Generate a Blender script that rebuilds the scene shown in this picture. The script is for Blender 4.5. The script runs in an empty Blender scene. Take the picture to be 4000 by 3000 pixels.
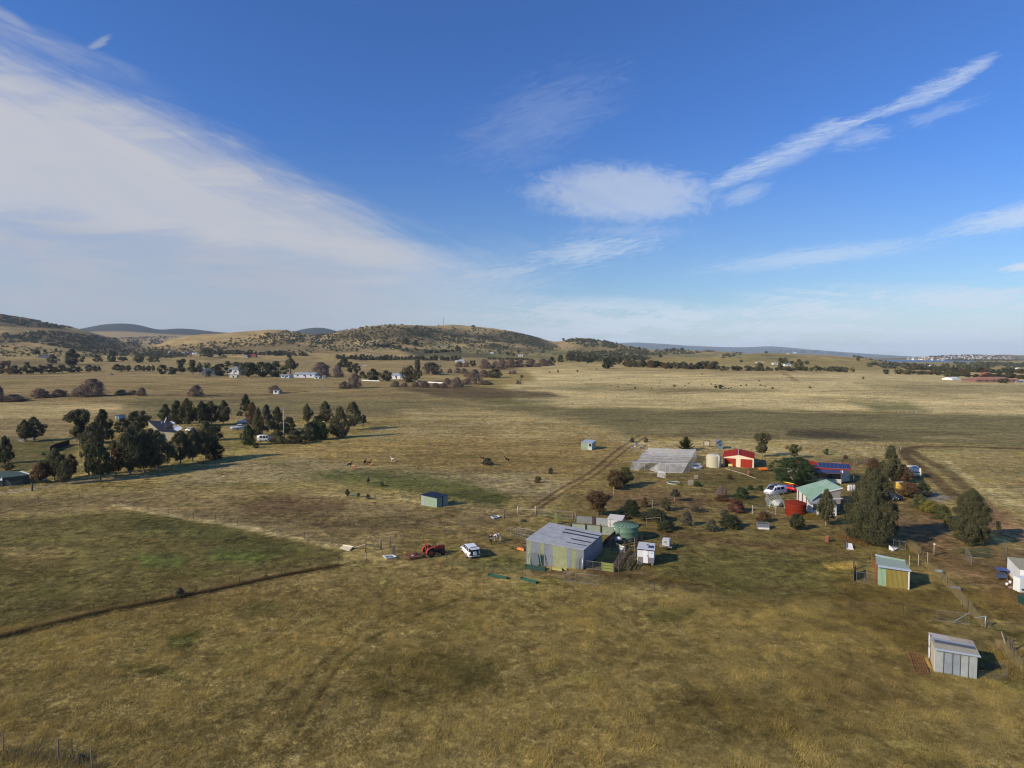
import bpy,bmesh,math,random
import numpy as np
from mathutils import Vector,Matrix
random.seed(7);np.random.seed(7)
scene=bpy.context.scene
COL=scene.collection
R_=math.radians
# ---------------------------------------------------------------- camera
F=2312.0;HC=29.0;PITCH=math.atan((1500-1390)/F)
cP,sP=math.cos(PITCH),math.sin(PITCH)
cd=bpy.data.cameras.new("camera");cam=bpy.data.objects.new("camera",cd);COL.objects.link(cam)
cd.sensor_width=36.0;cd.lens=36.0*F/4000.0;cd.clip_end=60000;cd.clip_start=0.5
cam.location=(0,0,HC);cam.rotation_euler=(math.pi/2-PITCH,0,0)
scene.camera=cam
scene.cycles.filter_width=1.15;scene.render.resolution_x=1024;scene.render.resolution_y=768
# ---------------------------------------------------------------- sun, exposure
SUN_EL=28.0;SH_DIR=28.0                    # shadows fall towards +x, turned 28 deg to +y
ld=bpy.data.lights.new("sun",'SUN');ld.energy=5.0;ld.angle=R_(0.5);ld.color=(1.0,0.86,0.67)
sun=bpy.data.objects.new("sun",ld);COL.objects.link(sun)
ldir=Vector((math.cos(R_(SH_DIR))*math.cos(R_(SUN_EL)),math.sin(R_(SH_DIR))*math.cos(R_(SUN_EL)),-math.sin(R_(SUN_EL))))
sun.rotation_euler=ldir.to_track_quat('-Z','Y').to_euler()
sun.location=(-60,-40,120)
vs=scene.view_settings;vs.view_transform='Standard';vs.look='None';vs.gamma=1;vs.exposure=0.0
# ---------------------------------------------------------------- world
W=bpy.data.worlds.new("World");scene.world=W;W.use_nodes=True
nt=W.node_tree;nt.nodes.clear()
class NB:
    """tiny node expression helper"""
    def __init__(s,nt):s.nt=nt
    def n(s,t,**k):
        nd=s.nt.nodes.new(t)
        for a,b in k.items():setattr(nd,a,b)
        return nd
    def L(s,a,b):s.nt.links.new(a,b)
    def put(s,sock,v):
        if isinstance(v,(int,float)):sock.default_value=v
        elif isinstance(v,(tuple,list)):sock.default_value=v
        else:s.L(v,sock)
    def m(s,op,a,b=0.0,c=None,clamp=False):
        nd=s.n('ShaderNodeMath',operation=op);nd.use_clamp=clamp
        s.put(nd.inputs[0],a);s.put(nd.inputs[1],b)
        if c is not None:s.put(nd.inputs[2],c)
        return nd.outputs[0]
    def add(s,a,b):return s.m('ADD',a,b)
    def sub(s,a,b):return s.m('SUBTRACT',a,b)
    def mul(s,a,b):return s.m('MULTIPLY',a,b)
    def mx(s,a,b):return s.m('MAXIMUM',a,b)
    def step(s,x,e0,e1,lo=0.0,hi=1.0):
        nd=s.n('ShaderNodeMapRange',interpolation_type='SMOOTHSTEP')
        s.put(nd.inputs[0],x)
        for i,v in enumerate((e0,e1,lo,hi)):s.put(nd.inputs[i+1],v)
        return nd.outputs[0]
    def vec(s,x,y,z=0.0):
        nd=s.n('ShaderNodeCombineXYZ')
        for i,v in enumerate((x,y,z)):s.put(nd.inputs[i],v)
        return nd.outputs[0]
    def noise(s,v,scale,detail=4,rough=0.55,dist=0.0,lac=2.0):
        nd=s.n('ShaderNodeTexNoise');s.L(v,nd.inputs['Vector'])
        nd.inputs['Scale'].default_value=scale;nd.inputs['Detail'].default_value=detail
        nd.inputs['Roughness'].default_value=rough;nd.inputs['Distortion'].default_value=dist
        nd.inputs['Lacunarity'].default_value=lac
        return nd.outputs[0]
    def mix(s,f,a,b,blend='MIX'):
        nd=s.n('ShaderNodeMix',data_type='RGBA',blend_type=blend)
        s.put(nd.inputs[0],f)
        for i,v in((6,a),(7,b)):
            if isinstance(v,tuple)and len(v)==3:v=(*v,1)
            s.put(nd.inputs[i],v)
        return nd.outputs[2]
    def curve(s,x,pts,x0,x1,y0,y1):
        nd=s.n('ShaderNodeFloatCurve')
        s.put(nd.inputs[1],s.m('DIVIDE',s.sub(x,x0),x1-x0,clamp=True))
        c=nd.mapping.curves[0];q=[((a-x0)/(x1-x0),(b-y0)/(y1-y0))for a,b in pts]
        c.points[0].location=q[0];c.points[1].location=q[-1]
        for p in q[1:-1]:c.points.new(*p)
        nd.mapping.update()
        return s.add(s.mul(nd.outputs[0],y1-y0),y0)
B=NB(nt)
sky=B.n('ShaderNodeTexSky',sky_type='NISHITA');sky.sun_disc=False
sky.sun_elevation=R_(SUN_EL);sky.sun_rotation=R_(180+90-SH_DIR+0)
sky.altitude=50;sky.air_density=1.0;sky.dust_density=0.6;sky.ozone_density=2.0
tc=B.n('ShaderNodeTexCoord');sx=B.n('ShaderNodeSeparateXYZ');B.L(tc.outputs['Generated'],sx.inputs[0])
dy=B.mx(sx.outputs[1],0.02)
U=B.m('DIVIDE',sx.outputs[0],dy);V=B.m('DIVIDE',sx.outputs[2],dy)     # direction on the sky
X=B.add(B.mul(U,F/1.8084),1106.0);Yv=B.sub(768.6,B.mul(V,F/1.8084*1.0))
el=B.m('DIVIDE',1.0,B.add(B.mx(sx.outputs[2],0.0),0.10))
cl=B.vec(B.mul(sx.outputs[0],el),B.mul(sx.outputs[1],el),0.0)            # a cloud deck overhead
def rotv(ang,sxx,syy):
    c,s_=math.cos(ang),math.sin(ang)
    xr=B.add(B.mul(X,c/100*sxx),B.mul(Yv,s_/100*sxx));yr=B.add(B.mul(X,-s_/100*syy),B.mul(Yv,c/100*syy))
    return B.vec(xr,yr,0.0)
n_soft=B.noise(rotv(0.45,0.12,0.55),1.0,6,0.6,0.4)
n_fine=B.noise(rotv(0.35,0.35,1.6),1.0,7,0.65,0.6)
n_hor=B.noise(rotv(0.03,0.35,2.4),1.0,6,0.6,0.5)
n_wisp=B.noise(rotv(-0.30,1.0,4.2),1.0,8,0.72,1.6)
n_fib=B.noise(rotv(-0.22,1.6,11.0),1.0,8,0.75,1.2)
n_fib2=B.noise(rotv(0.42,0.8,7.0),1.0,8,0.72,0.8)
n_lump=B.noise(rotv(0.0,2.2,3.6),1.0,8,0.7,0.8)
def c_(n,k):return B.mul(B.sub(n,0.5),k)
up=B.curve(X,[(-600,-120),(0,118),(250,200),(450,292),(650,392),(800,470),(900,528),(1000,560),(1300,590)],-600,1300,-200,800)
dA=B.add(B.sub(Yv,up),B.add(c_(n_soft,150),B.add(c_(n_fine,80),c_(n_fib2,90))))
lo=B.curve(X,[(-600,320),(0,470),(300,515),(550,560),(760,600),(900,560),(1300,500)],-600,1300,-200,800)
dL=B.add(B.sub(lo,Yv),B.add(c_(n_soft,60),c_(n_hor,50)))
bank=B.mul(B.mul(B.step(dA,-50,130),B.step(X,1010,780)),B.step(dL,-25,45))
veil=B.mul(B.mul(B.step(dA,-60,60),B.step(B.add(X,c_(n_fib,500)),1300,850)),B.add(0.68,B.mul(B.step(n_hor,.38,.62),.24)))
top=B.curve(X,[(-600,-160),(0,68),(180,135),(320,195),(420,240),(1300,700)],-600,1300,-200,800)
edge=B.mul(B.step(B.m('ABSOLUTE',B.add(B.sub(Yv,top),c_(n_fine,40))),42,5),B.mul(B.step(X,480,150),B.step(n_fine,0.35,0.6,0.15,0.42)))
def blob(cx,cy,rx,ry,ang,nz,k,soft=0.5,flat=0.0):
    c,s_=math.cos(ang),math.sin(ang)
    x=B.sub(X,cx);y=B.sub(Yv,cy)
    a=B.mul(B.add(B.mul(x,c),B.mul(y,s_)),1/rx);b=B.mul(B.add(B.mul(x,-s_),B.mul(y,c)),1/ry)
    r=B.m('SQRT',B.add(B.mul(a,a),B.mul(b,b)))
    return B.step(B.add(r,c_(nz,k)),1.15,1.15-soft)
lens=B.mul(blob(1340,424,210,66,0.03,n_lump,1.0,0.7),B.step(n_fine,0.2,0.6,0.75,1.05))
lens=B.mx(lens,B.mul(blob(1600,425,66,26,-0.30,n_wisp,2.4,1.0),0.6))
lens=B.mx(lens,B.mul(blob(1350,502,150,18,0.0,n_wisp,2.6,1.1),0.4))
axis=B.curve(X,[(1480,432),(1560,396),(1640,362),(1720,325),(1800,284),(1880,258),(1960,224),(2040,188),(2130,138),(2400,60)],1480,2400,0,500)
thk=B.curve(X,[(1480,12),(1560,20),(1660,32),(1740,36),(1800,26),(1850,13),(1900,15),(1990,30),(2060,24),(2120,12),(2150,2),(2400,2)],1480,2400,0,60)
sd=B.m('DIVIDE',B.m('ABSOLUTE',B.add(B.sub(Yv,axis),B.add(c_(n_wisp,46),c_(n_fib,30)))),thk)
st=B.mul(B.mul(B.step(sd,1.15,0.1),B.step(n_fib,0.30,0.62,0.35,1.1)),B.mul(B.step(X,1490,1560),B.step(X,2150,2090)))
st=B.mx(st,B.mul(blob(1850,305,85,24,-0.25,n_wisp,3.2,1.1),0.62))
st=B.mx(st,B.mul(blob(1990,262,100,18,-0.3,n_wisp,3.4,1.1),0.4))
wis=B.mx(B.mul(blob(1030,598,170,26,-0.12,n_fib,2.6,1.1),0.62),B.mul(blob(1270,545,170,34,-0.15,n_fib,3.6,1.3),0.55))
wis=B.mx(wis,B.mul(blob(1760,556,300,24,-0.12,n_fib,2.0,1.1),0.46))
wis=B.mx(wis,B.mul(blob(2200,468,210,30,-0.20,n_fib,2.0,1.0),0.62))
wis=B.mx(wis,B.mul(blob(2210,578,70,10,-0.1,n_wisp,1.6,0.8),0.85))
wis=B.mx(wis,B.mul(blob(1160,270,230,90,-0.4,n_wisp,2.0,1.3),0.16))
wis=B.mx(wis,B.mul(blob(238,110,30,10,-0.5,n_wisp,2.0,0.9),0.45))
wis=B.mx(wis,B.mul(blob(40,55,90,14,0.5,n_fine,1.6,0.9),0.45))
hz0=B.curve(X,[(-600,560),(700,600),(1100,625),(1250,640),(1500,652),(1700,622),(2000,612),(2300,610),(3000,600)],-600,3000,400,800)
dh=B.add(B.sub(Yv,hz0),B.add(c_(n_hor,90),c_(n_fib,40)))
band=B.mul(B.step(dh,-6,40),B.add(0.24,B.add(B.mul(B.step(B.add(n_hor,c_(n_fib,.6)),0.42,0.57),0.50),B.mul(B.step(Yv,640,740),0.22))))
cov=B.mx(B.mx(B.mul(bank,B.add(0.90,c_(n_soft,0.5))),veil),B.mx(B.mul(lens,0.56),B.mx(B.mul(st,0.50),B.mx(wis,B.mx(edge,band)))))
cov=B.m('MINIMUM',cov,0.95)
skyc=B.mix(1.0,sky.outputs[0],B.mix(B.step(V,0.42,0.0),(0.44,0.84,1.52),(0.84,1.0,1.16)),'MULTIPLY')
gam=B.n('ShaderNodeGamma');B.L(skyc,gam.inputs[0]);gam.inputs[1].default_value=1.0
CLB=1.0
bright=B.mix(B.m('MAXIMUM',bank,B.mul(lens,0.35)),B.mix(B.step(X,600,1500),(4.65,4.95,5.7,1),(6.8,7.7,8.9,1)),(5.7,5.75,6.1))
col=B.mix(cov,gam.outputs[0],bright)
bg=B.n('ShaderNodeBackground');B.L(col,bg.inputs[0]);bg.inputs[1].default_value=0.10
out=B.n('ShaderNodeOutputWorld');B.L(bg.outputs[0],out.inputs[0])

# ---------------------------------------------------------------- pixel <-> place
def zm(k,x,y):
    """survey sheets: (origin, scale) of the enlargements the survey was read from"""
    x0,y0,s={'A':(2350,1680,.31646),'B':(2850,1680,.31646),'C':(3300,1680,.31646),'D':(1950,1960,.31646),
        'E':(1250,1900,.31646),'F':(3300,2100,.36157),'L':(0,1550,.31646),'M':(700,1500,.36166),'W':(1500,2050,.27125),
        'Q1':(0,1150,.45208),'Q2':(1000,1150,.45208),'Q3':(2000,1150,.45208),'Q4':(3000,1150,.45208),
        'H1':(0,1150,.27125),'H2':(600,1200,.27125),'H3':(1200,1200,.27125),'H4':(1700,1200,.27125),'H5':(2200,1250,.27125),
        'H6':(2800,1300,.27125),'H7':(3400,1300,.27125),'S':(3200,2050,.36166),'K':(0,2100,.63291),'N':(2400,1700,.15823),
        'V':(0,0,1.80832),'P':(0,0,1.0),'X':(3800,2100,.18083)}[k]
    return x0+x*s,y0+y*s
def ray(px,py):
    a=(px-2000)/F;b=(1500-py)/F;y=cP+b*sP
    return a/y,(-sP+b*cP)/y            # x/Y, (z-HC)/Y
def G(px,py,z=0.0):
    u,s=ray(px,py);Y=(z-HC)/s
    return Vector((u*Y,Y,z))
def GZ(k,x,y,z=0.0):return G(*zm(k,x,y),z)
def topz(p,py):
    """height at which a vertical above p reaches image row py"""
    return HC+ray(2000,py)[1]*p.y
def m_per_px(Y):return Y/F

# ---------------------------------------------------------------- terrain
PXS=np.arange(-1400,5401,20.0)
US=(PXS-2000)/F/cP
def ring(Y,pts):
    ks=sorted(pts);zz=[]
    for k in ks:
        v=pts[k];zz.append(HC+ray(k,v)[1]*Y if v>1000 else float(v))
    z=np.interp(PXS,ks,zz)
    kk=np.array([1,2,3,2,1])/9.0
    z2=np.convolve(np.pad(z,2,mode='edge'),kk,'valid')
    return z2
RINGS=[
 (1.0,{0:0.0}),(330.0,{0:0.0}),
 (560,{0:1487,600:1482,1200:1488,1700:1488,2200:1482,2800:1474,3400:1482,3700:1492,4000:1495}),
 (800,{0:1446,600:1441,1200:1448,1700:1445,2000:1440,2300:1434,2800:1433,3100:1440,3400:1452,3700:1466,4000:1468}),
 (1150,{0:1408,400:1412,600:1402,1000:1399,1400:1409,2000:1413,2300:1411,2800:1408,3000:1420,3400:1434,3600:1440,4000:1442}),
 (1500,{0:1318,200:1338,400:1375,600:1380,800:1372,1000:1364,1200:1352,1400:1347,1700:1371,2000:1374,2200:1378,2400:1385,2640:1398,2850:1390,2960:1379,3100:1381,3250:1388,3350:1398,3450:1412,3560:1424,4000:1428}),
 (1900,{-300:1235,0:1255,100:1268,200:1282,330:1301,450:1338,560:1358,610:1348,654:1335,708:1322,752:1310,850:1298,1000:1288,1090:1283,1180:1298,1260:1308,1350:1290,1440:1272,1560:1263,1650:1276,1750:1300,1900:1325,2050:1345,2150:1360,2250:1352,2400:1368,2600:1385,2800:1395,3000:1398,3300:1402,3500:1418,4000:1420}),
 (2400,{-300:1205,0:1226,100:1240,200:1262,330:1288,400:1312,560:1352,700:1352,900:1318,1100:1305,1200:1312,1300:1308,1500:1290,1650:1278,1730:1270,1850:1279,2000:1291,2100:1317,2165:1345,2210:1332,2260:1321,2330:1330,2450:1353,2560:1371,2700:1371,2850:1375,2950:1385,3100:1398,3300:1410,3500:1415,4000:1415}),
 (3200,{0:1310,300:1325,420:1336,560:1346,700:1346,1000:1330,1500:1340,2000:1350,2200:1370,2500:1388,2900:1396,3300:0.0,3380:-7.0,3760:-7.0,3860:2.0,4200:4.0}),
 (4000,{0:1325,420:1322,700:1330,1000:1330,2000:1360,2500:1391,3200:1398,3400:-7,3640:-7,3760:4.0,4200:6.0}),
 (5000,{0:1310,300:1306,380:1299,500:1300,600:1305,700:1312,800:1315,1000:1320,2000:1370,2500:1392,3300:-7,3420:-7,3480:1400,3600:1395,3700:1390,3800:1387,3900:1391,3960:1398,4200:1400}),
 (7500,{0:1300,200:1300,330:1290,400:1273,480:1267,560:1275,625:1297,690:1286,760:1290,860:1302,1000:1310,1130:1305,1190:1286,1240:1281,1290:1285,1340:1305,2000:1375,2500:1392,3200:1396,3700:1396,3820:1395,3900:1384,3960:1386,4100:1390}),
 (12000,{0:1375,2300:1388,2500:1391,3200:-8,4200:-8}),
 (20000,{0:1375,1400:1372,2200:1352,2400:1342,2480:1338,2600:1345,2700:1352,2850:1357,2930:1357,3000:1352,3060:1356,3150:1365,3300:1376,3500:1389,3600:-8,4200:-8}),
 (26000,{0:-9})]
LY=np.log(np.array([r[0]for r in RINGS]));RZ=np.array([ring(*r)for r in RINGS])
def pchip(xk,yk,x):
    h=np.diff(xk)[:,None];d=np.diff(yk,axis=0)/h
    m=np.zeros_like(yk);a,b=d[:-1],d[1:]
    ok=a*b>0
    with np.errstate(divide='ignore',invalid='ignore'):m[1:-1]=np.where(ok,2*a*b/(a+b),0)
    m[-1]=d[-1];i=np.clip(np.searchsorted(xk,x)-1,0,len(xk)-2)
    hh=h[i];t=((x-xk[i])[:,None])/hh
    return(2*t**3-3*t**2+1)*yk[i]+(t**3-2*t**2+t)*hh*m[i]+(-2*t**3+3*t**2)*yk[i+1]+(t**3-t**2)*hh*m[i+1]
_perm=np.random.RandomState(3).rand(256,256)
def vnoise(x,y):
    xi=np.floor(x).astype(int);yi=np.floor(y).astype(int);fx=x-xi;fy=y-yi
    fx=fx*fx*(3-2*fx);fy=fy*fy*(3-2*fy);g=lambda a,b:_perm[a%256,b%256]
    return(g(xi,yi)*(1-fx)+g(xi+1,yi)*fx)*(1-fy)+(g(xi,yi+1)*(1-fx)+g(xi+1,yi+1)*fx)*fy
def fbm(x,y,o=4):
    s=0;a=.5
    for i in range(o):s=s+a*(vnoise(x+17*i,y+31*i)-.5);x=x*2.03;y=y*2.03;a*=.5
    return s
YROWS=np.unique(np.concatenate([np.linspace(4,36,20),np.exp(np.linspace(math.log(38),math.log(350),330)),
    np.exp(np.linspace(math.log(352),math.log(2700),300)),np.exp(np.linspace(math.log(2730),math.log(26000),110))]))
UCOLS=np.unique(np.concatenate([np.linspace(-1.15,-.95,30),np.linspace(-.95,.95,900),np.linspace(.95,1.15,30)]))
def terrain_grid(Yr,Uc):
    zz=pchip(LY,RZ,np.log(Yr))
    out=np.array([np.interp(Uc,US,row)for row in zz])
    YY,UU=np.meshgrid(Yr,Uc,indexing='ij');XX=YY*UU
    amp=np.clip((YY-420)/700,0,1)*np.clip(1-(YY-2600)/1500,.25,1)*np.clip((out-6)/25,0,1)
    out=out+amp*(15*fbm(XX/210,YY/210,4)+9.0*np.abs(fbm(XX/95+9,YY/120,3))*-1.6+2.5*fbm(XX/38,YY/38,3))
    return XX,YY,out
GX,GY,GZZ=terrain_grid(YROWS,UCOLS)
LYR=np.log(YROWS)
def zat(x,y):
    y=max(y,4.01);i=int(np.clip(np.searchsorted(YROWS,y)-1,0,len(YROWS)-2));t=(y-YROWS[i])/(YROWS[i+1]-YROWS[i])
    u=x/y
    a=np.interp(u,UCOLS,GZZ[i]);b=np.interp(u,UCOLS,GZZ[i+1])
    return float(a*(1-t)+b*t)
def at(px,py,far=None):
    """ground point seen at a survey position; far: shift the search to start beyond that depth"""
    u,s=ray(px,py)
    j=int(np.clip(np.searchsorted(UCOLS,u),1,len(UCOLS)-1));w=(u-UCOLS[j-1])/(UCOLS[j]-UCOLS[j-1])
    zc=GZZ[:,j-1]*(1-w)+GZZ[:,j]*w;sl=(zc-HC)/YROWS
    ok=sl>=s
    if far:ok&=YROWS>far
    if ok.any():
        k=int(np.argmax(ok))
        if k>0 and sl[k-1]<s:
            t=(s-sl[k-1])/(sl[k]-sl[k-1]);Y=YROWS[k-1]+t*(YROWS[k]-YROWS[k-1])
        else:Y=YROWS[k]
        if Y<330:Y=(0-HC)/s
    else:
        sl2=np.where(YROWS<6000,sl,-9);k=int(np.argmax(sl2));Y=YROWS[k]
    return Vector((u*Y,Y,zat(u*Y,Y)if Y>=330 else 0.0))
# ---------------------------------------------------------------- materials
MATS={}
def new_mat(name):
    m=bpy.data.materials.new(name);m.use_nodes=True;m.node_tree.nodes.clear()
    b=NB(m.node_tree);p=b.n('ShaderNodeBsdfPrincipled');o=b.n('ShaderNodeOutputMaterial')
    b.L(p.outputs[0],o.inputs[0]);MATS[name]=m
    return m,b,p
def mat(name,col,rough=0.7,metal=0.0,var=0.15,scale=2.0,stripe=None,spec=0.3,dirt=None):
    """plain painted/worn surface: colour, broad wear by noise, optional corrugation along an axis"""
    if name in MATS:return MATS[name]
    m,b,p=new_mat(name)
    t=b.n('ShaderNodeTexCoord');g=b.n('ShaderNodeNewGeometry')
    n=b.noise(g.outputs['Position'],scale,5,0.65)
    st_=b.n('ShaderNodeVectorMath',operation='MULTIPLY');b.L(g.outputs['Position'],st_.inputs[0]);st_.inputs[1].default_value=(3.0,3.0,.45)
    v=b.add(1.0,b.add(b.mul(b.sub(n,0.5),2*var),b.mul(b.sub(b.noise(st_.outputs[0],1.3,5,.7),.5),var*1.6)))
    c=b.mix(1.0,(*col,1),b.vec(v,v,v),'MULTIPLY')
    if dirt:
        n2=b.noise(g.outputs['Position'],scale*.35,6,0.7)
        c=b.mix(b.step(n2,0.5,0.68,0.0,dirt[1]),c,(*dirt[0],1))
    if stripe:
        d,fr,amt=stripe
        vm=b.n('ShaderNodeVectorMath',operation='DOT_PRODUCT');b.L(g.outputs['Position'],vm.inputs[0]);vm.inputs[1].default_value=d
        s_=b.m('SINE',b.mul(vm.outputs['Value'],fr*4.4*math.pi))
        bp=b.n('ShaderNodeBump');bp.inputs['Strength'].default_value=amt*.6;bp.inputs['Distance'].default_value=0.03
        b.L(s_,bp.inputs['Height']);b.L(bp.outputs[0],p.inputs['Normal'])
        k=b.add(0.95,b.mul(s_,0.05));c=b.mix(1.0,c,b.vec(k,k,k),'MULTIPLY')
    b.L(c,p.inputs['Base Color']);p.inputs['Roughness'].default_value=rough;p.inputs['Metallic'].default_value=metal
    p.inputs['Specular IOR Level'].default_value=spec
    return m
def tag(o,label=None,cat=None,group=None,kind=None):
    if label:o['label']=label
    if cat:o['category']=cat
    if group:o['group']=group
    if kind:o['kind']=kind
    return o
def mesh_np(name,v,faces_flat,fsize,mats=(),col=None,smooth=False,matidx=None):
    me=bpy.data.meshes.new(name);nf=len(faces_flat)//fsize
    me.vertices.add(len(v));me.vertices.foreach_set('co',np.asarray(v,np.float32).ravel())
    me.loops.add(nf*fsize);me.loops.foreach_set('vertex_index',np.asarray(faces_flat,np.int32).ravel())
    me.polygons.add(nf);me.polygons.foreach_set('loop_start',np.arange(0,nf*fsize,fsize,dtype=np.int32))
    if matidx is not None:me.polygons.foreach_set('material_index',np.asarray(matidx,np.int32))
    if smooth:me.polygons.foreach_set('use_smooth',np.ones(nf,bool))
    me.update(calc_edges=True)
    if col is not None:
        a=me.color_attributes.new('Tone','FLOAT_COLOR','POINT');c4=np.ones((len(v),4),np.float32);c4[:,:3]=col
        a.data.foreach_set('color',c4.ravel())
    for m in mats:me.materials.append(m)
    return me
def link(name,me,parent=None):
    o=bpy.data.objects.new(name,me);COL.objects.link(o)
    if parent:o.parent=parent
    return o
# ---------------------------------------------------------------- paddock tones on the ground
def srgb(r,g,b):
    f=lambda c:(c/255/12.92)if c<=10 else((c/255+.055)/1.055)**2.4
    return np.array([f(r),f(g),f(b)])
K_ALB=1.33        # sunlit albedo for a given picture value
STRAW=srgb(168,151,104)*K_ALB;STRAW2=srgb(158,141,94)*K_ALB;TAN=srgb(128,112,74)*K_ALB;OLIVE=srgb(103,95,60)*K_ALB
DRY=srgb(132,117,69)*K_ALB;GREEN=srgb(74,78,36)*K_ALB;LUSH=srgb(70,92,34)*K_ALB;BROWN=srgb(84,66,42)*K_ALB;EARTH=srgb(92,72,50)*K_ALB
DARK=srgb(70,62,42)*K_ALB;GREY=srgb(128,122,112)*K_ALB;HILL=srgb(138,120,82)*K_ALB;VINE=srgb(72,70,46)*K_ALB;WOODF=srgb(72,66,46)*K_ALB
BLUEW=srgb(46,54,52)*K_ALB;YEL=srgb(165,140,70)*K_ALB
def to_px(x,y,z):
    s=(z-HC)/y;u=x/y;b=(sP+s*cP)/(cP-s*sP)
    return 2000+F*u*(cP+b*sP),1500-F*b
def inpoly(px,py,poly):
    ins=np.zeros(px.shape,bool);d=np.full(px.shape,1e9);n=len(poly)
    for i in range(n):
        x1,y1=poly[i];x2,y2=poly[(i+1)%n]
        c=((y1>py)!=(y2>py))&(px<(x2-x1)*(py-y1)/((y2-y1)or 1e-9)+x1);ins^=c
        L2=(x2-x1)**2+(y2-y1)**2 or 1e-9;t=np.clip(((px-x1)*(x2-x1)+(py-y1)*(y2-y1))/L2,0,1)
        d=np.minimum(d,np.hypot(px-x1-t*(x2-x1),py-y1-t*(y2-y1)))
    return np.where(ins,d,-d)
Vv=lambda*p:[(a*1.80832,b*1.80832)for a,b in p]
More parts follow.
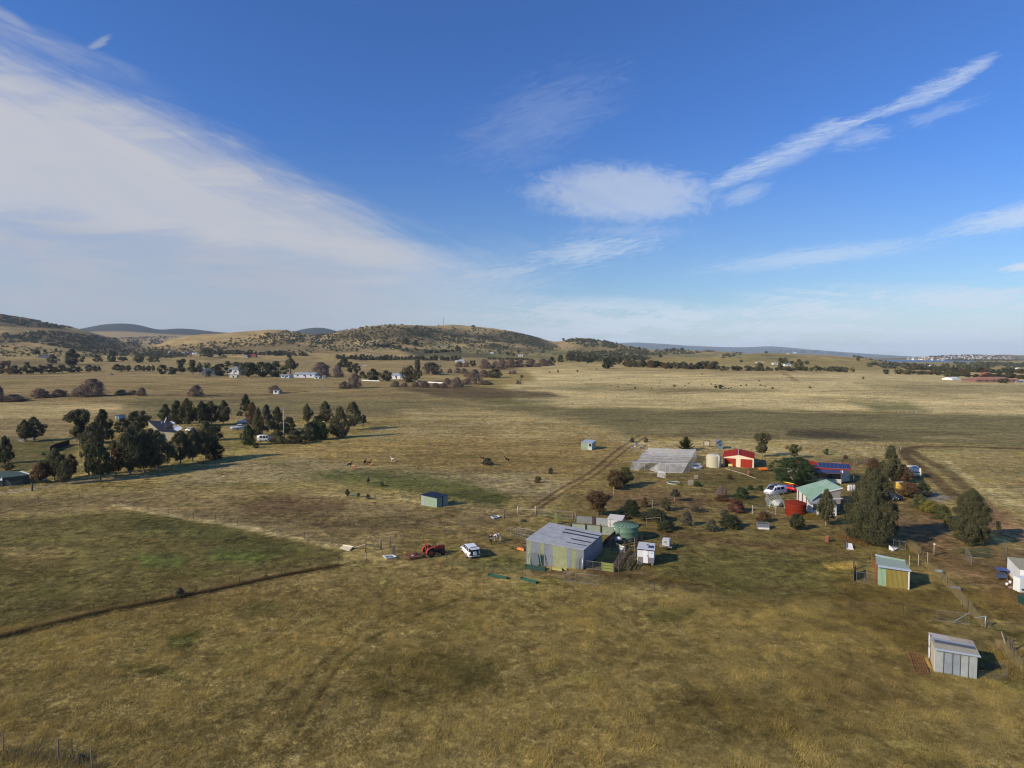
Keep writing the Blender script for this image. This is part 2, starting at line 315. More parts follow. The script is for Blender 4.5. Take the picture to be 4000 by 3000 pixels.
PATCH=[   # polygon on the survey sheet, tone, feather, strength, ragged edge, nearest/farthest depth
 (Vv((-400,775),(700,775),(1190,770),(1190,800),(1000,815),(700,830),(-400,835)),TAN,8,.9,8),
 (Vv((1090,783),(1500,786),(1820,800),(2600,806),(2600,822),(1150,806)),STRAW2,5,.95,4),
 (Vv((1150,805),(1400,801),(2600,816),(2600,905),(2212,897),(1600,884),(1200,878),(1110,866),(1090,835),(1160,822)),STRAW,6,1,8),
 (Vv((1130,838),(1300,832),(1480,838),(1700,843),(1480,848),(1250,846)),OLIVE,5,.7,6),
 (Vv((1850,826),(2600,840),(2600,856),(2000,850),(1880,838)),OLIVE,7,.6,8),
 (Vv((1830,866),(1960,868),(2010,890),(1900,890)),GREEN,8,.7,8),
 (Vv((1250,790),(1700,797),(1830,803),(1700,812),(1280,802)),TAN,5,.5,5),
 (Vv((1050,862),(1110,868),(1200,880),(1600,886),(2600,905),(2600,985),(2000,955),(1800,958),(1500,945),(1340,940),(1250,915),(1120,895),(1000,880)),OLIVE,5,.95,8),
 (Vv((1400,925),(2600,950),(2600,962),(1900,948),(1400,938)),TAN,8,.45,10),
 (Vv((1695,928),(1760,928),(1900,945),(1840,950),(1700,942)),DARK,4,.85,5),
 (Vv((1330,945),(1700,950),(1960,962),(1960,985),(1600,985),(1390,985),(1290,955)),STRAW2,8,.8,10),
 (Vv((1980,970),(2600,975),(2600,1200),(2212,1130),(2060,1030)),srgb(146,132,84)*K_ALB,8,.9,10),
 (Vv((2050,980),(2600,990),(2600,1080),(2212,1070),(2100,1010)),TAN,9,.6,10),
 (Vv((-400,812),(700,830),(1000,820),(1100,845),(1000,880),(800,905),(-400,912)),srgb(118,102,66)*K_ALB,8,.95,8),
 (Vv((-400,828),(350,822),(800,832),(870,845),(500,850),(-400,860)),srgb(126,110,70)*K_ALB,8,.8,8),
 (Vv((-400,872),(250,872),(330,885),(100,905),(-400,915)),STRAW2,7,.75,8),
 (Vv((300,862),(900,862),(1050,875),(900,890),(350,900),(250,885)),OLIVE,6,.8,8),
 (Vv((860,838),(1000,836),(1180,846),(1230,858),(1100,862),(950,858)),srgb(80,68,44)*K_ALB,4,.9,4),
 (Vv((1000,862),(1180,862),(1240,872),(1120,874)),GREEN,5,.6,6),
 (Vv((860,880),(1050,885),(1250,905),(1350,940),(1400,975),(1100,985),(800,960),(800,930),(880,910)),srgb(142,126,84)*K_ALB,9,.8,12),
 (Vv((-400,905),(140,905),(160,935),(40,960),(-400,960)),srgb(122,106,70)*K_ALB,8,.9,8),
 (Vv((-400,960),(100,945),(180,965),(120,1010),(-400,1050)),srgb(80,76,40)*K_ALB,10,.85,10),
 (Vv((480,945),(560,950),(530,985),(470,980)),srgb(122,112,60)*K_ALB,6,.7,5),
 (Vv((560,975),(860,945),(1330,950),(1390,985),(1240,1050),(1180,1095),(1100,1075),(900,1010),(700,1000)),srgb(126,107,62)*K_ALB,10,.95,12),
 (Vv((470,1000),(640,985),(820,1010),(1150,1020),(1240,1040),(1180,1085),(1020,1060),(780,1030),(560,1040),(350,1060),(380,1030)),srgb(128,115,80)*K_ALB,10,.85,16),
 (Vv((620,1022),(830,1015),(1000,1035),(1100,1070),(1080,1095),(960,1075),(780,1050)),GREEN,10,.85,10),
 (Vv((-400,1090),(380,1060),(640,1060),(830,1080),(1080,1095),(1180,1105),(860,1180),(740,1180),(350,1110),(280,1098),(-400,1140)),srgb(112,97,62)*K_ALB,10,.9,14),
 (Vv((480,1085),(620,1068),(750,1085),(730,1110),(560,1115)),BROWN,12,.8,14),
 (Vv((640,1120),(900,1105),(1000,1120),(900,1150),(700,1160)),srgb(92,78,48)*K_ALB,12,.6,14),
 (Vv((-400,1145),(270,1102),(500,1140),(740,1188),(735,1215),(300,1298),(-400,1420)),srgb(88,80,42)*K_ALB,8,.95,8),
 (Vv((280,1105),(480,1140),(700,1185),(600,1195),(300,1150)),srgb(76,76,36)*K_ALB,14,.7,14),
 (Vv((470,1185),(600,1195),(560,1215),(450,1208)),LUSH,10,.55,10),(Vv((300,1200),(400,1205),(390,1225),(310,1225)),LUSH,10,.5,10),
 (Vv((0,1180),(150,1190),(140,1230),(20,1235)),srgb(112,98,58)*K_ALB,14,.7,12),
 (Vv((1240,1040),(1390,990),(1640,1005),(1880,985),(1980,1050),(2060,1130),(1990,1200),(1700,1190),(1400,1190),(1180,1150)),srgb(106,92,52)*K_ALB,12,.95,10),
 (Vv((1200,1100),(1440,1140),(1700,1150),(2000,1185),(2100,1290),(1700,1300),(1330,1260),(1130,1150)),srgb(102,90,48)*K_ALB,12,.9,10),
 (Vv((1380,1185),(1700,1200),(1850,1230),(1850,1290),(1600,1290),(1400,1230)),srgb(82,78,38)*K_ALB,16,.7,14),
 (Vv((1550,1025),(1700,1020),(1700,1050),(1560,1050)),srgb(94,86,42)*K_ALB,10,.7,8),
 (Vv((1280,1060),(1400,1055),(1560,1080),(1500,1110),(1300,1090)),srgb(98,76,50)*K_ALB,10,.6,10),
 (Vv((1800,1250),(2000,1200),(2400,1260),(2400,1500),(2100,1450),(1800,1330)),srgb(104,90,48)*K_ALB,12,.8,12),
 (Vv((1900,1110),(2060,1120),(2150,1180),(2300,1190),(2300,1300),(2100,1260),(1980,1190),(1930,1150)),EARTH,12,.6,12),
 (Vv((1775,1218),(1850,1215),(1840,1228),(1790,1230)),YEL,4,.9,5),
 (Vv((1965,1055),(2010,1058),(2060,1075),(2030,1085),(1975,1078)),GREY*.75,5,.8,4),
 (Vv((870,1150),(1140,1125),(1160,1200),(1050,1235),(850,1215)),srgb(102,88,48)*K_ALB,12,.8,12),
 (Vv((955,1210),(1120,1200),(1170,1235),(1010,1240)),GREEN,10,.7,10),
 (Vv((1140,1225),(1400,1228),(1420,1248),(1120,1245)),EARTH,8,.55,8),
 (Vv((360,1375),(440,1360),(420,1400),(370,1400)),GREEN,10,.8,10),(Vv((260,1430),(360,1440),(420,1470),(300,1450)),GREEN,12,.7,12),
 (Vv((540,1300),(600,1300),(600,1325),(540,1325)),GREEN,10,.6,10),(Vv((960,1430),(1060,1420),(1080,1450),(1000,1470)),GREEN,12,.5,12),
 (Vv((1400,1315),(1500,1315),(1500,1340),(1420,1345)),GREEN,10,.5,10),(Vv((760,1430),(960,1380),(1090,1440),(1020,1510),(780,1520)),srgb(96,86,46)*K_ALB,24,.6,24),
 (Vv((1420,1500),(1700,1480),(1760,1600),(1450,1620)),srgb(94,82,44)*K_ALB,24,.6,24),(Vv((1700,1440),(1950,1420),(2000,1520),(1760,1540)),srgb(96,82,48)*K_ALB,24,.5,24),
 (Vv((380,1250),(1000,1210),(1100,1260),(700,1300),(300,1330)),srgb(122,104,62)*K_ALB,20,.5,20),
 (Vv((-700,600),(3000,600),(3000,776),(1190,770),(700,772),(-700,772)),HILL,2,.9,3),
 (Vv((850,752),(1050,757),(1200,772),(1180,777),(900,770)),VINE,3,.9,2),(Vv((860,738),(960,742),(1120,766),(1000,762)),srgb(116,110,68)*K_ALB,3,.8,2),
 (Vv((1010,745),(1150,752),(1230,760),(1220,768),(1060,756)),VINE,3,.8,2),(Vv((1130,762),(1250,754),(1330,760),(1560,762),(1540,772),(1200,772)),srgb(104,100,64)*K_ALB,4,.8,3),
 (Vv((1060,765),(1200,772),(1340,776),(1340,783),(1100,778)),srgb(104,98,60)*K_ALB,3,.8,2),
 (Vv((1560,765),(1660,762),(1740,770),(1700,780),(1600,778)),srgb(108,102,62)*K_ALB,5,.8,3),(Vv((1230,740),(1300,742),(1390,762),(1260,760)),srgb(112,102,62)*K_ALB,5,.8,3),
 (Vv((-400,752),(0,748),(150,757),(220,780),(160,792),(-400,800)),srgb(130,116,72)*K_ALB,5,.9,4),(Vv((-400,774),(90,778),(220,790),(0,792),(-400,786)),srgb(92,78,52)*K_ALB,3,.7,2),
 (Vv((0,708),(60,708),(110,716),(80,726),(0,722)),srgb(132,116,76)*K_ALB,4,.8,3),
 (Vv((-400,690),(0,680),(60,690),(120,702),(150,712),(0,705),(-400,705)),WOODF,2,.9,2),
 (Vv((130,712),(220,728),(330,752),(420,768),(300,772),(190,758),(60,735),(0,742),(-400,745),(-400,725),(60,722)),WOODF,6,.75,5),
 (Vv((350,750),(520,744),(600,735),(700,750),(800,748),(830,735),(850,745),(760,762),(600,762),(400,764)),WOODF,5,.55,6),
 (Vv((740,712),(830,706),(900,706),(1000,715),(1150,745),(1000,728),(860,725),(760,735),(700,745)),WOODF,4,.7,4),
 (Vv((1100,715),(1150,725),(1200,745),(1210,752),(1130,745),(1060,735),(1020,728)),WOODF,3,.75,3),
 (Vv((870,716),(980,735),(900,745),(800,730)),WOODF,5,.5,5),
]
FARP=[  # tones for the distant rings, chosen by depth (m) and survey column
 (5250,9000,-700,2300,BLUEW),(13000,40000,-700,5000,srgb(60,70,70)*K_ALB),(4400,6000,3380,5000,srgb(96,90,66)*K_ALB),(3300,4300,3300,5000,srgb(80,74,52)*K_ALB),
 (7000,9000,3100,3780,srgb(60,62,52)*K_ALB),(7000,9000,3780,5000,srgb(140,126,112)*K_ALB),(2250,2700,-700,420,WOODF)]
STROKES=[ # survey points, half width (m), tone, strength
 ([(2075,1985),(2170,1920),(2300,1850),(2420,1750),(2500,1700)],.38,BROWN*.95,.8),([(2100,1990),(2200,1925),(2335,1850),(2450,1755),(2530,1700)],.38,BROWN*.95,.8),
 ([(1480,2165),(1700,2105),(1900,2050),(2075,1985)],.45,BROWN,.6),([(1500,2195),(1720,2135),(1930,2080),(2110,2000)],.45,BROWN,.6),
 ([(4400,1768),(4000,1754),(3760,1745),(3600,1745),(3530,1756),(3540,1785),(3640,1860),(3760,1960),(3860,2050),(4000,2120),(4200,2200)],1.25,srgb(78,61,37)*K_ALB,.95),
 ([(3560,1760),(3590,1780),(3700,1840),(3800,1930),(3880,2020),(4040,2110)],1.1,srgb(78,61,37)*K_ALB,.95),
 ([(3860,1995),(3900,2050),(4060,2110),(4200,2150)],3.0,srgb(134,104,72)*K_ALB,.9),([(3500,1960),(3620,2000),(3690,2060),(3640,2140),(3700,2200),(3900,2300),(4100,2450)],2.2,srgb(112,88,58)*K_ALB,.6),
 ([(3700,1800),(3800,1880),(3930,1950),(4060,2010)],.7,STRAW*.95,.9),([(3880,1835),(3960,1860),(4100,1900)],.6,STRAW*.95,.6),
 ([(3340,1740),(3400,1790),(3420,1800)],.9,STRAW,.8),([(3600,1745),(3400,1752)],.6,BROWN,.5),
 ([(-60,2514),(368,2408),(765,2330),(1100,2260),(1324,2217)],.25,srgb(48,38,24)*K_ALB,.85),
 ([(1820,2330),(1560,2430),(1440,2500),(1330,2590),(1240,2720),(1130,2900),(1080,3000)],.2,srgb(66,57,30)*K_ALB,.62),([(1860,2335),(1600,2435),(1480,2505),(1375,2590),(1290,2720),(1185,2900),(1140,3000)],.3,STRAW2*.85,.35),([(1700,2330),(1480,2420),(1290,2560),(1120,2740),(960,2960)],.2,srgb(80,66,36)*K_ALB,.5),
 ([(2220,2200),(2400,2245),(2700,2290),(3100,2300),(3400,2350)],.9,srgb(84,66,40)*K_ALB,.45),([(2560,2080),(2800,2110),(3100,2140),(3300,2160)],1.4,srgb(92,70,46)*K_ALB,.6),
 ([(-60,1475),(300,1468),(600,1457),(760,1447)],4.0,srgb(104,98,88)*K_ALB,.9),([(-60,1605),(150,1598),(330,1582)],1.2,DARK,.6),([(250,1583),(420,1570),(600,1548),(700,1538)],1.2,DARK,.6),
 ([(640,1546),(800,1548),(1000,1546),(1080,1540),(1200,1528)],2.0,srgb(52,46,28)*K_ALB,.85),([(1140,1488),(1300,1484),(1500,1470),(1900,1490)],2.0,OLIVE,.5),
 ([(-100,1940),(100,1912),(300,1880),(500,1868),(620,1855)],1.6,srgb(126,116,96)*K_ALB,.7),([(600,1845),(400,1860),(250,1872)],.6,srgb(140,124,90)*K_ALB,.5),
 ([(2020,1545),(2100,1530),(2180,1530)],.7,OLIVE,.8),([(2000,1600),(2040,1570),(2120,1535)],.7,OLIVE,.6),([(3055,1452),(3090,1475),(3110,1488)],2.5,BROWN,.5),
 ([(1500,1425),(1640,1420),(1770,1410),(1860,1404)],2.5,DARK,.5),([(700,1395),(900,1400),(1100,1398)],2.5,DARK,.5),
 ([(1235,1935),(1400,1935),(1560,1945),(1650,1965)],.5,STRAW,.7),([(450,1973),(578,1996),(757,2028),(928,2052),(1130,2096),(1298,2134)],.7,STRAW*.9,.8),([(2180,1560),(2700,1600),(3200,1612),(4100,1622)],.8,STRAW,.6),([(2050,1602),(2400,1640),(3000,1650)],1.0,BROWN,.4),([(1700,1975),(1860,1985),(1960,1995)],.5,STRAW,.6),
]
def paint(x,y,z):
    px,py=to_px(x,y,z)
    wx=fbm(x/7+50,y/7,3);wy=fbm(x/7,y/7+90,3);bx=fbm(x/(.08*y+4),y/(.25*y+8),4)
    c=np.broadcast_to(DRY,x.shape+(3,)).copy()
    for p in PATCH:
        poly,tone,fe,st,rag=p
        P_=np.array(poly);x0,y0=P_.min(0)-60;x1,y1=P_.max(0)+60
        hill=poly[0][1]<1420 and max(q[1]for q in poly)<1465
        m=(px>x0)&(px<x1)&(py>y0)&(py<y1)&(y<(2700 if not hill else 6000))&(y>(700 if hill else 0))
        if not m.any():continue
        k=rag*2.2
        d=inpoly(px[m]+wx[m]*k*2+bx[m]*k,py[m]+wy[m]*k,poly)
        a=np.clip(d/(fe*1.6)*.5+.5,0,1)*st;c[m]=c[m]*(1-a[:,None])+tone*a[:,None]
    for y0,y1,p0,p1,tone in FARP:
        a=(np.clip((y-y0)/(.06*y0)+.5,0,1)*np.clip((y1-y)/(.06*y0)+.5,0,1)*np.clip((px-p0)/40,0,1)*np.clip((p1-px)/40,0,1))[...,None]*.95
        c=c*(1-a)+tone*a
    for pts,hw,tone,st in STROKES:
        w=[at(*p)for p in pts]
        X0=min(p.x for p in w)-12;X1=max(p.x for p in w)+12;Y0=min(p.y for p in w)-12;Y1=max(p.y for p in w)+12
        m=(x>X0)&(x<X1)&(y>Y0)&(y<Y1)
        if not m.any():continue
        xx=x[m]+wx[m]*.5;yy=y[m]+wy[m]*.5;d=np.full(xx.shape,1e9)
        for a_,b_ in zip(w[:-1],w[1:]):
            L2=(b_.x-a_.x)**2+(b_.y-a_.y)**2;t=np.clip(((xx-a_.x)*(b_.x-a_.x)+(yy-a_.y)*(b_.y-a_.y))/L2,0,1)
            d=np.minimum(d,np.hypot(xx-a_.x-t*(b_.x-a_.x),yy-a_.y-t*(b_.y-a_.y)))
        hw2=np.maximum(hw,.0011*y[m])
        a=np.clip(1.7-d/hw2,0,1)*st*np.clip((.85 if st<.9 else 1.0)+1.2*bx[m],.35,1);c[m]=c[m]*(1-a[:,None])+tone*a[:,None]
    return c
TONE=paint(GX,GY,GZZ)
gm,b,p=new_mat('paddock_ground')
at_=b.n('ShaderNodeAttribute',attribute_name='Tone');geo=b.n('ShaderNodeNewGeometry');pos=geo.outputs['Position']
cdv=b.n('ShaderNodeVectorMath',operation='MULTIPLY');b.L(pos,cdv.inputs[0]);cdv.inputs[1].default_value=(1,1,0)
flat=cdv.outputs[0]
aniso=b.n('ShaderNodeVectorMath',operation='MULTIPLY');b.L(pos,aniso.inputs[0]);aniso.inputs[1].default_value=(.6,1,0)
n1=b.noise(flat,2.6,5,.7);n2=b.noise(flat,.33,5,.62,.4);n3=b.noise(aniso.outputs[0],.045,5,.6,.5);n4=b.noise(aniso.outputs[0],.011,4,.6,.3);n5=b.noise(flat,9.0,3,.6)
v=b.add(b.add(b.mul(b.sub(n1,.5),1.5),b.mul(b.sub(n2,.5),1.5)),b.add(b.mul(b.sub(n3,.5),.9),b.add(b.mul(b.sub(n4,.5),.5),b.mul(b.sub(n5,.5),.8))))
v=b.m('MAXIMUM',b.add(1.0,v),0.25)
c=b.mix(1.0,at_.outputs['Color'],b.vec(v,v,v),'MULTIPLY')
gr=b.mix(1.0,c,(.70,.98,.55,1),'MULTIPLY');br=b.mix(1.0,c,(1.0,.86,.72,1),'MULTIPLY');pale=b.mix(1.0,c,(1.22,1.2,1.2,1),'MULTIPLY')
n6=b.noise(flat,.11,6,.65,.6);n7=b.noise(aniso.outputs[0],.19,6,.66,.4)
c=b.mix(b.step(n6,.55,.70,0,.6),c,gr);c=b.mix(b.step(n7,.57,.72,0,.6),c,br);c=b.mix(b.step(n7,.42,.28,0,.7),c,pale)
n8=b.noise(flat,.8,4,.68,.5);n9=b.noise(aniso.outputs[0],.55,6,.7,.5);msk=b.step(n7,.36,.56,.35,1.0)
c=b.mix(b.mul(b.step(n8,.515,.58),msk),c,b.mix(1.0,c,(1.5,1.46,1.42,1),'MULTIPLY'));c=b.mix(b.mul(b.step(n8,.475,.40),msk),c,b.mix(1.0,c,(.60,.58,.50,1),'MULTIPLY'))
c=b.mix(b.step(n9,.54,.66,0,.7),c,b.mix(1.0,c,(1.25,1.22,1.18,1),'MULTIPLY'));c=b.mix(b.step(n9,.46,.34,0,.8),c,b.mix(1.0,c,(.68,.66,.58,1),'MULTIPLY'))
band=b.n('ShaderNodeVectorMath',operation='MULTIPLY');b.L(pos,band.inputs[0]);band.inputs[1].default_value=(.35,1,0)
n10=b.noise(band.outputs[0],.035,8,.72,.6);n11=b.noise(band.outputs[0],.16,7,.72,.5)
c=b.mix(b.step(n10,.51,.58,0,.6),c,b.mix(1.0,c,(1.3,1.27,1.22,1),'MULTIPLY'));c=b.mix(b.step(n10,.48,.41,0,.7),c,b.mix(1.0,c,(.72,.71,.64,1),'MULTIPLY'))
c=b.mix(b.step(n11,.52,.58,0,.6),c,b.mix(1.0,c,(1.25,1.22,1.18,1),'MULTIPLY'));c=b.mix(b.step(n11,.48,.42,0,.6),c,b.mix(1.0,c,(.72,.70,.62,1),'MULTIPLY'))
b.L(c,p.inputs['Base Color']);p.inputs['Roughness'].default_value=.95;p.inputs['Specular IOR Level'].default_value=.1
h=b.add(b.mul(n1,.5),b.add(b.mul(n2,1.2),b.mul(n5,.12)))
bp=b.n('ShaderNodeBump');bp.inputs['Strength'].default_value=.8;bp.inputs['Distance'].default_value=.5
b.L(h,bp.inputs['Height']);b.L(bp.outputs[0],p.inputs['Normal'])
nr,nc=GX.shape
idx=np.arange(nr*nc).reshape(nr,nc)
fc=np.stack([idx[:-1,:-1],idx[:-1,1:],idx[1:,1:],idx[1:,:-1]],-1).reshape(-1)
me=mesh_np('ground',np.stack([GX,GY,GZZ],-1).reshape(-1,3),fc,4,[gm],TONE.reshape(-1,3),smooth=True)
ground=tag(link('ground',me),kind='structure')
wm,b,p=new_mat('bay_water')
p.inputs['Base Color'].default_value=(.012,.028,.055,1);p.inputs['Roughness'].default_value=.35
g_=b.n('ShaderNodeNewGeometry');nn=b.noise(g_.outputs['Position'],.02,4,.6);bp=b.n('ShaderNodeBump');bp.inputs['Strength'].default_value=.6;bp.inputs['Distance'].default_value=4
b.L(nn,bp.inputs['Height']);b.L(bp.outputs[0],p.inputs['Normal'])
wv=[(1300,2500,-2.5),(28000,2500,-2.5),(28000,25500,-2.5),(1300,25500,-2.5)]
water=tag(link('water',mesh_np('water',wv,[0,1,2,3],4,[wm])),kind='structure')
# ---------------------------------------------------------------- grass tussocks: one mesh nobody could count
def tone_at(x,y):
    u=x/y;i=np.clip(np.searchsorted(YROWS,y),0,nr-1);j=np.clip(np.searchsorted(UCOLS,u),0,nc-1)
    return TONE[i,j]
def grass(name,n,y0,y1,hgt,wid,blades,seed,lab='dry straw-coloured tussock grass over the near paddock',mid=False):
    r=np.random.RandomState(seed)
    t=r.rand(n*2)**.75;yy=y0+(y1-y0)*t;xx=(r.rand(n*2)*2-1)*.93*yy;keep=(r.rand(n*2)<np.clip((y1-yy+6*fbm(xx/9,yy/9,3)*4)/16,0,1))
    dn=fbm(xx/1.25,yy/1.5,3)+.5*fbm(xx/7,yy/8,2)
    if mid:keep=(fbm(xx/2.2+40,yy/3.2,3)+.8*fbm(xx/14,yy/20,2)>.16-r.rand(n*2)*.12)&(tone_at(xx,yy).sum(1)>TAN.sum()*.98)
    tn=tone_at(xx,yy);worn=(tn.sum(1)<TAN.sum()*.52)
    keep&=~(worn&(r.rand(n*2)<.8))
    for(x0,x1,q0,q1)in CLEAR:
        keep&=~((xx>x0)&(xx<x1)&(yy>q0)&(yy<q1))
    xx=xx[keep][:n];yy=yy[keep][:n];tn=tn[keep][:n];dn=dn[keep][:n];m=len(xx)
    K=blades
    ang=r.rand(m,K)*2*np.pi;lean=.25+.55*r.rand(m,K);h=hgt*(.45+.5*r.rand(m,1)+3.2*np.clip(dn,0,1)[:,None])*(.7+.5*r.rand(m,K));w=wid*(.6+.8*r.rand(m,K))
    bx=xx[:,None]+.10*r.randn(m,K)*1.5;by=yy[:,None]+.10*r.randn(m,K)*1.5
    bend=.25      # the wind has laid it a little to the right
    tx=bx+np.cos(ang)*lean*h+bend*h;ty=by+np.sin(ang)*lean*h
    sxv=-np.sin(ang)*w/2;syv=np.cos(ang)*w/2
    v=np.stack([np.stack([bx-sxv,by-syv,np.zeros_like(bx)-.02],-1),np.stack([bx+sxv,by+syv,np.zeros_like(bx)-.02],-1),np.stack([tx,ty,h],-1)],2).reshape(-1,3)
    f=np.arange(m*K*3)
    cv=(tn[:,None,:]*(.85 if mid else 1)*(.80+.35*r.rand(m,K,1)+2.1*np.clip(dn,-.2,.35)[:,None,None]))*np.array([1.02,1.0,.93])
    cv=np.clip(np.repeat(cv.reshape(-1,3),3,0),0,.8)
    me=mesh_np(name,v,f,3,[MATS['dry_grass']],cv)
    return tag(link(name,me),lab,'grass',kind='stuff')
g2,b,p=new_mat('dry_grass')
at2=b.n('ShaderNodeAttribute',attribute_name='Tone');ri=b.n('ShaderNodeNewGeometry').outputs['Random Per Island']
k=b.add(.72,b.mul(ri,.6));c=b.mix(1.0,at2.outputs['Color'],b.vec(k,k,k),'MULTIPLY');b.L(c,p.inputs['Base Color']);p.inputs['Roughness'].default_value=.9;p.inputs['Specular IOR Level'].default_value=.1
tr=b.n('ShaderNodeBsdfTranslucent');b.L(c,tr.inputs[0]);ms=b.n('ShaderNodeMixShader');ms.inputs[0].default_value=.3
b.L(p.outputs[0],ms.inputs[1]);b.L(tr.outputs[0],ms.inputs[2]);b.L(ms.outputs[0],[n for n in g2.node_tree.nodes if n.type=='OUTPUT_MATERIAL'][0].inputs[0])
CLEAR=[(2,24,77,92),(-9,-1.5,79,86),(-18,-8.5,80,86),(47,62,72,82),(45,62,57,64)]
grass('grass',190000,36,84,.15,.03,5,11)
grass('tussock_grass',110000,80,270,.24,.055,7,12,'pale clumped tussock grass over the middle paddocks',True)
# ---------------------------------------------------------------- mesh building
def planar(q):
    q=[Vector(a)for a in q];n=(q[1]-q[0]).cross(q[3]-q[0]);q[2].z=q[0].z-(n.x*(q[2].x-q[0].x)+n.y*(q[2].y-q[0].y))/n.z;return q
class MB:
    """collects faces in world (or template) coordinates and links them as one mesh object"""
    def __init__(s):s.v=[];s.f=[];s.mi=[];s.sm=[]
    def add(s,vs,fs,mi=0,sm=False):
        o=len(s.v);s.v+=[tuple(q)for q in vs]
        for f in fs:s.f.append([i+o for i in f]);s.mi.append(mi);s.sm.append(sm)
        return s
    def box(s,c,size,rz=0.0,mi=0,top=None):
        """c = centre of the base; top = (sx, sy) scale of the upper face"""
        sx,sy,sz=size[0]/2,size[1]/2,size[2];t=top or(1,1);ca,sa=math.cos(rz),math.sin(rz);vs=[]
        for z,kx,ky in((0,1,1),(sz,t[0],t[1])):
            for a,b in((-1,-1),(1,-1),(1,1),(-1,1)):
                x,y=a*sx*kx,b*sy*ky;vs.append((c[0]+x*ca-y*sa,c[1]+x*sa+y*ca,c[2]+z))
        return s.add(vs,[(3,2,1,0),(4,5,6,7),(0,1,5,4),(1,2,6,5),(2,3,7,6),(3,0,4,7)],mi)
    def tube(s,a,b,r,r2=None,n=6,mi=0,cap=True):
        a,b=Vector(a),Vector(b);d=b-a
        if d.length<1e-6:return s
        q=d.to_track_quat('Z','Y');r2=r if r2 is None else r2;vs=[]
        for p_,rr in((a,r),(b,r2)):
            for i in range(n):
                t=2*math.pi*i/n;vs.append(p_+q@Vector((rr*math.cos(t),rr*math.sin(t),0)))
        fs=[(i,(i+1)%n,n+(i+1)%n,n+i)for i in range(n)]
        if cap:fs+=[tuple(range(n))[::-1],tuple(range(n,2*n))]
        return s.add(vs,fs,mi,n>7)
    def path(s,pts,r,n=6,mi=0):
        for a,b in zip(pts[:-1],pts[1:]):s.tube(a,b,r,n=n,mi=mi)
        return s
    def lathe(s,c,prof,n=24,mi=0,rz=0.0,sm=True):
        vs=[];
        for r,z in prof:
            for i in range(n):
                t=2*math.pi*i/n+rz;vs.append((c[0]+r*math.cos(t),c[1]+r*math.sin(t),c[2]+z))
        fs=[]
        for k in range(len(prof)-1):
            for i in range(n):fs.append((k*n+i,k*n+(i+1)%n,(k+1)*n+(i+1)%n,(k+1)*n+i))
        s.add(vs,fs,mi,sm)
        if prof[-1][0]>1e-3:s.add(vs[-n:],[tuple(range(n))],mi)
        if prof[0][0]>1e-3:s.add(vs[:n],[tuple(range(n))[::-1]],mi)
        return s
    def slab(s,q,t,mi=0,direction=None):
        """a thick sheet from a quad (or any polygon) pushed back by t along its normal"""
        q=[Vector(a)for a in q];n=(q[1]-q[0]).cross(q[-1]-q[0])
        n=n.normalized()if n.length>1e-9 else Vector((0,0,1))
        if direction is not None:n=Vector(direction).normalized()
        k=len(q);vs=q+[a-n*t for a in q]
        fs=[tuple(range(k)),tuple(range(2*k-1,k-1,-1))]+[((i+1)%k,i,k+i,k+(i+1)%k)for i in range(k)]
        return s.add(vs,fs,mi)
    def wallpanels(s,a,b,za,zb,cuts,t,mis,base=0.0):
        """a wall from a to b (ground), tops za, zb, split at fractions with one material per strip"""
        a,b=Vector(a),Vector(b);cuts=[0]+list(cuts)+[1]
        for i in range(len(cuts)-1):
            p0=a.lerp(b,cuts[i]);p1=a.lerp(b,cuts[i+1]);z0=za+(zb-za)*cuts[i];z1=za+(zb-za)*cuts[i+1]
            s.slab([(p0.x,p0.y,base),(p1.x,p1.y,base),(p1.x,p1.y,z1),(p0.x,p0.y,z0)],t,mis[i])
        return s
    def build(s,name,mats,parent=None,bevel=0.0):
        if not isinstance(mats,(list,tuple)):mats=[mats]
        me=bpy.data.meshes.new(name);off=Vector(parent.location)if parent and not parent.get('tpl')else Vector((0,0,0))
        q=parent
        if parent and parent.parent:off=Vector(parent.parent.location)+Vector(parent.location)
        me.from_pydata([tuple(Vector(a)-off)for a in s.v],[],s.f)
        for m in mats:me.materials.append(m)
        me.polygons.foreach_set('material_index',s.mi);me.polygons.foreach_set('use_smooth',s.sm);me.update()
        o=link(name,me,parent)
        if bevel:
            md=o.modifiers.new('bevel','BEVEL');md.width=bevel;md.segments=2;md.limit_method='ANGLE'
        return o
def thing(name,loc,label,cat,group=None,rz=0.0):
    o=bpy.data.objects.new(name,None);COL.objects.link(o);o.location=loc;o.rotation_euler=(0,0,rz);o.empty_display_size=.2
    tag(o,label,cat,group);return o
def copy_tree(o,parent=None):
    c=o.copy();COL.objects.link(c);c.parent=parent
    for ch in o.children:copy_tree(ch,c)
    return c
def place(tpl,loc,label=None,rz=0.0,sc=(1,1,1),group=None,cat=None):
    """first use moves the template itself, later uses are copies of the thing and each of its parts"""
    o=tpl if not tpl.get('used')else copy_tree(tpl)
    if o is tpl:tpl['used']=1
    o.location=loc;o.rotation_euler=(0,0,rz);o.scale=sc;tag(o,label,cat,group);return o
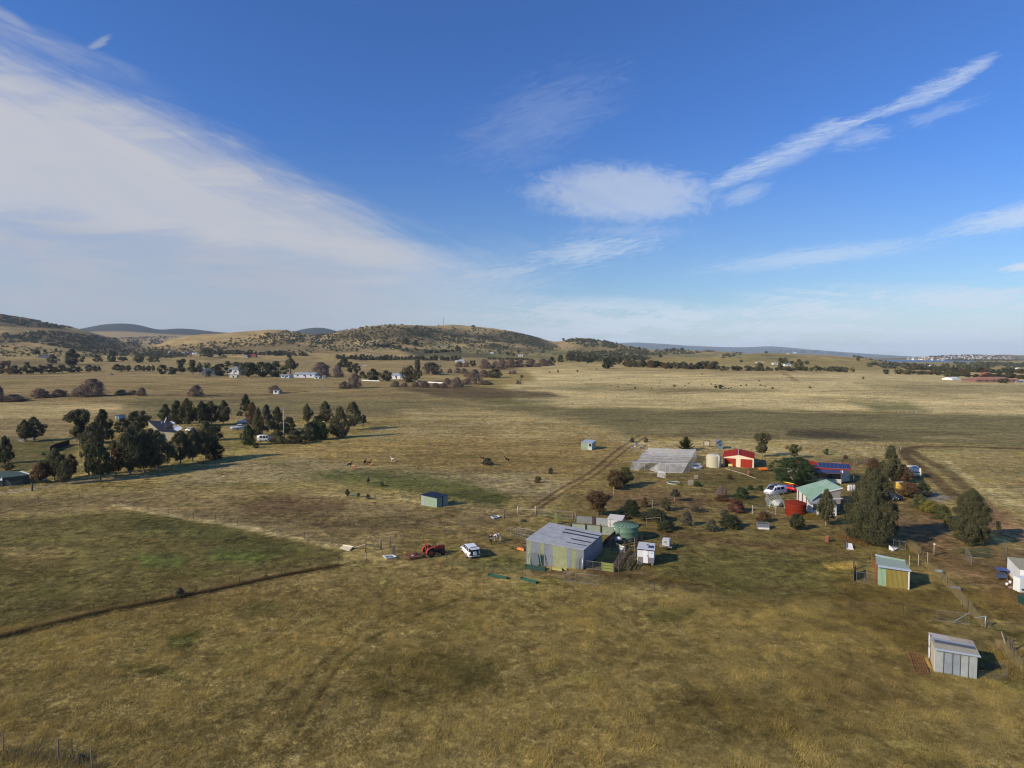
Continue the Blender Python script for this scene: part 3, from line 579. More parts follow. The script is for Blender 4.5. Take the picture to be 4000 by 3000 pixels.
# ---------------------------------------------------------------- common materials
white=mat('white_paint',(.74,.73,.69),.45,var=.1,scale=3,dirt=((.45,.40,.30),.35));cream=mat('cream_steel',(.66,.58,.40),.5,var=.06,scale=2)
galv=mat('galvanised_steel',(.36,.38,.39),.42,.35,.25,1.6,dirt=((.24,.23,.21),.4));pipe=mat('galvanised_pipe',(.26,.265,.26),.45,.3,.15,8)
timber=mat('weathered_timber',(.20,.155,.11),.9,var=.35,scale=5);dtimber=mat('dark_timber',(.10,.075,.05),.9,var=.35,scale=6);ptimber=mat('pale_timber',(.42,.36,.26),.85,var=.3,scale=5)
rust=mat('rusty_steel',(.24,.09,.045),.85,var=.5,scale=6);black=mat('black_rubber',(.018,.018,.018),.8,var=.2,scale=8);dark=mat('dark_void',(.02,.02,.022),.6)
glass=mat('window_glass',(.025,.032,.04),.08,var=.05,spec=.8);star=mat('steel_picket',(.07,.055,.045),.7,var=.3,scale=4)
wire_m=mat('fence_wire',(.16,.155,.15),.6,.4,.1)
def axis_of(a,b):
    d=(Vector(b)-Vector(a));d.z=0;d.normalize();return(d.x,d.y,0)
# ---------------------------------------------------------------- fences
def fence(name,pts,label,cat='fence',n=None,gap=None,ph=1.25,pm=None,pr=.035,wires=4,wr=.008,group=None,square=False,mesh=False):
    """pts: ground points; posts stand at every bend and between"""
    pm=pm or star;t=thing(name,pts[0],label,cat,group);stops=[]
    for a,b in zip(pts[:-1],pts[1:]):
        L=(b-a).length;k=max(1,round(L/gap))if gap else(n or 4)
        stops+=[a.lerp(b,i/k)for i in range(k)]
    stops.append(pts[-1])
    tpl=None
    for i,s_ in enumerate(stops):
        h=ph*random.uniform(.92,1.08);l=Vector((random.uniform(-.04,.04),random.uniform(-.04,.04),0))
        m=MB();z=Vector((0,0,0))
        if square:m.box(s_,(pr*2,pr*2,h),random.uniform(-.2,.2))
        else:m.tube(s_-Vector((0,0,.1)),s_+Vector((0,0,h))+l,pr,n=5)
        m.build('post',pm,t)
    w=MB()
    for a,b in zip(stops[:-1],stops[1:]):
        for k in range(wires):
            z=ph*(.15+.78*k/max(1,wires-1));w.tube(a+Vector((0,0,z)),b+Vector((0,0,z)),wr,n=3,cap=False)
        if mesh:
            q=max(2,int((b-a).length/.35))
            for k in range(1,q):c=a.lerp(b,k/q);w.tube(c+Vector((0,0,ph*.15)),c+Vector((0,0,ph*.93)),wr,n=3,cap=False)
    if wires:w.build('wire_mesh' if mesh else 'wire',wire_m,t)
    return t
def gate(name,a,b,h,label,m=None,rails=1,stays=1,meshed=True,r=.019,cat='gate',z0=.12,brace=False,posts=False,group=None,legs=False):
    """pipe gate between two ground points: frame, stays and mesh infill"""
    m=m or pipe;a,b=Vector(a),Vector(b);t=thing(name,a,label,cat,group);up=Vector((0,0,1))
    f=MB();lo,hi=up*z0,up*(z0+h);f.path([a+lo,b+lo,b+hi,a+hi,a+lo],r)
    f.build('gate_frame',m,t)
    for k in range(1,stays+1):c=a.lerp(b,k/(stays+1));MB().tube(c+lo,c+hi,r*.8).build('stay',m,t)
    for k in range(1,rails):z=z0+h*k/rails;MB().tube(a+up*z,b+up*z,r*.8).build('rail',m,t)
    if brace:MB().tube(a+lo,b+hi,r*.8).build('brace',m,t)
    if meshed:
        w=MB();L=(b-a).length;n=max(3,int(L/.12))
        for k in range(1,n):c=a.lerp(b,k/n);w.tube(c+lo,c+hi,.004,n=3,cap=False)
        for k in range(1,8):z=z0+h*k/8;w.tube(a+up*z,b+up*z,.004,n=3,cap=False)
        w.build('mesh_infill',wire_m,t)
    if posts:
        for c in(a,b):
            q=MB();q.tube(c,c+up*(z0+h+.15),.05,n=7);q.build('post',timber,t)
    return t
# ---------------------------------------------------------------- sheds
def shed_from(name,label,fl,fr,depth_vec,hl,hr,hbl,hbr,wall,roof,cat='shed',over=.12,front=None,door=None,t=.04,roofcuts=None,roofmats=None,trim=None,group=None,open_front=None):
    """lean-to shed: front-left and front-right ground corners, a vector to the back, four corner heights"""
    fl,fr=Vector(fl),Vector(fr);dv=Vector(depth_vec);bl,br=fl+dv,fr+dv;T=thing(name,fl,label,cat,group);z=Vector((0,0,1))
    cuts,mats_=front if front else([],[wall])
    fm=MB();fm.wallpanels(fl,fr,hl,hr,cuts,t,list(range(len(mats_)))if front else[0]);fm.build('front_wall',mats_,T)
    m=MB();m.wallpanels(fr,br,hr,hbr,[],t,[0]);m.build('side_wall',wall,T)
    m=MB();m.wallpanels(br,bl,hbr,hbl,[],t,[0]);m.build('back_wall',wall,T)
    m=MB();m.wallpanels(bl,fl,hbl,hl,[],t,[0]);m.build('side_wall',wall,T)
    e=(fr-fl).normalized()*over;g_=dv.normalized()*over;up=z*.06
    q=[fl-e-g_+z*hl+up,fr+e-g_+z*hr+up,br+e+g_+z*hbr+up,bl-e+g_+z*hbl+up]
    r=MB();r.slab(q,.05,0,direction=(0,0,1));ro=r.build('roof',roof,T)
    return T,q
def on_plane(k,x,y,p0,n):
    u,s_=ray(*zm(k,x,y));d=Vector((u,1,s_));o=Vector((0,0,HC));return o+d*((p0-o).dot(n)/d.dot(n))
def on_quad(q,u,v,lift=0.0):
    a=q[0].lerp(q[1],u);b=q[3].lerp(q[2],u);p=a.lerp(b,v);n=(q[1]-q[0]).cross(q[3]-q[0]).normalized();return p+n*lift
def patch_on(q,u0,u1,v0,v1,t=.02,mi=0,mb=None):
    mb=mb or MB();c=[on_quad(q,u0,v0,t),on_quad(q,u1,v0,t),on_quad(q,u1,v1,t),on_quad(q,u0,v1,t)]
    mb.slab(c,t*.8,mi);return mb
# ================================================================ THE YARD IN THE MIDDLE
UP=Vector((0,0,1))
FL=GZ('D',335,768);BRt=None
hFL=topz(FL,zm('D',0,468)[1]);FR=GZ('D',1032,832);hFR=topz(FR,zm('D',0,603)[1])
hBR=hFR+.25;BR=GZ('D',1273,390,hBR);BR.z=0;hBL=hFL+.2;BL=GZ('D',625,263,hBL);BL.z=0
ax=axis_of(FL,FR)
lime=mat('lime_green_sheet',(.33,.35,.18),.6,.1,.3,1.2,(ax,3.2,.8),dirt=((.22,.22,.16),.5));bluish=mat('grey_blue_sheet',(.27,.29,.30),.55,.2,.3,1.3,(ax,3.2,.8),dirt=((.17,.16,.15),.5))
az=axis_of(FR,BR);sideg=mat('grey_sheet_side',(.26,.29,.32),.55,.25,.3,1.3,(az,3.2,.8),dirt=((.17,.16,.15),.5))
roofm=mat('old_roof_sheet',(.47,.465,.43),.65,.08,.3,.9,((az[0],az[1],0),2.2,.5),dirt=((.15,.16,.17),.6));sky_l=mat('roof_skylight',(.022,.024,.034),.35,var=.2)
T=thing('corrugated_shed',FL,'large corrugated iron shed with striped lime and grey front wall in the yard','shed')
cuts=[.075,.235,.315,.405,.475,.725,.805,.89];seq=[0,1,0,1,1,0,1,0,1]
m=MB();m.wallpanels(FL,FR,hFL,hFR,cuts,.05,seq);m.build('front_wall',[lime,bluish],T)
m=MB();m.wallpanels(FR,BR,hFR,hBR,[],.05,[0]);m.build('side_wall',sideg,T)
m=MB();m.wallpanels(BR,BL,hBR,hBL,[],.05,[0]);m.build('back_wall',bluish,T)
m=MB();m.wallpanels(BL,FL,hBL,hFL,[],.05,[0]);m.build('side_wall',sideg,T)
m=MB();m.box(FR+Vector((.06,-.06,0)),(.12,.12,hFR),0);m.build('corner_post',galv,T)
e=(FR-FL).normalized()*.1;g_=(BL-FL).normalized()*.12
RQ=planar([FL-e-g_+UP*(hFL+.08),FR+e-g_+UP*(hFR+.08),BR+e+g_+UP*(hBR+.08),BL-e+g_+UP*(hBL+.08)])
m=MB()
m.slab(RQ,.06,0,direction=(0,0,1));R1=m.build('roof',roofm,T)
for u0,u1,v0,v1 in((.36,1.0,.80,.85),(.38,1.0,.635,.69),(.63,.985,.395,.44),(.62,.985,.215,.24)):
    m=patch_on(RQ,u0,u1,v0,v1,.02);s_=m.build('skylight',sky_l,R1)
m=MB()
for v0 in(.10,.31,.52,.73,.93):patch_on(RQ,.02,.99,v0,v0+.006,.015,0,m)
m.build('roof_flashing',galv,R1)
def aframe(name,k,pts,label):
    T=thing(name,pts[0],label,'stand');m=MB()
    for a,b in((0,1),(1,2)):m.tube(pts[a],pts[b],.035)
    mid1=pts[0].lerp(pts[1],.3);mid2=pts[2].lerp(pts[1],.3);m.tube(mid1,mid2,.025);m.build('leg_frame',pipe,T);return T
def lift(v,z):return Vector((v.x,v.y,z))
T=thing('trestle_frame',GZ('D',345,742),'pale pipe trestle of two A-frames with a mesh panel before the striped shed wall','trestle')
a0=GZ('D',345,742);a1=GZ('D',500,752)
for i,c in enumerate((GZ('D',365,800),GZ('D',498,812))):
    m=MB();apex=lift(c+Vector((0,.25,0)),2.0);s_=(FR-FL).normalized()
    m.tube(c-s_*.22,apex,.035);m.tube(c+s_*.30+Vector((0,.1,0)),apex,.035);m.tube(c-s_*.18+UP*.5,c+s_*.25+UP*.5,.025);m.build('leg',mat('pale_green_pipe',(.30,.36,.28),.6),T)
b0=lift(GZ('D',365,800)+Vector((0,.25,0)),2.0);b1=lift(GZ('D',498,812)+Vector((0,.25,0)),2.0)
m=MB();m.tube(b0,b1,.035);m.build('crossbar',pipe,T)
m=MB();p0,p1=b0.copy(),b1.copy();p0.z=p1.z=.15;m.slab([p0+(p1-p0)*.15,p0+(p1-p0)*.85,p0+(p1-p0)*.85+UP*1.75,p0+(p1-p0)*.15+UP*1.75],.02)
m.build('panel',mat('dull_panel',(.15,.17,.18),.6),T)
greensteel=mat('dark_green_steel',(.03,.075,.055),.6,.1,.3,4);greensteel2=mat('green_steel',(.03,.095,.062),.6,.1,.3,4)
def channel(a,b,w,h,m,name,label,cat,group=None):
    a,b=Vector(a),Vector(b);T=thing(name,a,label,cat,group);d=(b-a).normalized();s_=Vector((-d.y,d.x,0))*w/2;q=MB()
    q.slab([a-s_+UP*.06,b-s_+UP*.06,b+s_+UP*.06,a+s_+UP*.06],.04,direction=(0,0,1))
    for k in(-1,1):q.slab([a+s_*k,b+s_*k,b+s_*k*1.1+UP*h,a+s_*k*1.1+UP*h],.03)
    q.build('channel',m,T)
    for e in(a,b):
        q=MB();q.slab([e-s_*1.02+UP*.02,e+s_*1.02+UP*.02,e+s_*1.12+UP*h*.98,e-s_*1.12+UP*h*.98],.03);q.build('end_plate',dark,T)
    return T
channel(GZ('D',325,805),GZ('D',575,838),.5,.3,greensteel,'steel_channel','dark green steel channel lying along the foot of the striped shed wall','steel channel','green steel channels')
channel(GZ('D',330,824)+UP*0,GZ('D',565,856),.25,.22,greensteel,'steel_channel','narrow dark green channel on the yard side of the pair at the shed wall','steel channel','green steel channels')
channel(G(1908,2249),G(1983,2262),.42,.25,greensteel2,'steel_channel','green channel in the grass on the car side, left one of the two','steel channel','green steel channels')
channel(G(2036,2262),G(2098,2279),.42,.25,greensteel2,'steel_channel','green channel in the grass in front of the shed, right one of the two','steel channel','green steel channels')
ybd=mat('yellow_board',(.42,.38,.13),.7,var=.25,scale=4)
T=thing('board_stack',GZ('D',650,835),'yellowish timber boards dropped against the striped shed wall','boards')
for a,b,c,d,h in(((655,825),(770,840),(775,858),(658,842),.28),((735,815),(838,830),(830,845),(740,830),.18)):
    m=MB();q=[lift(GZ('D',*p),0)for p in(a,b,c,d)][::-1];ctr=sum(q,Vector())/4
    m.slab([lift(p,h)for p in q],h*.9,direction=(0,0,1));m.build('board',ybd,T)
orange=mat('orange_paint',(.70,.19,.03),.45,var=.25,scale=5,dirt=((.25,.1,.04),.6))
T=thing('grader_blade',GZ('D',225,600),'small rusty grader implement with orange blade left of the striped shed','farm implement')
a,b=GZ('D',218,588),GZ('D',302,610);m=MB();m.slab([a+UP*.02,b+UP*.02,b+UP*.38+Vector((0,.12,0)),a+UP*.38+Vector((0,.12,0))],.05);m.build('blade',orange,T)
m=MB();c=a.lerp(b,.5)+Vector((0,.35,0));m.tube(c-Vector((.45,0,-.35)),c+Vector((0,0,1.0)),.05);m.tube(c+Vector((.45,0,.35)),c+Vector((0,0,1.0)),.05)
m.tube(c+UP*.35-Vector((.5,0,0)),c+UP*.35+Vector((.6,0,0)),.05);m.tube(c+UP*.4,c+Vector((1.1,.3,.2)),.06);m.tube(c+UP*.9,c+Vector((.5,.8,.2)),.04);m.build('frame',rust,T)
gate('pipe_gate',GZ('D',803,985),GZ('D',1220,1035),1.15,'long silver pipe gate standing alone in front of the striped shed',stays=2,meshed=True)
gate('mesh_gate',GZ('D',1045,828),GZ('D',1262,855),1.05,'square-mesh gate closing the yard right of the striped shed',stays=1,meshed=True)
T=thing('arched_gate',GZ('D',945,840),'narrow mesh gate with an arched top at the shed corner','gate');a,b=GZ('D',945,838),GZ('D',1022,826)
m=MB();m.path([a,a+UP*1.15,a.lerp(b,.3)+UP*1.45,a.lerp(b,.8)+UP*1.6,b+UP*1.55,b],.03);m.tube(a+UP*.15,b+UP*.15,.025);m.build('gate_frame',pipe,T)
m=MB()
for k in range(1,9):c=a.lerp(b,k/9);m.tube(c+UP*.1,c+UP*(1.1+.35*min(1,k/6)),.006,n=3)
for k in range(1,9):m.tube(a+UP*k*.14,b+UP*k*.14,.006,n=3)
m.build('mesh_infill',wire_m,T)
T=thing('gate_post',GZ('D',1030,832),'pale round post at the right corner of the striped shed','post');m=MB();c=GZ('D',1030,832);m.tube(c+Vector((0,-.15,0)),c+Vector((0,-.15,1.45)),.11,n=9);m.build('pole',galv,T)
mossy=mat('mossy_timber',(.22,.24,.07),.85,var=.3,scale=5)
T=thing('plank_panel',GZ('D',1265,858),'mossy green plank panel at the foot of the cattle race','panel');a,b=GZ('D',1265,853),GZ('D',1410,872)
for k in range(3):m=MB();m.slab([a+UP*(.05+.40*k),b+UP*(.05+.40*k),b+UP*(.38+.40*k),a+UP*(.38+.40*k)],.05);m.build('plank',mossy,T)
for c in(a,b):m=MB();m.box(c+Vector((0,.07,0)),(.12,.1,1.3));m.build('post',timber,T)
def railline(T,a,b,h,n,rails,rm=timber,w=.05):
    a,b=Vector(a),Vector(b)
    for k in range(n+1):c=a.lerp(b,k/n);m=MB();m.box(c,(.10,.10,h*1.04));m.build('post',dtimber,T)
    for k in range(rails):
        z=h*(k+1)/rails-.08;m=MB();d=(b-a).normalized();s_=Vector((-d.y,d.x,0))*.075
        m.slab([a+s_+UP*z,b+s_+UP*z,b+s_+UP*(z+.15),a+s_+UP*(z+.15)],w);m.build('rail',rm,T)
T=thing('cattle_race',GZ('D',1420,870),'weathered timber cattle race of long rails between tank and white cabin','cattle race')
railline(T,GZ('D',1418,872),GZ('D',1560,640),1.15,4,4);railline(T,GZ('D',1475,868),GZ('D',1625,655),1.15,4,3);railline(T,GZ('D',1585,862),GZ('D',1700,690),1.15,3,3)
T=thing('timber_rails',GZ('D',1560,640),'dark timber rails running up to the side of the green water tank','rail fence')
railline(T,GZ('D',1545,585),GZ('D',1760,530),1.2,3,3,dtimber);
T=thing('loading_ramp',GZ('D',1290,560),'dark timber loading ramp between striped shed and green tank','ramp')
a,b=GZ('D',1290,560),GZ('D',1435,470)
for k in(0,.7):
    m=MB();o=Vector((.75*k,-.9*k,0));m.slab([a+o+UP*.1,b+o+UP*.6,b+o+UP*1.5,a+o+UP*1.0],.05);m.build('side_rail',dtimber,T)
m=MB();m.slab([a+UP*.15,a+Vector((.5,-.6,.15)),b+Vector((.5,-.6,.65)),b+UP*.65],.06,direction=(0,0,1));m.build('ramp_floor',timber,T)
tg=mat('green_tank_steel',(.135,.235,.145),.45,.1,.12,1.0,dirt=((.10,.17,.11),.5));tg2=mat('green_tank_roof',(.17,.27,.18),.45,.1,.2,1.0);ribm=mat('dark_rib',(.035,.06,.045),.5)
TL=GZ('D',1435,0+470);TRr=GZ('D',1745,470);c=GZ('D',1590,505);rT=310*.31646/2*m_per_px(c.y)*1.0;c=c+Vector((0,rT*.95,0));hT=topz(c-Vector((0,rT,0)),zm('D',0,330)[1])
T=thing('water_tank',c,'round green steel water tank with cone roof behind the striped shed','water tank')
m=MB();m.lathe(c,[(rT,0),(rT,hT*.33),(rT*1.006,hT*.34),(rT,hT*.35),(rT,hT*.66),(rT*1.006,hT*.67),(rT,hT*.68),(rT,hT)],40);m.build('tank_wall',tg,T)
m=MB();m.lathe(c,[(rT*1.04,hT-.02),(rT*1.04,hT+.05),(.18,hT+.62),(.02,hT+.66)],40,sm=False);rf=m.build('roof',tg2,T)
m=MB()
for k in range(18):t=2*math.pi*k/18;d=Vector((math.cos(t),math.sin(t),0));m.tube(c+d*.2+UP*(hT+.64),c+d*rT*1.03+UP*(hT+.07),.045,n=4)
m.build('roof_rib',ribm,rf)
a=GZ('D',1410,300,hT+.05);m=MB();m.tube(a,a+Vector((1.0,.1,-.02)),.06);m.build('inlet_pipe',white,T)
m=MB();m.tube(c+Vector((-rT*.98,-.5,1.9)),c+Vector((-rT*.35,-rT*1.1,.35)),.045);m.tube(c+Vector((-rT*.75,-rT*.75,hT)),c+Vector((-rT*.72,-rT*.78,0)),.05);m.build('downpipe',galv,T)
a,b=GZ('D',1340,340),GZ('D',1440,352);ww=mat('white_sheet',(.62,.60,.54),.6,var=.15,scale=2,stripe=(axis_of(a,b),4,.6),dirt=((.4,.33,.26),.4))
shed_from('white_hut','small white sheet-metal hut behind the green water tank',a,a+(b-a).normalized()*2.3,Vector((.8,1.9,0)),1.75,1.75,2.0,2.0,ww,mat('pale_roof',(.55,.53,.46),.6,var=.2,scale=1))
T=thing('white_drum',GZ('D',1425,515),'white drum lying on its side under the loading ramp','drum');c=GZ('D',1425,512)+UP*.75;m=MB();m.tube(c,c+Vector((1.1,-.1,0)),.3,n=14);m.build('barrel',white,T);m=MB();m.tube(c+Vector((1.1,-.1,0)),c+Vector((1.18,-.1,0)),.27,n=14);m.build('lid',rust,T)
for dx in(.3,.8):m=MB();m.box(c+Vector((dx,0,-.75)),(.1,.5,.5));m.build('cradle',timber,T)
gate('mesh_gate',GZ('D',1375,605),GZ('D',1478,625),1.1,'small mesh gate between the shed side and the cattle race',stays=0)
T=thing('board_gate',GZ('D',1492,640),'white four-board gate at the top of the cattle race','gate');a,b=GZ('D',1490,630),GZ('D',1555,640)
for k in range(3):m=MB();z=.12+.36*k;m.slab([a+UP*z,b+UP*z,b+UP*(z+.25),a+UP*(z+.25)],.05);m.build('board',white,T)
m=MB();m.box(a,(.1,.1,1.25));m.build('post',white,T)
T=thing('tall_post',GZ('D',1672,600),'tall pale post between cattle race and white cabin','post');m=MB();c=GZ('D',1672,600);m.tube(c,c+UP*1.9,.06,n=6);m.build('pole',timber,T)
T=thing('tall_post',GZ('D',1368,400),'thin grey post before the white hut','post');m=MB();c=GZ('D',1368,405);m.tube(c,c+UP*2.6,.05,n=6);m.build('pole',galv,T)
A=GZ('D',1703,775);B_=GZ('D',1908,790);L=(B_-A);wv_=L.length;dv=Vector((-L.y,L.x,0)).normalized()*2.7;dv=Vector((.75,2.45,0))
h0=.3;H1=topz(A,zm('D',0,575)[1]);H2=topz(B_,zm('D',0,598)[1]);cw=mat('cabin_white',(.72,.71,.68),.5,var=.1,scale=2,dirt=((.5,.46,.4),.3));cg=mat('cabin_grey',(.20,.18,.17),.7,var=.2,scale=3)
T=thing('portable_cabin',A,'white portable cabin with grey lower panels, standing on stumps right of the green tank','cabin')
m=MB()
for(u0,u1,z0,z1,mi)in((0,.36,.42,1,0),(.36,.66,0,1,2),(.66,1,.42,1,0),(0,.36,0,.42,1),(.66,1,0,.42,1)):
    p0=A.lerp(B_,u0);p1=A.lerp(B_,u1);zz=lambda u,k:h0+(H1+(H2-H1)*u-h0)*k
    m.slab([lift(p0,zz(u0,z0)),lift(p1,zz(u1,z0)),lift(p1,zz(u1,z1)),lift(p0,zz(u0,z1))],.06,mi if mi!=2 else 0)
m.build('front_wall',[cw,cg],T)
for(P0,P1,hA,hB)in((B_,B_+dv,H2,H2+.1),(B_+dv,A+dv,H2+.1,H1+.1),(A+dv,A,H1+.1,H1)):
    m=MB();m.wallpanels(P0,P1,hA,hB,[],.06,[0],base=h0);m.build('side_wall',cw,T)
p0,p1=A.lerp(B_,.385),A.lerp(B_,.645);o=Vector((0,-.05,0));m=MB();m.slab([lift(p0,h0)+o,lift(p1,h0)+o,lift(p1,H2-.16)+o,lift(p0,H1-.16)+o],.04);d_=m.build('door',mat('door_white',(.8,.79,.76),.4),T)
m=MB();m.box(lift(p1,h0+1.0)+Vector((-.1,-.1,0)),(.05,.05,.14));m.build('handle',dark,d_)
m=MB();pv=A.lerp(B_,.8)+o;m.slab([lift(pv,1.75),lift(pv+L*.1,1.72),lift(pv+L*.1,1.82),lift(pv,1.85)],.03);m.build('vent',galv,T)
m=MB();m.slab([lift(A+o,H1-.17),lift(B_+o,H2-.17),lift(B_+o,H2-.02),lift(A+o,H1-.02)],.03);m.build('fascia',mat('navy_trim',(.03,.04,.09),.5),T)
q=[A-L.normalized()*.08+Vector((0,-.15,H1+.06)),B_+L.normalized()*.08+Vector((0,-.15,H2+.06)),B_+dv*1.03+UP*(H2+.16),A+dv*1.03+UP*(H1+.16)]
m=MB();m.slab(q,.06,direction=(0,0,1));r_=m.build('roof',mat('cabin_roof',(.55,.54,.51),.5,var=.12,scale=2),T)
m=MB();m.slab([on_quad(q,u,v,.02)for u,v in((.58,.25),(.92,.25),(.96,.52),(.86,.64),(.78,.52),(.62,.66),(.56,.76),(.5,.64),(.66,.5))],.015,direction=(0,0,1));m.build('roof_patch',mat('blue_tarp_patch',(.02,.03,.12),.5),r_)
for u,v in((.1,.1),(.25,.05),(.9,.1),(.1,.9),(.9,.9)):
    c=A+L*u+dv*v;m=MB();m.box(lift(c,0),(.2,.2,h0),.2);m.build('stump',ptimber,T)
c=GZ('D',2045,590);T=thing('liquid_tote',c+UP*.45,'white caged plastic tote standing on a small trailer','tank');rz=-.42
m=MB();m.box(c+Vector((.35,.55,.50)),(1.05,1.0,1.0),rz,top=(.98,.98));m.build('container',mat('white_plastic',(.60,.60,.55),.5,var=.15,scale=3),T,bevel=.05)
m=MB();ca,sa=math.cos(rz),math.sin(rz);cc=c+Vector((.35,.55,.50));R2=lambda x,y,z:cc+Vector((x*ca-y*sa,x*sa+y*ca,z))
for k in range(5):
    z=.05+k*.24;m.path([R2(-.56,-.54,z),R2(.56,-.54,z),R2(.56,.54,z),R2(-.56,.54,z),R2(-.56,-.54,z)],.014,n=4)
for k in range(6):
    x=-.56+k*.224;m.tube(R2(x,-.54,0),R2(x,-.54,1.02),.012,n=4);m.tube(R2(.56,x*.96,0),R2(.56,x*.96,1.02),.012,n=4)
m.build('cage',galv,T)
m=MB();m.slab([R2(-.3,-.56,.45),R2(.15,-.56,.45),R2(.15,-.56,.8),R2(-.3,-.56,.8)],.01);m.build('label_plate',mat('grey_plate',(.25,.30,.27),.5),T)
T=thing('flat_trailer',c,'small rusty flat trailer under the caged white tote','trailer');m=MB();m.box(R2(0,0,-.14),(1.9,1.5,.12),rz);m.build('deck',timber,T)
for s_ in(-1,1):
    w=R2(.2,.82*s_,-.3);m=MB();m.tube(w-Vector((-sa,ca,0))*.07,w+Vector((-sa,ca,0))*.07,.27,n=16);wh=m.build('wheel',black,T)
m=MB();m.tube(R2(-.9,0,-.12),R2(-2.0,0,-.12),.05);m.tube(R2(-1.9,0,-.12),R2(-1.9,0,-.44),.03);m.build('drawbar',rust,T)
m=MB();m.tube(R2(.95,-.7,-.05),R2(1.1,.7,.25),.05);m.build('tail_bar',black,T)
wall_ax=axis_of(GZ('D',960,210),GZ('D',1340,290));cgrey=mat('corrugated_fence',(.24,.25,.24),.6,.2,.25,1.2,(wall_ax,3,.7),dirt=((.2,.13,.09),.5))
T=thing('corrugated_fence',GZ('D',960,262),'rusty grey corrugated iron fence behind the yard','fence');pts=[GZ('D',955,262),GZ('D',1150,278),GZ('D',1345,300)]
for i,(a,b)in enumerate(zip(pts[:-1],pts[1:])):m=MB();m.slab([a,b,b+UP*1.25,a+UP*1.25],.04);m.build('sheet',[cgrey,galv][i%2],T)
c=GZ('D',1160,282);m=MB();m.box(c+Vector((0,-.1,0)),(.45,.2,1.5));m.build('post',dtimber,T)
T=thing('corrugated_fence',GZ('D',870,330),'pale green corrugated pen wall right behind the shed roof','fence');a,b=GZ('D',880,370),GZ('D',1440,420)
pg_=mat('pale_green_sheet',(.28,.33,.26),.6,.1,.25,1.2,(wall_ax,3,.7));m=MB();m.slab([a,b,b+UP*1.35,a+UP*1.35],.04);m.build('sheet',pg_,T)
for k in range(4):c=a.lerp(b,k/3);m=MB();m.box(c+Vector((0,-.12,0)),(.14,.14,1.7));m.build('post',dtimber,T)
T=thing('timber_post',GZ('D',700,262),'thick mossy yellow-green post behind the shed roof','post');c=GZ('D',700,275);m=MB();m.box(c,(.5,.3,1.6));m.build('pole',mossy,T);m=MB();m.box(c+Vector((.05,0,1.6)),(.15,.15,.25));m.build('cap',ptimber,T)
gate('pipe_gate',GZ('D',455,165),GZ('D',750,195),1.15,'silver pipe gate, left one of the pair behind the shed',stays=2)
gate('pipe_gate',GZ('D',750,205),GZ('D',905,222),1.25,'silver pipe gate beside the brown corner posts behind the shed',stays=1)
T=thing('strainer_posts',GZ('D',232,150),'two thick pale strainer posts with a top rail at the paddock lane','strainer');a,b=GZ('D',229,152),GZ('D',447,168)
for c,h in((a,1.45),(b,1.75)):m=MB();m.tube(c,c+UP*h,.12,n=8);m.build('post',ptimber,T)
m=MB();m.tube(a+UP*1.0,b+UP*1.05,.06);m.build('rail',ptimber,T)
T=thing('corner_post',GZ('D',905,250),'pair of brown timber corner posts beside the corrugated fence','post')
for p_,h in(((905,250),1.5),((943,235),1.5)):c=GZ('D',*p_);m=MB();m.tube(c,c+UP*h,.11,n=8);m.build('post',timber,T)
T=thing('timber_post',GZ('D',66,200),'dark timber post at the lane beside the bath trough','post');c=GZ('D',66,202);m=MB();m.tube(c,c+UP*1.5,.1,n=8);m.build('pole',dtimber,T)
gate('pipe_gate',GZ('D',140,402),GZ('D',330,458),1.05,'pipe gate swung out left of the striped shed',stays=2)
gate('pipe_gate',GZ('D',225,398),GZ('D',440,440),.95,'second pipe gate behind the one swung out left of the shed',stays=2)
rock=mat('dark_stone',(.05,.048,.045),.9,var=.3,scale=3)
def lumpy(name,c,s,label,cat,m,seed=0,group=None,n=2):
    bm=bmesh.new();bmesh.ops.create_icosphere(bm,subdivisions=n,radius=1.0);rr=random.Random(seed)
    for v in bm.verts:v.co*=rr.uniform(.78,1.15);v.co=Vector((v.co.x*s[0],v.co.y*s[1],v.co.z*s[2]))
    me=bpy.data.meshes.new(name);bm.to_mesh(me);bm.free();me.materials.append(m);o=link(name,me);o.location=Vector(c)+UP*s[2]*.6;tag(o,label,cat,group);return o
lumpy('rock',GZ('D',300,245),(.55,.3,.25),'dark flat rock on the bare ground behind the shed','rock',rock,3)
lumpy('rock',GZ('D',160,585),(.3,.15,.1),'small dark lump beside the orange grader blade','rock',rock,5)
# ================================================================ LEFT OF THE YARD
def tub(k,pts,h,label,m=white,inner=None):
    q=[GZ(k,*p)for p in pts];c=sum(q,Vector())/4;T=thing('bathtub',c,label,'bathtub','old baths used as troughs');mo=MB();mi_=[]
    top=[lift(c+(p-c),h)for p in q];inn=[lift(c+(p-c)*.8,h)for p in q];bot=[lift(c+(p-c)*.72,h*.35)for p in q];base=[lift(c+(p-c)*.85,.02)for p in q]
    vs=top+inn+bot+base;fs=[]
    for i in range(4):j=(i+1)%4;fs+=[(i,j,4+j,4+i),(4+i,4+j,8+j,8+i),(j,i,12+i,12+j)]
    mo.add(vs,fs);mo.build('shell',m,T);mo=MB();mo.add([p+UP*.1 for p in bot],[(0,1,2,3)]);mo.build('water',inner or mat('trough_water',(.16,.16,.10),.15),T);return T
tub('E',[(768,872),(905,862),(950,888),(815,908)],.26,'white bath trough half full beside the split post, left of the slasher')
tub('E',[(2105,388),(2195,372),(2225,388),(2140,410)],.26,'white bath trough at the fence behind the people')
T=thing('feed_trough',GZ('E',300,795),'cream folded feed trough tipped over at the paddock corner','trough');q=[GZ('E',*p)for p in((240,765),(280,748),(405,770),(365,800))]
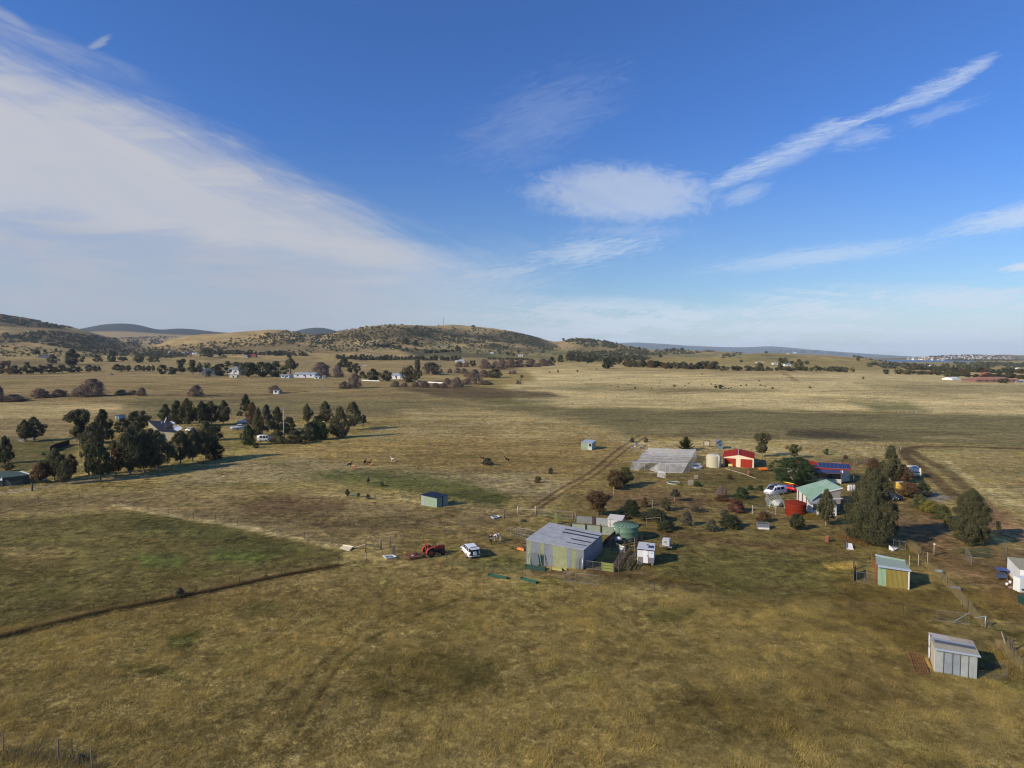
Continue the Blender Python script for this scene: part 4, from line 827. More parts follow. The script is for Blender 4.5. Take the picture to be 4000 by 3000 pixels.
crm=mat('cream_board',(.62,.54,.34),.6,var=.15,scale=3);m=MB();m.slab([lift(q[0],.05),lift(q[3],.05),lift(q[2],.18),lift(q[1],.18)],.05,direction=(0,0,1));m.build('base_board',crm,T)
m=MB();m.slab([lift(q[1],.15),lift(q[2],.15),lift(q[2],.34)+Vector((.1,.2,0)),lift(q[1],.34)+Vector((0,.2,0))],.05);m.build('back_board',crm,T)
m=MB();m.slab([lift(q[3],.05),lift(q[2],.15),lift(q[2],.32)],.05);m.build('end_board',timber,T)
T=thing('split_post',GZ('E',910,862),'dark split timber post beside the white bath trough','post');c=GZ('E',912,862)
for dx in(-.13,.08):m=MB();m.box(c+Vector((dx,0,0)),(.13,.16,1.55 if dx>0 else 1.3));m.build('post',dtimber,T)
T=thing('strainer_posts',GZ('E',562,808),'two timber strainer posts with sloping brace where the paddock fences meet','strainer');a,b=GZ('E',562,812),GZ('E',748,775)
for c in(a,b):m=MB();m.tube(c,c+UP*1.5,.1,n=8);m.build('post',timber,T)
m=MB();m.tube(a+UP*1.25,b+UP*.15,.06);m.build('brace',ptimber,T);m=MB();m.tube(a+UP*1.2,GZ('E',415,765)+UP*.1,.05);m.build('brace',ptimber,T)
fl=GZ('E',1248,230);fr=GZ('E',1443,262);bk=GZ('E',1578,240);hq=topz(fl,zm('E',0,105)[1]);hr=topz(fr,zm('E',0,147)[1])
mint=mat('pale_mint_sheet',(.30,.38,.25),.6,.1,.2,1.2,(axis_of(fl,fr),3,.7));greyer=mat('grey_lilac_sheet',(.36,.37,.39),.6,.1,.2,1.2,(axis_of(fl,fr),3,.7))
depth=bk-fr;T,q=shed_from('paddock_shed','small green-grey shed with dark flat roof standing alone in the left paddock',fl,fr,depth,hq,hr,hq+.3,hr+.3,mat('shade_green_sheet',(.22,.30,.24),.6,.1,.2,1.2,(axis_of(fr,bk),3,.7)),mat('charcoal_roof',(.018,.022,.03),.4,.1,.1),front=([.2],[greyer,mint]))
m=MB();p0=fr.lerp(bk,.48)+Vector((.03,-.03,0));p1=fr.lerp(bk,.56)+Vector((.03,-.03,0));m.slab([p0,p1,p1+UP*2.0,p0+UP*2.0],.03);m.build('doorway',dark,T)
tred=mat('tractor_red',(.34,.04,.02),.6,var=.45,scale=3,dirt=((.2,.06,.03),.6));hub=mat('hub_red',(.20,.03,.02),.6,var=.3);eng=mat('engine_black',(.03,.025,.022),.7,var=.4,scale=6)
c=GZ('W',680,468);T=thing('tractor',c,'old red tractor with roll bar facing right, beside the parked white car','tractor')
hd=Vector((math.cos(R_(33)),math.sin(R_(33)),0));sd=Vector((-hd.y,hd.x,0))
def TP(x,y,z):return c+hd*x+sd*y+UP*z
hz=math.atan2(hd.y,hd.x)
def wheel(x,y,r,w,T):
    m=MB();a=TP(x,y-w/2,r);b=TP(x,y+w/2,r);m.tube(a,b,r,n=22);wh=m.build('wheel',black,T)
    m=MB();m.tube(TP(x,y-w/2-.02,r),TP(x,y+w/2+.02,r),r*.55,n=16);m.build('rim',hub,wh)
    m=MB();
    for k in range(16):t=2*math.pi*k/16;d=hd*math.cos(t)+UP*math.sin(t);m.tube(TP(x,y-w/2,r)+d*r,TP(x,y+w/2,r)+d*r,r*.06,n=4)
    m.build('tyre_tread',black,wh);return wh
wheel(0,0,.62,.36,T);wheel(0,1.45,.62,.36,T);wheel(1.95,.15,.38,.2,T);wheel(1.95,1.3,.38,.2,T)
m=MB();m.box(TP(1.55,.72,.78),(1.45,.55,.52),hz,top=(1,.8));m.build('bonnet',tred,T,bevel=.05)
m=MB();m.box(TP(1.3,.72,.42),(1.7,.42,.4),hz);m.box(TP(.3,.72,.4),(1.1,.5,.5),hz);m.build('engine',eng,T)
m=MB();m.box(TP(2.3,.72,.55),(.12,.6,.7),hz);gr_=m.build('grille',eng,T);m=MB();m.box(TP(2.38,.55,.95),(.04,.2,.12),hz);m.build('headlight',white,gr_)
for y in(0,1.45):
    m=MB();pr=[(-.78,.62),(-.72,1.05),(-.42,1.32),(0.1,1.42),(.5,1.32),(.62,1.1)]
    for(x0,z0),(x1,z1)in zip(pr[:-1],pr[1:]):m.slab([TP(x0,y-.24,z0),TP(x0,y+.24,z0),TP(x1,y+.24,z1),TP(x1,y-.24,z1)][::-1],.04)
    s_=.2 if y>.5 else-.2
    m.slab([TP(x,y-math.copysign(.2,y-.7)*-1*0+(.2 if y<.7 else-.2),z)for x,z in pr],.03);m.build('mudguard',tred,T)
m=MB();m.box(TP(-.15,.72,.85),(.5,.5,.12),hz);m.box(TP(-.4,.72,.9),(.1,.5,.4),hz);m.build('seat',eng,T)
m=MB();m.path([TP(-.35,.28,.8),TP(-.4,.28,2.3),TP(-.4,1.18,2.3),TP(-.35,1.18,.8)],.065);m.build('roll_bar',mat('rollbar_orange',(.34,.07,.03),.6,var=.3),T)
m=MB();pts=[TP(.55,.72,1.3)+(sd*math.cos(t)*.2+(hd*.5+UP*.85)*math.sin(t)*.2)for t in[k*math.pi/6 for k in range(13)]];m.path(pts,.02,n=4);m.tube(TP(.75,.72,1.1),TP(.55,.72,1.3),.025);m.build('steering_wheel',eng,T)
m=MB();m.tube(TP(1.35,.6,1.3),TP(1.35,.6,1.75),.035);m.build('exhaust',mat('exhaust_white',(.5,.48,.44),.6),T)
T=thing('slasher',GZ('E',1150,905),'rusty mowing deck with yellow and white corners behind the red tractor','mower deck');c=GZ('E',1155,905)
m=MB();q=[GZ('E',*p)for p in((1100,912),(1265,892),(1240,850),(1030,862))];m.slab([lift(p,.36)for p in q],.2,direction=(0,0,1));m.build('deck',mat('deck_rust',(.15,.055,.03),.9,var=.6,scale=5),T)
cc=sum(q,Vector())/4;m=MB();m.tube(lift(cc,.4)-Vector((.5,0,0)),lift(cc,1.15)+Vector((.1,0,0)),.05);m.tube(lift(cc,.4)+Vector((.5,.2,0)),lift(cc,1.15)+Vector((.1,0,0)),.05);m.tube(lift(cc,.5),lift(cc,.6)+Vector((1.8,.4,0)),.06);m.box(lift(cc,.4),(.4,.35,.4),.3);m.build('hitch_frame',rust,T)
for p_,mm in(((1048,850),mat('yellow_paint',(.65,.42,.04),.5)),((1145,885),white)):p0=GZ('E',*p_);m=MB();m.box(lift(p0,.1),(.35,.2,.35),.3);m.build('corner_guard',mm,T)
# ================================================================ VEHICLES (built facing +x, then placed)
def loft(secs,mats,name,T,sm=True,bevel=0):
    """secs: list of rings, each a list of points, equal length"""
    m=MB();n=len(secs[0]);vs=[p for s_ in secs for p in s_];fs=[]
    for k in range(len(secs)-1):
        for i in range(n):j=(i+1)%n;fs.append((k*n+i,k*n+j,(k+1)*n+j,(k+1)*n+i))
    fs+=[tuple(range(n))[::-1],tuple(range((len(secs)-1)*n,len(secs)*n))]
    m.add(vs,fs,0,sm);return m.build(name,mats,T,bevel)
def section(x,w,zb,zm_,zt,tuck=.06):
    w/=2;return[(x,-w+tuck,zb),(x,w-tuck,zb),(x,w,zb+.12),(x,w,zm_),(x,w-.05,zt),(x,-w+.05,zt),(x,-w,zm_),(x,-w,zb+.12)]
def vwheel(T,x,y,r,w=.2,rimc=None):
    m=MB();s_=1 if y>0 else-1;m.tube((x,y-w/2,r),(x,y+w/2,r),r,n=20);wh=m.build('wheel',black,T)
    m=MB();m.tube((x,y+s_*w/2,r),(x,y+s_*(w/2+.02),r),r*.62,n=14);m.build('rim',rimc or galv,wh)
redl=mat('tail_light_red',(.35,.02,.015),.3);lampw=mat('headlight_clear',(.7,.7,.68),.2)
def car(name,label,cat,paint,L,Wd,body,cabin,wb,wr,glassm=glass,open_back=False,roofm=None):
    """body: [(x, half-factor, zb, zmid, ztop)], cabin: [(x, z)] outline front to back above the belt"""
    T=thing(name,(0,0,0),label,cat)
    loft([section(x,Wd*wf,zb,zmn,zt)for x,wf,zb,zmn,zt in body],paint,'body',T)
    xs=cabin;wbl=Wd*.47;wt=Wd*.38
    (x0,z0),(x1,z1),(x2,z2),(x3,z3)=xs     # windscreen foot, roof front, roof back, rear foot
    def q(x,w,z):return[(x,-w,z),(x,w,z)]
    m=MB();vs=[(x0,-wbl,z0),(x0,wbl,z0),(x1,-wt,z1),(x1,wt,z1),(x2,-wt,z2),(x2,wt,z2),(x3,-wbl,z3),(x3,wbl,z3)]
    m.add(vs,[(0,2,3,1)]);m.build('windscreen',glassm,T)
    for s_,f in((-1,(0,6,4,2)),(1,(1,3,5,7))):
        m=MB();m.add(vs,[f]);sw=m.build('side_window',glassm,T)
        m=MB()
        for k in(.36,.68):
            a=Vector(vs[f[0]]).lerp(Vector(vs[6 if s_<0 else 7]),k);b=Vector(vs[2 if s_<0 else 3]).lerp(Vector(vs[4 if s_<0 else 5]),k)
            m.tube(a+Vector((0,s_*.01,0)),b+Vector((0,s_*.01,0)),.035,n=4)
        m.tube(Vector(vs[0 if s_<0 else 1]),Vector(vs[2 if s_<0 else 3]),.035,n=4);m.tube(Vector(vs[6 if s_<0 else 7]),Vector(vs[4 if s_<0 else 5]),.045,n=4)
        m.build('pillar',paint,T)
    m=MB();m.add(vs,[(6,7,5,4)]);m.build('rear_window',dark if open_back else glassm,T)
    m=MB();r_=[(x1-.02,-wt-.02,z1),(x1-.02,wt+.02,z1),(x2+.02,wt+.02,z2),(x2+.02,-wt-.02,z2)]
    m.slab([(a,b,c+.05)for a,b,c in r_][::-1],.06,direction=(0,0,1));m.build('roof',roofm or paint,T,bevel=.03)
    for s_ in(-1,1):
        for x in(wb/2,-wb/2):vwheel(T,x,s_*(Wd/2-.08),wr)
        m=MB();m.box((body[-1][0]-.06,s_*Wd*.36,body[-1][4]-.24),(.08,.3,.14));m.build('headlight',lampw,T)
        m=MB();m.box((body[0][0]+.04,s_*Wd*.38,body[0][4]-.30),(.08,.22,.2));m.build('tail_light',redl,T)
        m=MB();m.box((x0-.15,s_*(Wd/2+.06),z0),(.12,.16,.12));m.build('mirror',paint,T)
    m=MB();m.box((body[-1][0]+.0,0,body[-1][2]+.16),(.06,Wd*.5,.14));m.build('grille',dark,T)
    m=MB();m.box((body[0][0]-.005,0,body[0][2]+.2),(.03,.45,.11));m.build('number_plate',mat('plate',(.55,.54,.48),.5),T)
    return T
pw=mat('car_white',(.80,.80,.79),.22,var=.03,spec=.6)
T=car('parked_car','white hatchback with its tailgate open, parked beside the red tractor','car',pw,4.6,1.8,
    [(-2.2,.9,.3,.6,.82),(-2.05,1,.26,.72,1.0),(-1.2,1,.24,.75,1.02),(.6,1,.24,.74,.98),(1.5,.98,.24,.68,.86),(2.15,.9,.26,.55,.66),(2.3,.75,.3,.45,.52)],
    [(1.15,.92),(.35,1.44),(-1.35,1.42),(-2.0,.98)],2.65,.32,open_back=True)
m=MB();m.slab([(-2.235,-.62,.5),(-2.235,.62,.5),(-2.06,.6,1.28),(-2.06,-.6,1.28)],.05);m.build('boot_opening',dark,T)
m=MB();m.slab([(-1.38,-.66,1.5),(-1.38,.66,1.5),(-2.45,.7,1.62),(-2.45,-.7,1.62)],.06,direction=(0,0,1));tg_=m.build('tailgate',pw,T,bevel=.02)
m=MB();m.slab([(-1.5,-.5,1.575),(-1.5,.5,1.575),(-2.0,.52,1.63),(-2.0,-.52,1.63)],.012,direction=(0,0,1));m.build('rear_glass',glass,tg_)
m=MB();m.slab([(-2.44,-.65,1.56),(-2.44,.65,1.56),(-2.5,.62,1.44),(-2.5,-.62,1.44)],.04);m.build('tailgate_lip',pw,tg_)
for s_ in(-1,1):m=MB();m.tube((-2.0,s_*.62,1.1),(-1.85,s_*.64,1.5),.02);m.build('gas_strut',dark,T)
cp=GZ('W',1268,452);place(T,cp+Vector((-.35,.9,0)),rz=R_(111))
bx_=thing('storage_box',cp+Vector((-.35,.9,0))+Vector((math.cos(R_(111)),math.sin(R_(111)),0))*-2.06+UP*.62,'white plastic box standing in the open boot of the white car','box');bx_.rotation_euler=(0,0,R_(111));bx_['tpl']=1
m=MB();m.box((-.17,-.08,-.05),(.3,.5,.42));m.build('box',mat('pale_box',(.62,.63,.62),.5),bx_,bevel=.02);m=MB();m.box((-.17,-.08,.37),(.34,.54,.05));m.build('lid',mat('grey_lid',(.45,.47,.48),.5),bx_)
def van(name,label,paint,extras=None,L=4.7,Wd=1.85,H=1.9):
    T=thing(name,(0,0,0),label,'van');h=L/2
    loft([section(-h,Wd*.94,.35,.9,H-.14),section(-h+.12,Wd,.28,1.1,H),section(h-1.75,Wd,.28,1.1,H),section(h-1.5,Wd,.28,1.05,H-.08),section(h-.78,Wd,.28,.95,1.12),section(h-.1,Wd*.95,.3,.7,.86),section(h,Wd*.85,.34,.6,.7)],paint,'body',T,True)
    w=Wd/2
    m=MB();m.slab([(h-.80,-w*.78,1.15),(h-.80,w*.78,1.15),(h-1.46,w*.74,H-.14),(h-1.46,-w*.74,H-.14)][::1],.03,direction=(1,0,.7));
    m=MB();m.add([(h-.76,-w*.8,1.14),(h-.76,w*.8,1.14),(h-1.44,w*.78,H-.08),(h-1.44,-w*.78,H-.08)],[(0,1,2,3)]);m.build('windscreen',glass,T)
    for s_ in(-1,1):
        for(xa,xb,xc)in((h-1.78,h-1.02,h-1.45),(h-2.85,h-1.95,h-1.95),(h-3.95,h-3.0,h-3.0)):
            m=MB();y=s_*(w+.006);m.add([(xa,y,1.12),(xb,y,1.12),(xc,y-s_*.03,H-.22),(xa,y-s_*.03,H-.22)],[(0,1,2,3)if s_<0 else(3,2,1,0)]);m.build('side_window',glass,T)
        for x in(h-.95,-h+1.0):vwheel(T,x,s_*(w-.08),.33)
        m=MB();m.box((h-.03,s_*w*.68,.68),(.06,.28,.16));m.build('headlight',lampw,T)
        m=MB();m.box((-h+.0,s_*w*.82,1.0),(.06,.14,.3));m.build('tail_light',redl,T)
        m=MB();m.box((h-1.0,s_*(w+.1),1.1),(.1,.16,.2));m.build('mirror',dark,T)
    m=MB();m.add([(-h-.01,-w*.75,1.15),(-h-.01,w*.75,1.15),(-h+.06,w*.7,H-.25),(-h+.06,-w*.7,H-.25)],[(3,2,1,0)]);m.build('rear_window',glass,T)
    m=MB();m.box((h,0,.5),(.05,Wd*.8,.16));m.build('bumper',mat('bumper_grey',(.2,.2,.2),.6),T)
    return T
V=van('campervan','white van with grey roof box parked behind the hoop frame of the garden tunnel',pw)
m=MB();hl=[]
for k,(x,w,z)in enumerate(((-.95,.3,.12),(-.8,.42,.3),(-.2,.46,.4),(.5,.44,.36),(.95,.3,.14))):hl.append([(x+.75,-w,1.98),(x+.75,w,1.98),(x+.75,w*.85,1.98+z*.7),(x+.75,0,1.98+z),(x+.75,-w*.85,1.98+z*.7)])
loft(hl,mat('roofbox_grey',(.16,.17,.18),.35),'roof_box',V)
m=MB()
for x in(1.1,.3,-.8,-1.6):m.box((x,0,1.92),(.06,1.6,.05))
m.build('roof_bars',dark,V)
m=MB();m.slab([(-1.75,-.94,1.15),(-1.2,-.94,1.15),(-1.2,-.93,1.6),(-1.75,-.93,1.6)],.01);m.build('red_sticker',mat('sticker_red',(.5,.06,.08),.5),V)
place(V,GZ('B',575,800)+Vector((0,.6,0)),rz=R_(203))
red_p=mat('car_red',(.62,.015,.015),.3,var=.05,spec=.5)
T=car('red_car','bright red hatchback parked beyond the white van, kayak on its roof','car',red_p,4,1.7,
    [(-1.95,.9,.3,.6,.85),(-1.8,1,.26,.72,1.0),(-1.0,1,.24,.75,.98),(.6,1,.24,.74,.95),(1.4,.98,.24,.68,.84),(1.9,.88,.28,.5,.6)],[(1.05,.9),(.35,1.42),(-1.3,1.45),(-1.85,.98)],2.45,.3)
place(T,GZ('B',768,758)+Vector((-.2,1.0,0)),rz=R_(118))
c=GZ('B',768,758)+Vector((-.2,1.0,1.62));T=thing('kayak',c,'yellow-green kayak tied on the roof of the red car','kayak');ks=[]
for t in np.linspace(-1,1,9):w=.3*(1-abs(t)**2.2)+.02;hh=.16*(1-abs(t)**3)+.03;x=t*1.5;ks.append([Vector((x*math.cos(2.06),x*math.sin(2.06),0))+Vector((-math.sin(2.06)*a*w,math.cos(2.06)*a*w,bz*hh))+c-c*0 for a,bz in((-1,.4),(0,-.6),(1,.4),(0,.7))])
loft(ks,mat('kayak_yellow',(.62,.58,.05),.4),'hull',T)
m=MB();m.box(c+Vector((0,0,.06)),(.5,.25,.04),2.06);m.build('cockpit',dark,T)
blue_p=mat('car_navy',(.012,.018,.05),.18,var=.05,spec=.7)
T=car('blue_wagon','dark navy station wagon parked in the shade right of the tall gum','car',blue_p,4.7,1.8,
    [(-2.3,.92,.34,.7,.95),(-2.1,1,.3,.85,1.08),(0,1,.3,.86,1.1),(1.0,1,.3,.85,1.02),(1.9,.97,.3,.78,.92),(2.3,.85,.35,.6,.72)],[(1.2,1.0),(.4,1.62),(-1.9,1.62),(-2.25,1.05)],2.75,.36)
place(T,GZ('C',625,868)+Vector((-.4,1.4,0)),rz=R_(-62))
crp=mat('caravan_cream',(.66,.60,.44),.45,var=.08,scale=2,dirt=((.5,.42,.28),.3))
def caravan(label,sc=1.0):
    T=thing('caravan',(0,0,0),label,'caravan');prof=[(-2.1,.75,.5),(-2.25,1.3,1.0),(-2.05,2.25,.0)]
    out=[(-2.0,.55),(-2.3,1.0),(-2.2,1.9),(-1.8,2.45),(1.6,2.5),(2.1,2.1),(2.3,1.3),(2.1,.55)]
    vs=[(x,-1.05,z)for x,z in out]+[(x,1.05,z)for x,z in out];n=len(out);m=MB()
    m.add(vs,[tuple(range(n)),tuple(range(2*n-1,n-1,-1))]+[((i+1)%n,i,n+i,n+(i+1)%n)for i in range(n)]);m.build('body',crp,T,bevel=.05)
    m=MB();m.slab([(-2.27,.75,1.35),(-2.27,-.75,1.35),(-2.2,-.72,1.85),(-2.2,.72,1.85)],.03,direction=(-1,0,0));m.build('rear_window',glass,T)
    for s_ in(-1,1):
        m=MB();y=s_*1.07;m.slab([(-1.4,y,1.3),(-.3,y,1.3),(-.3,y,1.85),(-1.4,y,1.85)],.03,direction=(0,s_,0));m.slab([(.5,y,1.3),(1.5,y,1.3),(1.5,y,1.85),(.5,y,1.85)],.03,direction=(0,s_,0));m.build('side_window',glass,T)
        vwheel(T,-.1,s_*.98,.34)
    m=MB();m.box((-.4,0,2.5),(.7,1.0,.16));m.build('roof_vent',mat('vent_lilac',(.42,.42,.55),.5),T)
    m=MB();m.slab([(-1.8,-.8,2.49),(-1.8,.8,2.49),(-1.4,.8,2.52),(-1.4,-.8,2.52)],.03,direction=(0,0,1));m.build('roof_strip',glass,T)
    m=MB();m.tube((2.2,0,.5),(3.2,0,.5),.05);m.tube((3.1,0,.5),(3.1,0,0),.03);m.build('drawbar',galv,T)
    m=MB();m.box((0,0,.45),(3.9,1.9,.1));m.build('chassis',dark,T)
    return T
T=caravan('cream caravan standing on the grass beside the curving dirt track');place(T,GZ('C',870,600)+Vector((1.0,2.2,0)),rz=R_(70))
# ================================================================ PEOPLE
skin=mat('skin',(.45,.26,.18),.6,var=.05);blackc=mat('black_cloth',(.022,.022,.026),.9,var=.2,scale=8);whitec=mat('white_cloth',(.68,.65,.64),.85,var=.1,scale=8);greyc=mat('grey_trousers',(.28,.25,.21),.9,var=.2,scale=8);capm=mat('white_cap',(.75,.74,.72),.8);hairm=mat('grey_hair',(.22,.17,.13),.9);boot=mat('dark_boots',(.02,.018,.016),.7)
def skinned(name,pts,edges,rad,mats,parent,sub=1):
    me=bpy.data.meshes.new(name);me.from_pydata(pts,edges,[]);o=link(name,me,parent)
    md=o.modifiers.new('skin','SKIN');md.use_smooth_shade=True
    for i,r in enumerate(rad):
        r=r if isinstance(r,tuple)else(r,r);me.skin_vertices[0].data[i].radius=r
    me.skin_vertices[0].data[0].use_root=True
    s_=o.modifiers.new('sub','SUBSURF');s_.levels=sub;s_.render_levels=sub;me.materials.append(mats);return o
def person(label,pose,top,bottom,hat,loc,rz,legs=greyc):
    """pose: joint dict in local coordinates, facing +x"""
    J=pose;T=thing('person',loc,label,'person',rz=rz)
    names=['pelvis','belly','chest','neck','head0','head1','shL','elL','haL','shR','elR','haR','hipL','knL','anL','toL','hipR','knR','anR','toR']
    P_=[J[n]for n in names];E=[(0,1),(1,2),(2,3),(3,4),(4,5),(2,6),(6,7),(7,8),(2,9),(9,10),(10,11),(0,12),(12,13),(13,14),(14,15),(0,16),(16,17),(17,18),(18,19)]
    rad=[(.15,.11),(.14,.1),(.17,.11),(.055,.055),(.085,.09),(.075,.08),.06,.042,.03,.06,.042,.03,.09,.06,.042,.035,.09,.06,.042,.035]
    n0=len(P_);hands=[]
    for side,hb,eb in(('L',8,7),('R',11,10)):           # five short fingers rooted in each palm
        d=(Vector(P_[hb])-Vector(P_[eb])).normalized();s_=d.cross(Vector((0,0,1)));s_=s_.normalized()if s_.length>.1 else Vector((1,0,0))
        for k,(off,ln)in enumerate(((-.03,.075),(-.01,.09),(.01,.085),(.03,.065),(-.05,.045))):
            i=len(P_);a=Vector(P_[hb])+d*(.05 if k<4 else .0)+s_*off;P_.append(tuple(a));P_.append(tuple(a+d*ln+Vector((0,0,-.015))));E+=[(hb,i),(i,i+1)];rad+=[.011,.008]
    skinned('body',P_,E,rad,skin,T)
    tops=[1,2,6,7,8,9,10,11];ti={v:i for i,v in enumerate([0]+tops)};TE=[(0,1),(1,2),(2,6),(6,7),(7,8),(2,9),(9,10),(10,11)]
    tp=[P_[v]for v in ti];tp[ti[8]]=tuple(Vector(P_[7]).lerp(Vector(P_[8]),.85));tp[ti[11]]=tuple(Vector(P_[10]).lerp(Vector(P_[11]),.85))
    skinned('jacket',tp,[(ti[a],ti[b])for a,b in TE],[(.17,.125),(.165,.12),(.19,.13),.08,.06,.048,.08,.06,.048],top,T)
    bi={v:i for i,v in enumerate([0,12,13,14,16,17,18])};BE=[(0,12),(12,13),(13,14),(0,16),(16,17),(17,18)]
    skinned('trousers',[P_[v]for v in bi],[(bi[a],bi[b])for a,b in BE],[(.165,.125),.11,.078,.062,.11,.078,.062],bottom,T)
    for an,to in((14,15),(18,19)):
        m=MB();a=Vector(P_[an]);b=Vector(P_[to]);m.tube(a+Vector((0,0,-.02)),b+Vector((.04,0,.0)),.06,.045,n=8);bo=MB.build(m,'boot',boot,None);bo.parent=T
    h0=Vector(P_[4]);h1=Vector(P_[5]);ud=(h1-h0).normalized();m=MB();cc=h0.lerp(h1,.75)
    bm=bmesh.new();bmesh.ops.create_uvsphere(bm,u_segments=12,v_segments=8,radius=.112);bmesh.ops.delete(bm,geom=[v for v in bm.verts if v.co.z<-.01],context='VERTS')
    me=bpy.data.meshes.new('hair');bm.to_mesh(me);bm.free();me.materials.append(hat);o=link('cap' if hat is capm else 'hair',me,T);o.location=cc;o.rotation_euler=ud.to_track_quat('Z','X').to_euler()
    fw=Vector(J.get('face',(1,0,0))).normalized();m=MB();fc=h0.lerp(h1,.5);m.tube(fc+fw*.07,fc+fw*.115+Vector((0,0,-.02)),.018,.012,n=5);no=m.build('nose',skin,None);no.parent=T
    return T
stand=dict(pelvis=(0,0,.95),belly=(0,0,1.12),chest=(.01,0,1.36),neck=(.02,0,1.5),head0=(.04,0,1.58),head1=(.06,0,1.7),shL=(0,.19,1.42),elL=(.03,.25,1.14),haL=(.26,.1,1.12),shR=(0,-.19,1.42),elR=(.03,-.25,1.14),haR=(.26,-.08,1.12),
    hipL=(0,.1,.88),knL=(.03,.11,.5),anL=(0,.12,.09),toL=(.15,.13,.05),hipR=(0,-.1,.88),knR=(.02,-.1,.5),anR=(-.04,-.1,.09),toR=(.12,-.11,.05))
bend=dict(pelvis=(-.2,0,.92),belly=(-.02,0,1.05),chest=(.22,0,1.2),neck=(.36,0,1.25),head0=(.44,0,1.24),head1=(.54,0,1.3),shL=(.24,.18,1.2),elL=(.28,.2,.92),haL=(.42,.1,.72),shR=(.24,-.18,1.2),elR=(.3,-.2,.92),haR=(.44,-.08,.72),
    hipL=(-.2,.1,.86),knL=(-.1,.12,.48),anL=(-.1,.13,.09),toL=(.05,.14,.05),hipR=(-.2,-.1,.86),knR=(-.02,-.11,.5),anR=(.06,-.12,.09),toR=(.2,-.12,.05),face=(.7,0,-.7))
stoop=dict(pelvis=(-.25,0,.95),belly=(-.08,0,1.08),chest=(.16,0,1.12),neck=(.32,0,1.06),head0=(.4,0,1.02),head1=(.5,0,1.0),shL=(.18,.18,1.1),elL=(.26,.2,.84),haL=(.36,.1,.62),shR=(.18,-.18,1.1),elR=(.24,-.2,.84),haR=(.36,-.08,.6),
    hipL=(-.25,.1,.88),knL=(-.22,.12,.48),anL=(-.25,.13,.09),toL=(-.1,.14,.05),hipR=(-.25,-.1,.88),knR=(-.14,-.11,.5),anR=(-.1,-.12,.09),toR=(.05,-.12,.05),face=(.3,0,-1))
pp=GZ('W',1535,290);person('person in black clothes standing and holding a white paper',stand,blackc,blackc,hairm,pp,R_(-75))
T=thing('paper_sheet',pp,'white paper held by the person in black','paper');hp=pp+Vector((math.cos(R_(-75)),math.sin(R_(-75)),0))*.36+UP*1.16
m=MB();m.box(hp,(.34,.26,.02),.2);m.build('paper',white,T)
person('person in a white top and white cap bending down beside the person in black',bend,whitec,mat('pinkish_trousers',(.36,.27,.23),.9),capm,GZ('W',1600,244),R_(-12))
person('person in grey trousers stooping with head down, rightmost of the three people',stoop,greyc,mat('pale_grey_trousers',(.40,.37,.33),.9),mat('dark_hair',(.05,.04,.035),.9),GZ('W',1658,244),R_(168))
# ================================================================ ALPACAS
def alpaca(m_,lying=False,graze=False):
    T=thing('alpaca',(0,0,0),None,'alpaca');T['tpl']=1;z=-.45 if lying else 0
    P_=[(-.42,0,.86+z),(-.15,0,.88+z),(.18,0,.86+z),(.4,0,.92+z),(.52,0,1.2+z),(.57,0,1.42+z),(.6,0,1.5+z),(.76,0,1.46+z),(.57,.05,1.62+z),(.57,-.05,1.62+z),(-.55,0,.76+z)]
    if graze:P_[4:10]=[(.62,0,.66),(.74,0,.34),(.78,0,.26),(.9,0,.14),(.68,.05,.3),(.68,-.05,.3)]
    E=[(0,1),(1,2),(2,3),(3,4),(4,5),(5,6),(6,7),(6,8),(6,9),(0,10)];rad=[.19,.22,.21,.14,.09,.085,.09,.045,.02,.02,.06]
    k=2 if lying else 4
    for(x,s_,root,back)in((.3,1,2,0),(.3,-1,2,0),(-.36,1,0,1),(-.36,-1,0,1)):
        i=len(P_)
        if lying:P_+=[(x+.05,s_*.17,.14),(x+.3,s_*.2,.06),(x,s_*.2,.05)]
        else:P_+=[(x+(.04 if back else 0),s_*.12,.58),(x-(.08 if back else-.01),s_*.12,.34),(x,s_*.12,.03)]
        E+=[(root,i),(i,i+1),(i+1,i+2)];rad+=[.1,.055,.04]
    skinned('body',P_,E,rad,m_,T);return T
ald=mat('alpaca_dark',(.025,.015,.01),.95,var=.3,scale=10);alb=mat('alpaca_brown',(.09,.045,.02),.95,var=.3,scale=10);alt=mat('alpaca_tan',(.42,.22,.09),.95,var=.2,scale=10);alw=mat('alpaca_cream',(.62,.54,.40),.95,var=.2,scale=10)
for(x,y,mm,kind,rz,lab)in((808,1494,ald,0,.3,'dark alpaca, leftmost of the herd, looking back at the others'),(848,1512,alt,2,-.4,'tan alpaca with its head down beside the leftmost dark one'),(942,1470,ald,0,1.3,'nearly black alpaca standing end-on left of the brown one'),(975,1480,alb,0,.2,'dark brown alpaca standing directly behind the lying tan one'),
    (1003,1481,alt,1,.1,'tan alpaca lying in the grass with raised neck'),(1183,1448,alw,0,2.9,'cream white alpaca standing apart in the dry grass'),(1954,1438,alb,0,3.0,'brown alpaca beside the small dark bush'),(2170,1450,ald,0,3.05,'dark alpaca, rightmost of all, near the shed in the paddock'),(970,1635,ald,0,1.5,'black alpaca alone on the green patch nearer the camera')):
    T=alpaca(mm,kind==1,kind==2);q=at(*zm('Q2',x,y));place(T,q,lab,rz,(1.08,1.08,1.08),'alpacas in the dry paddock')
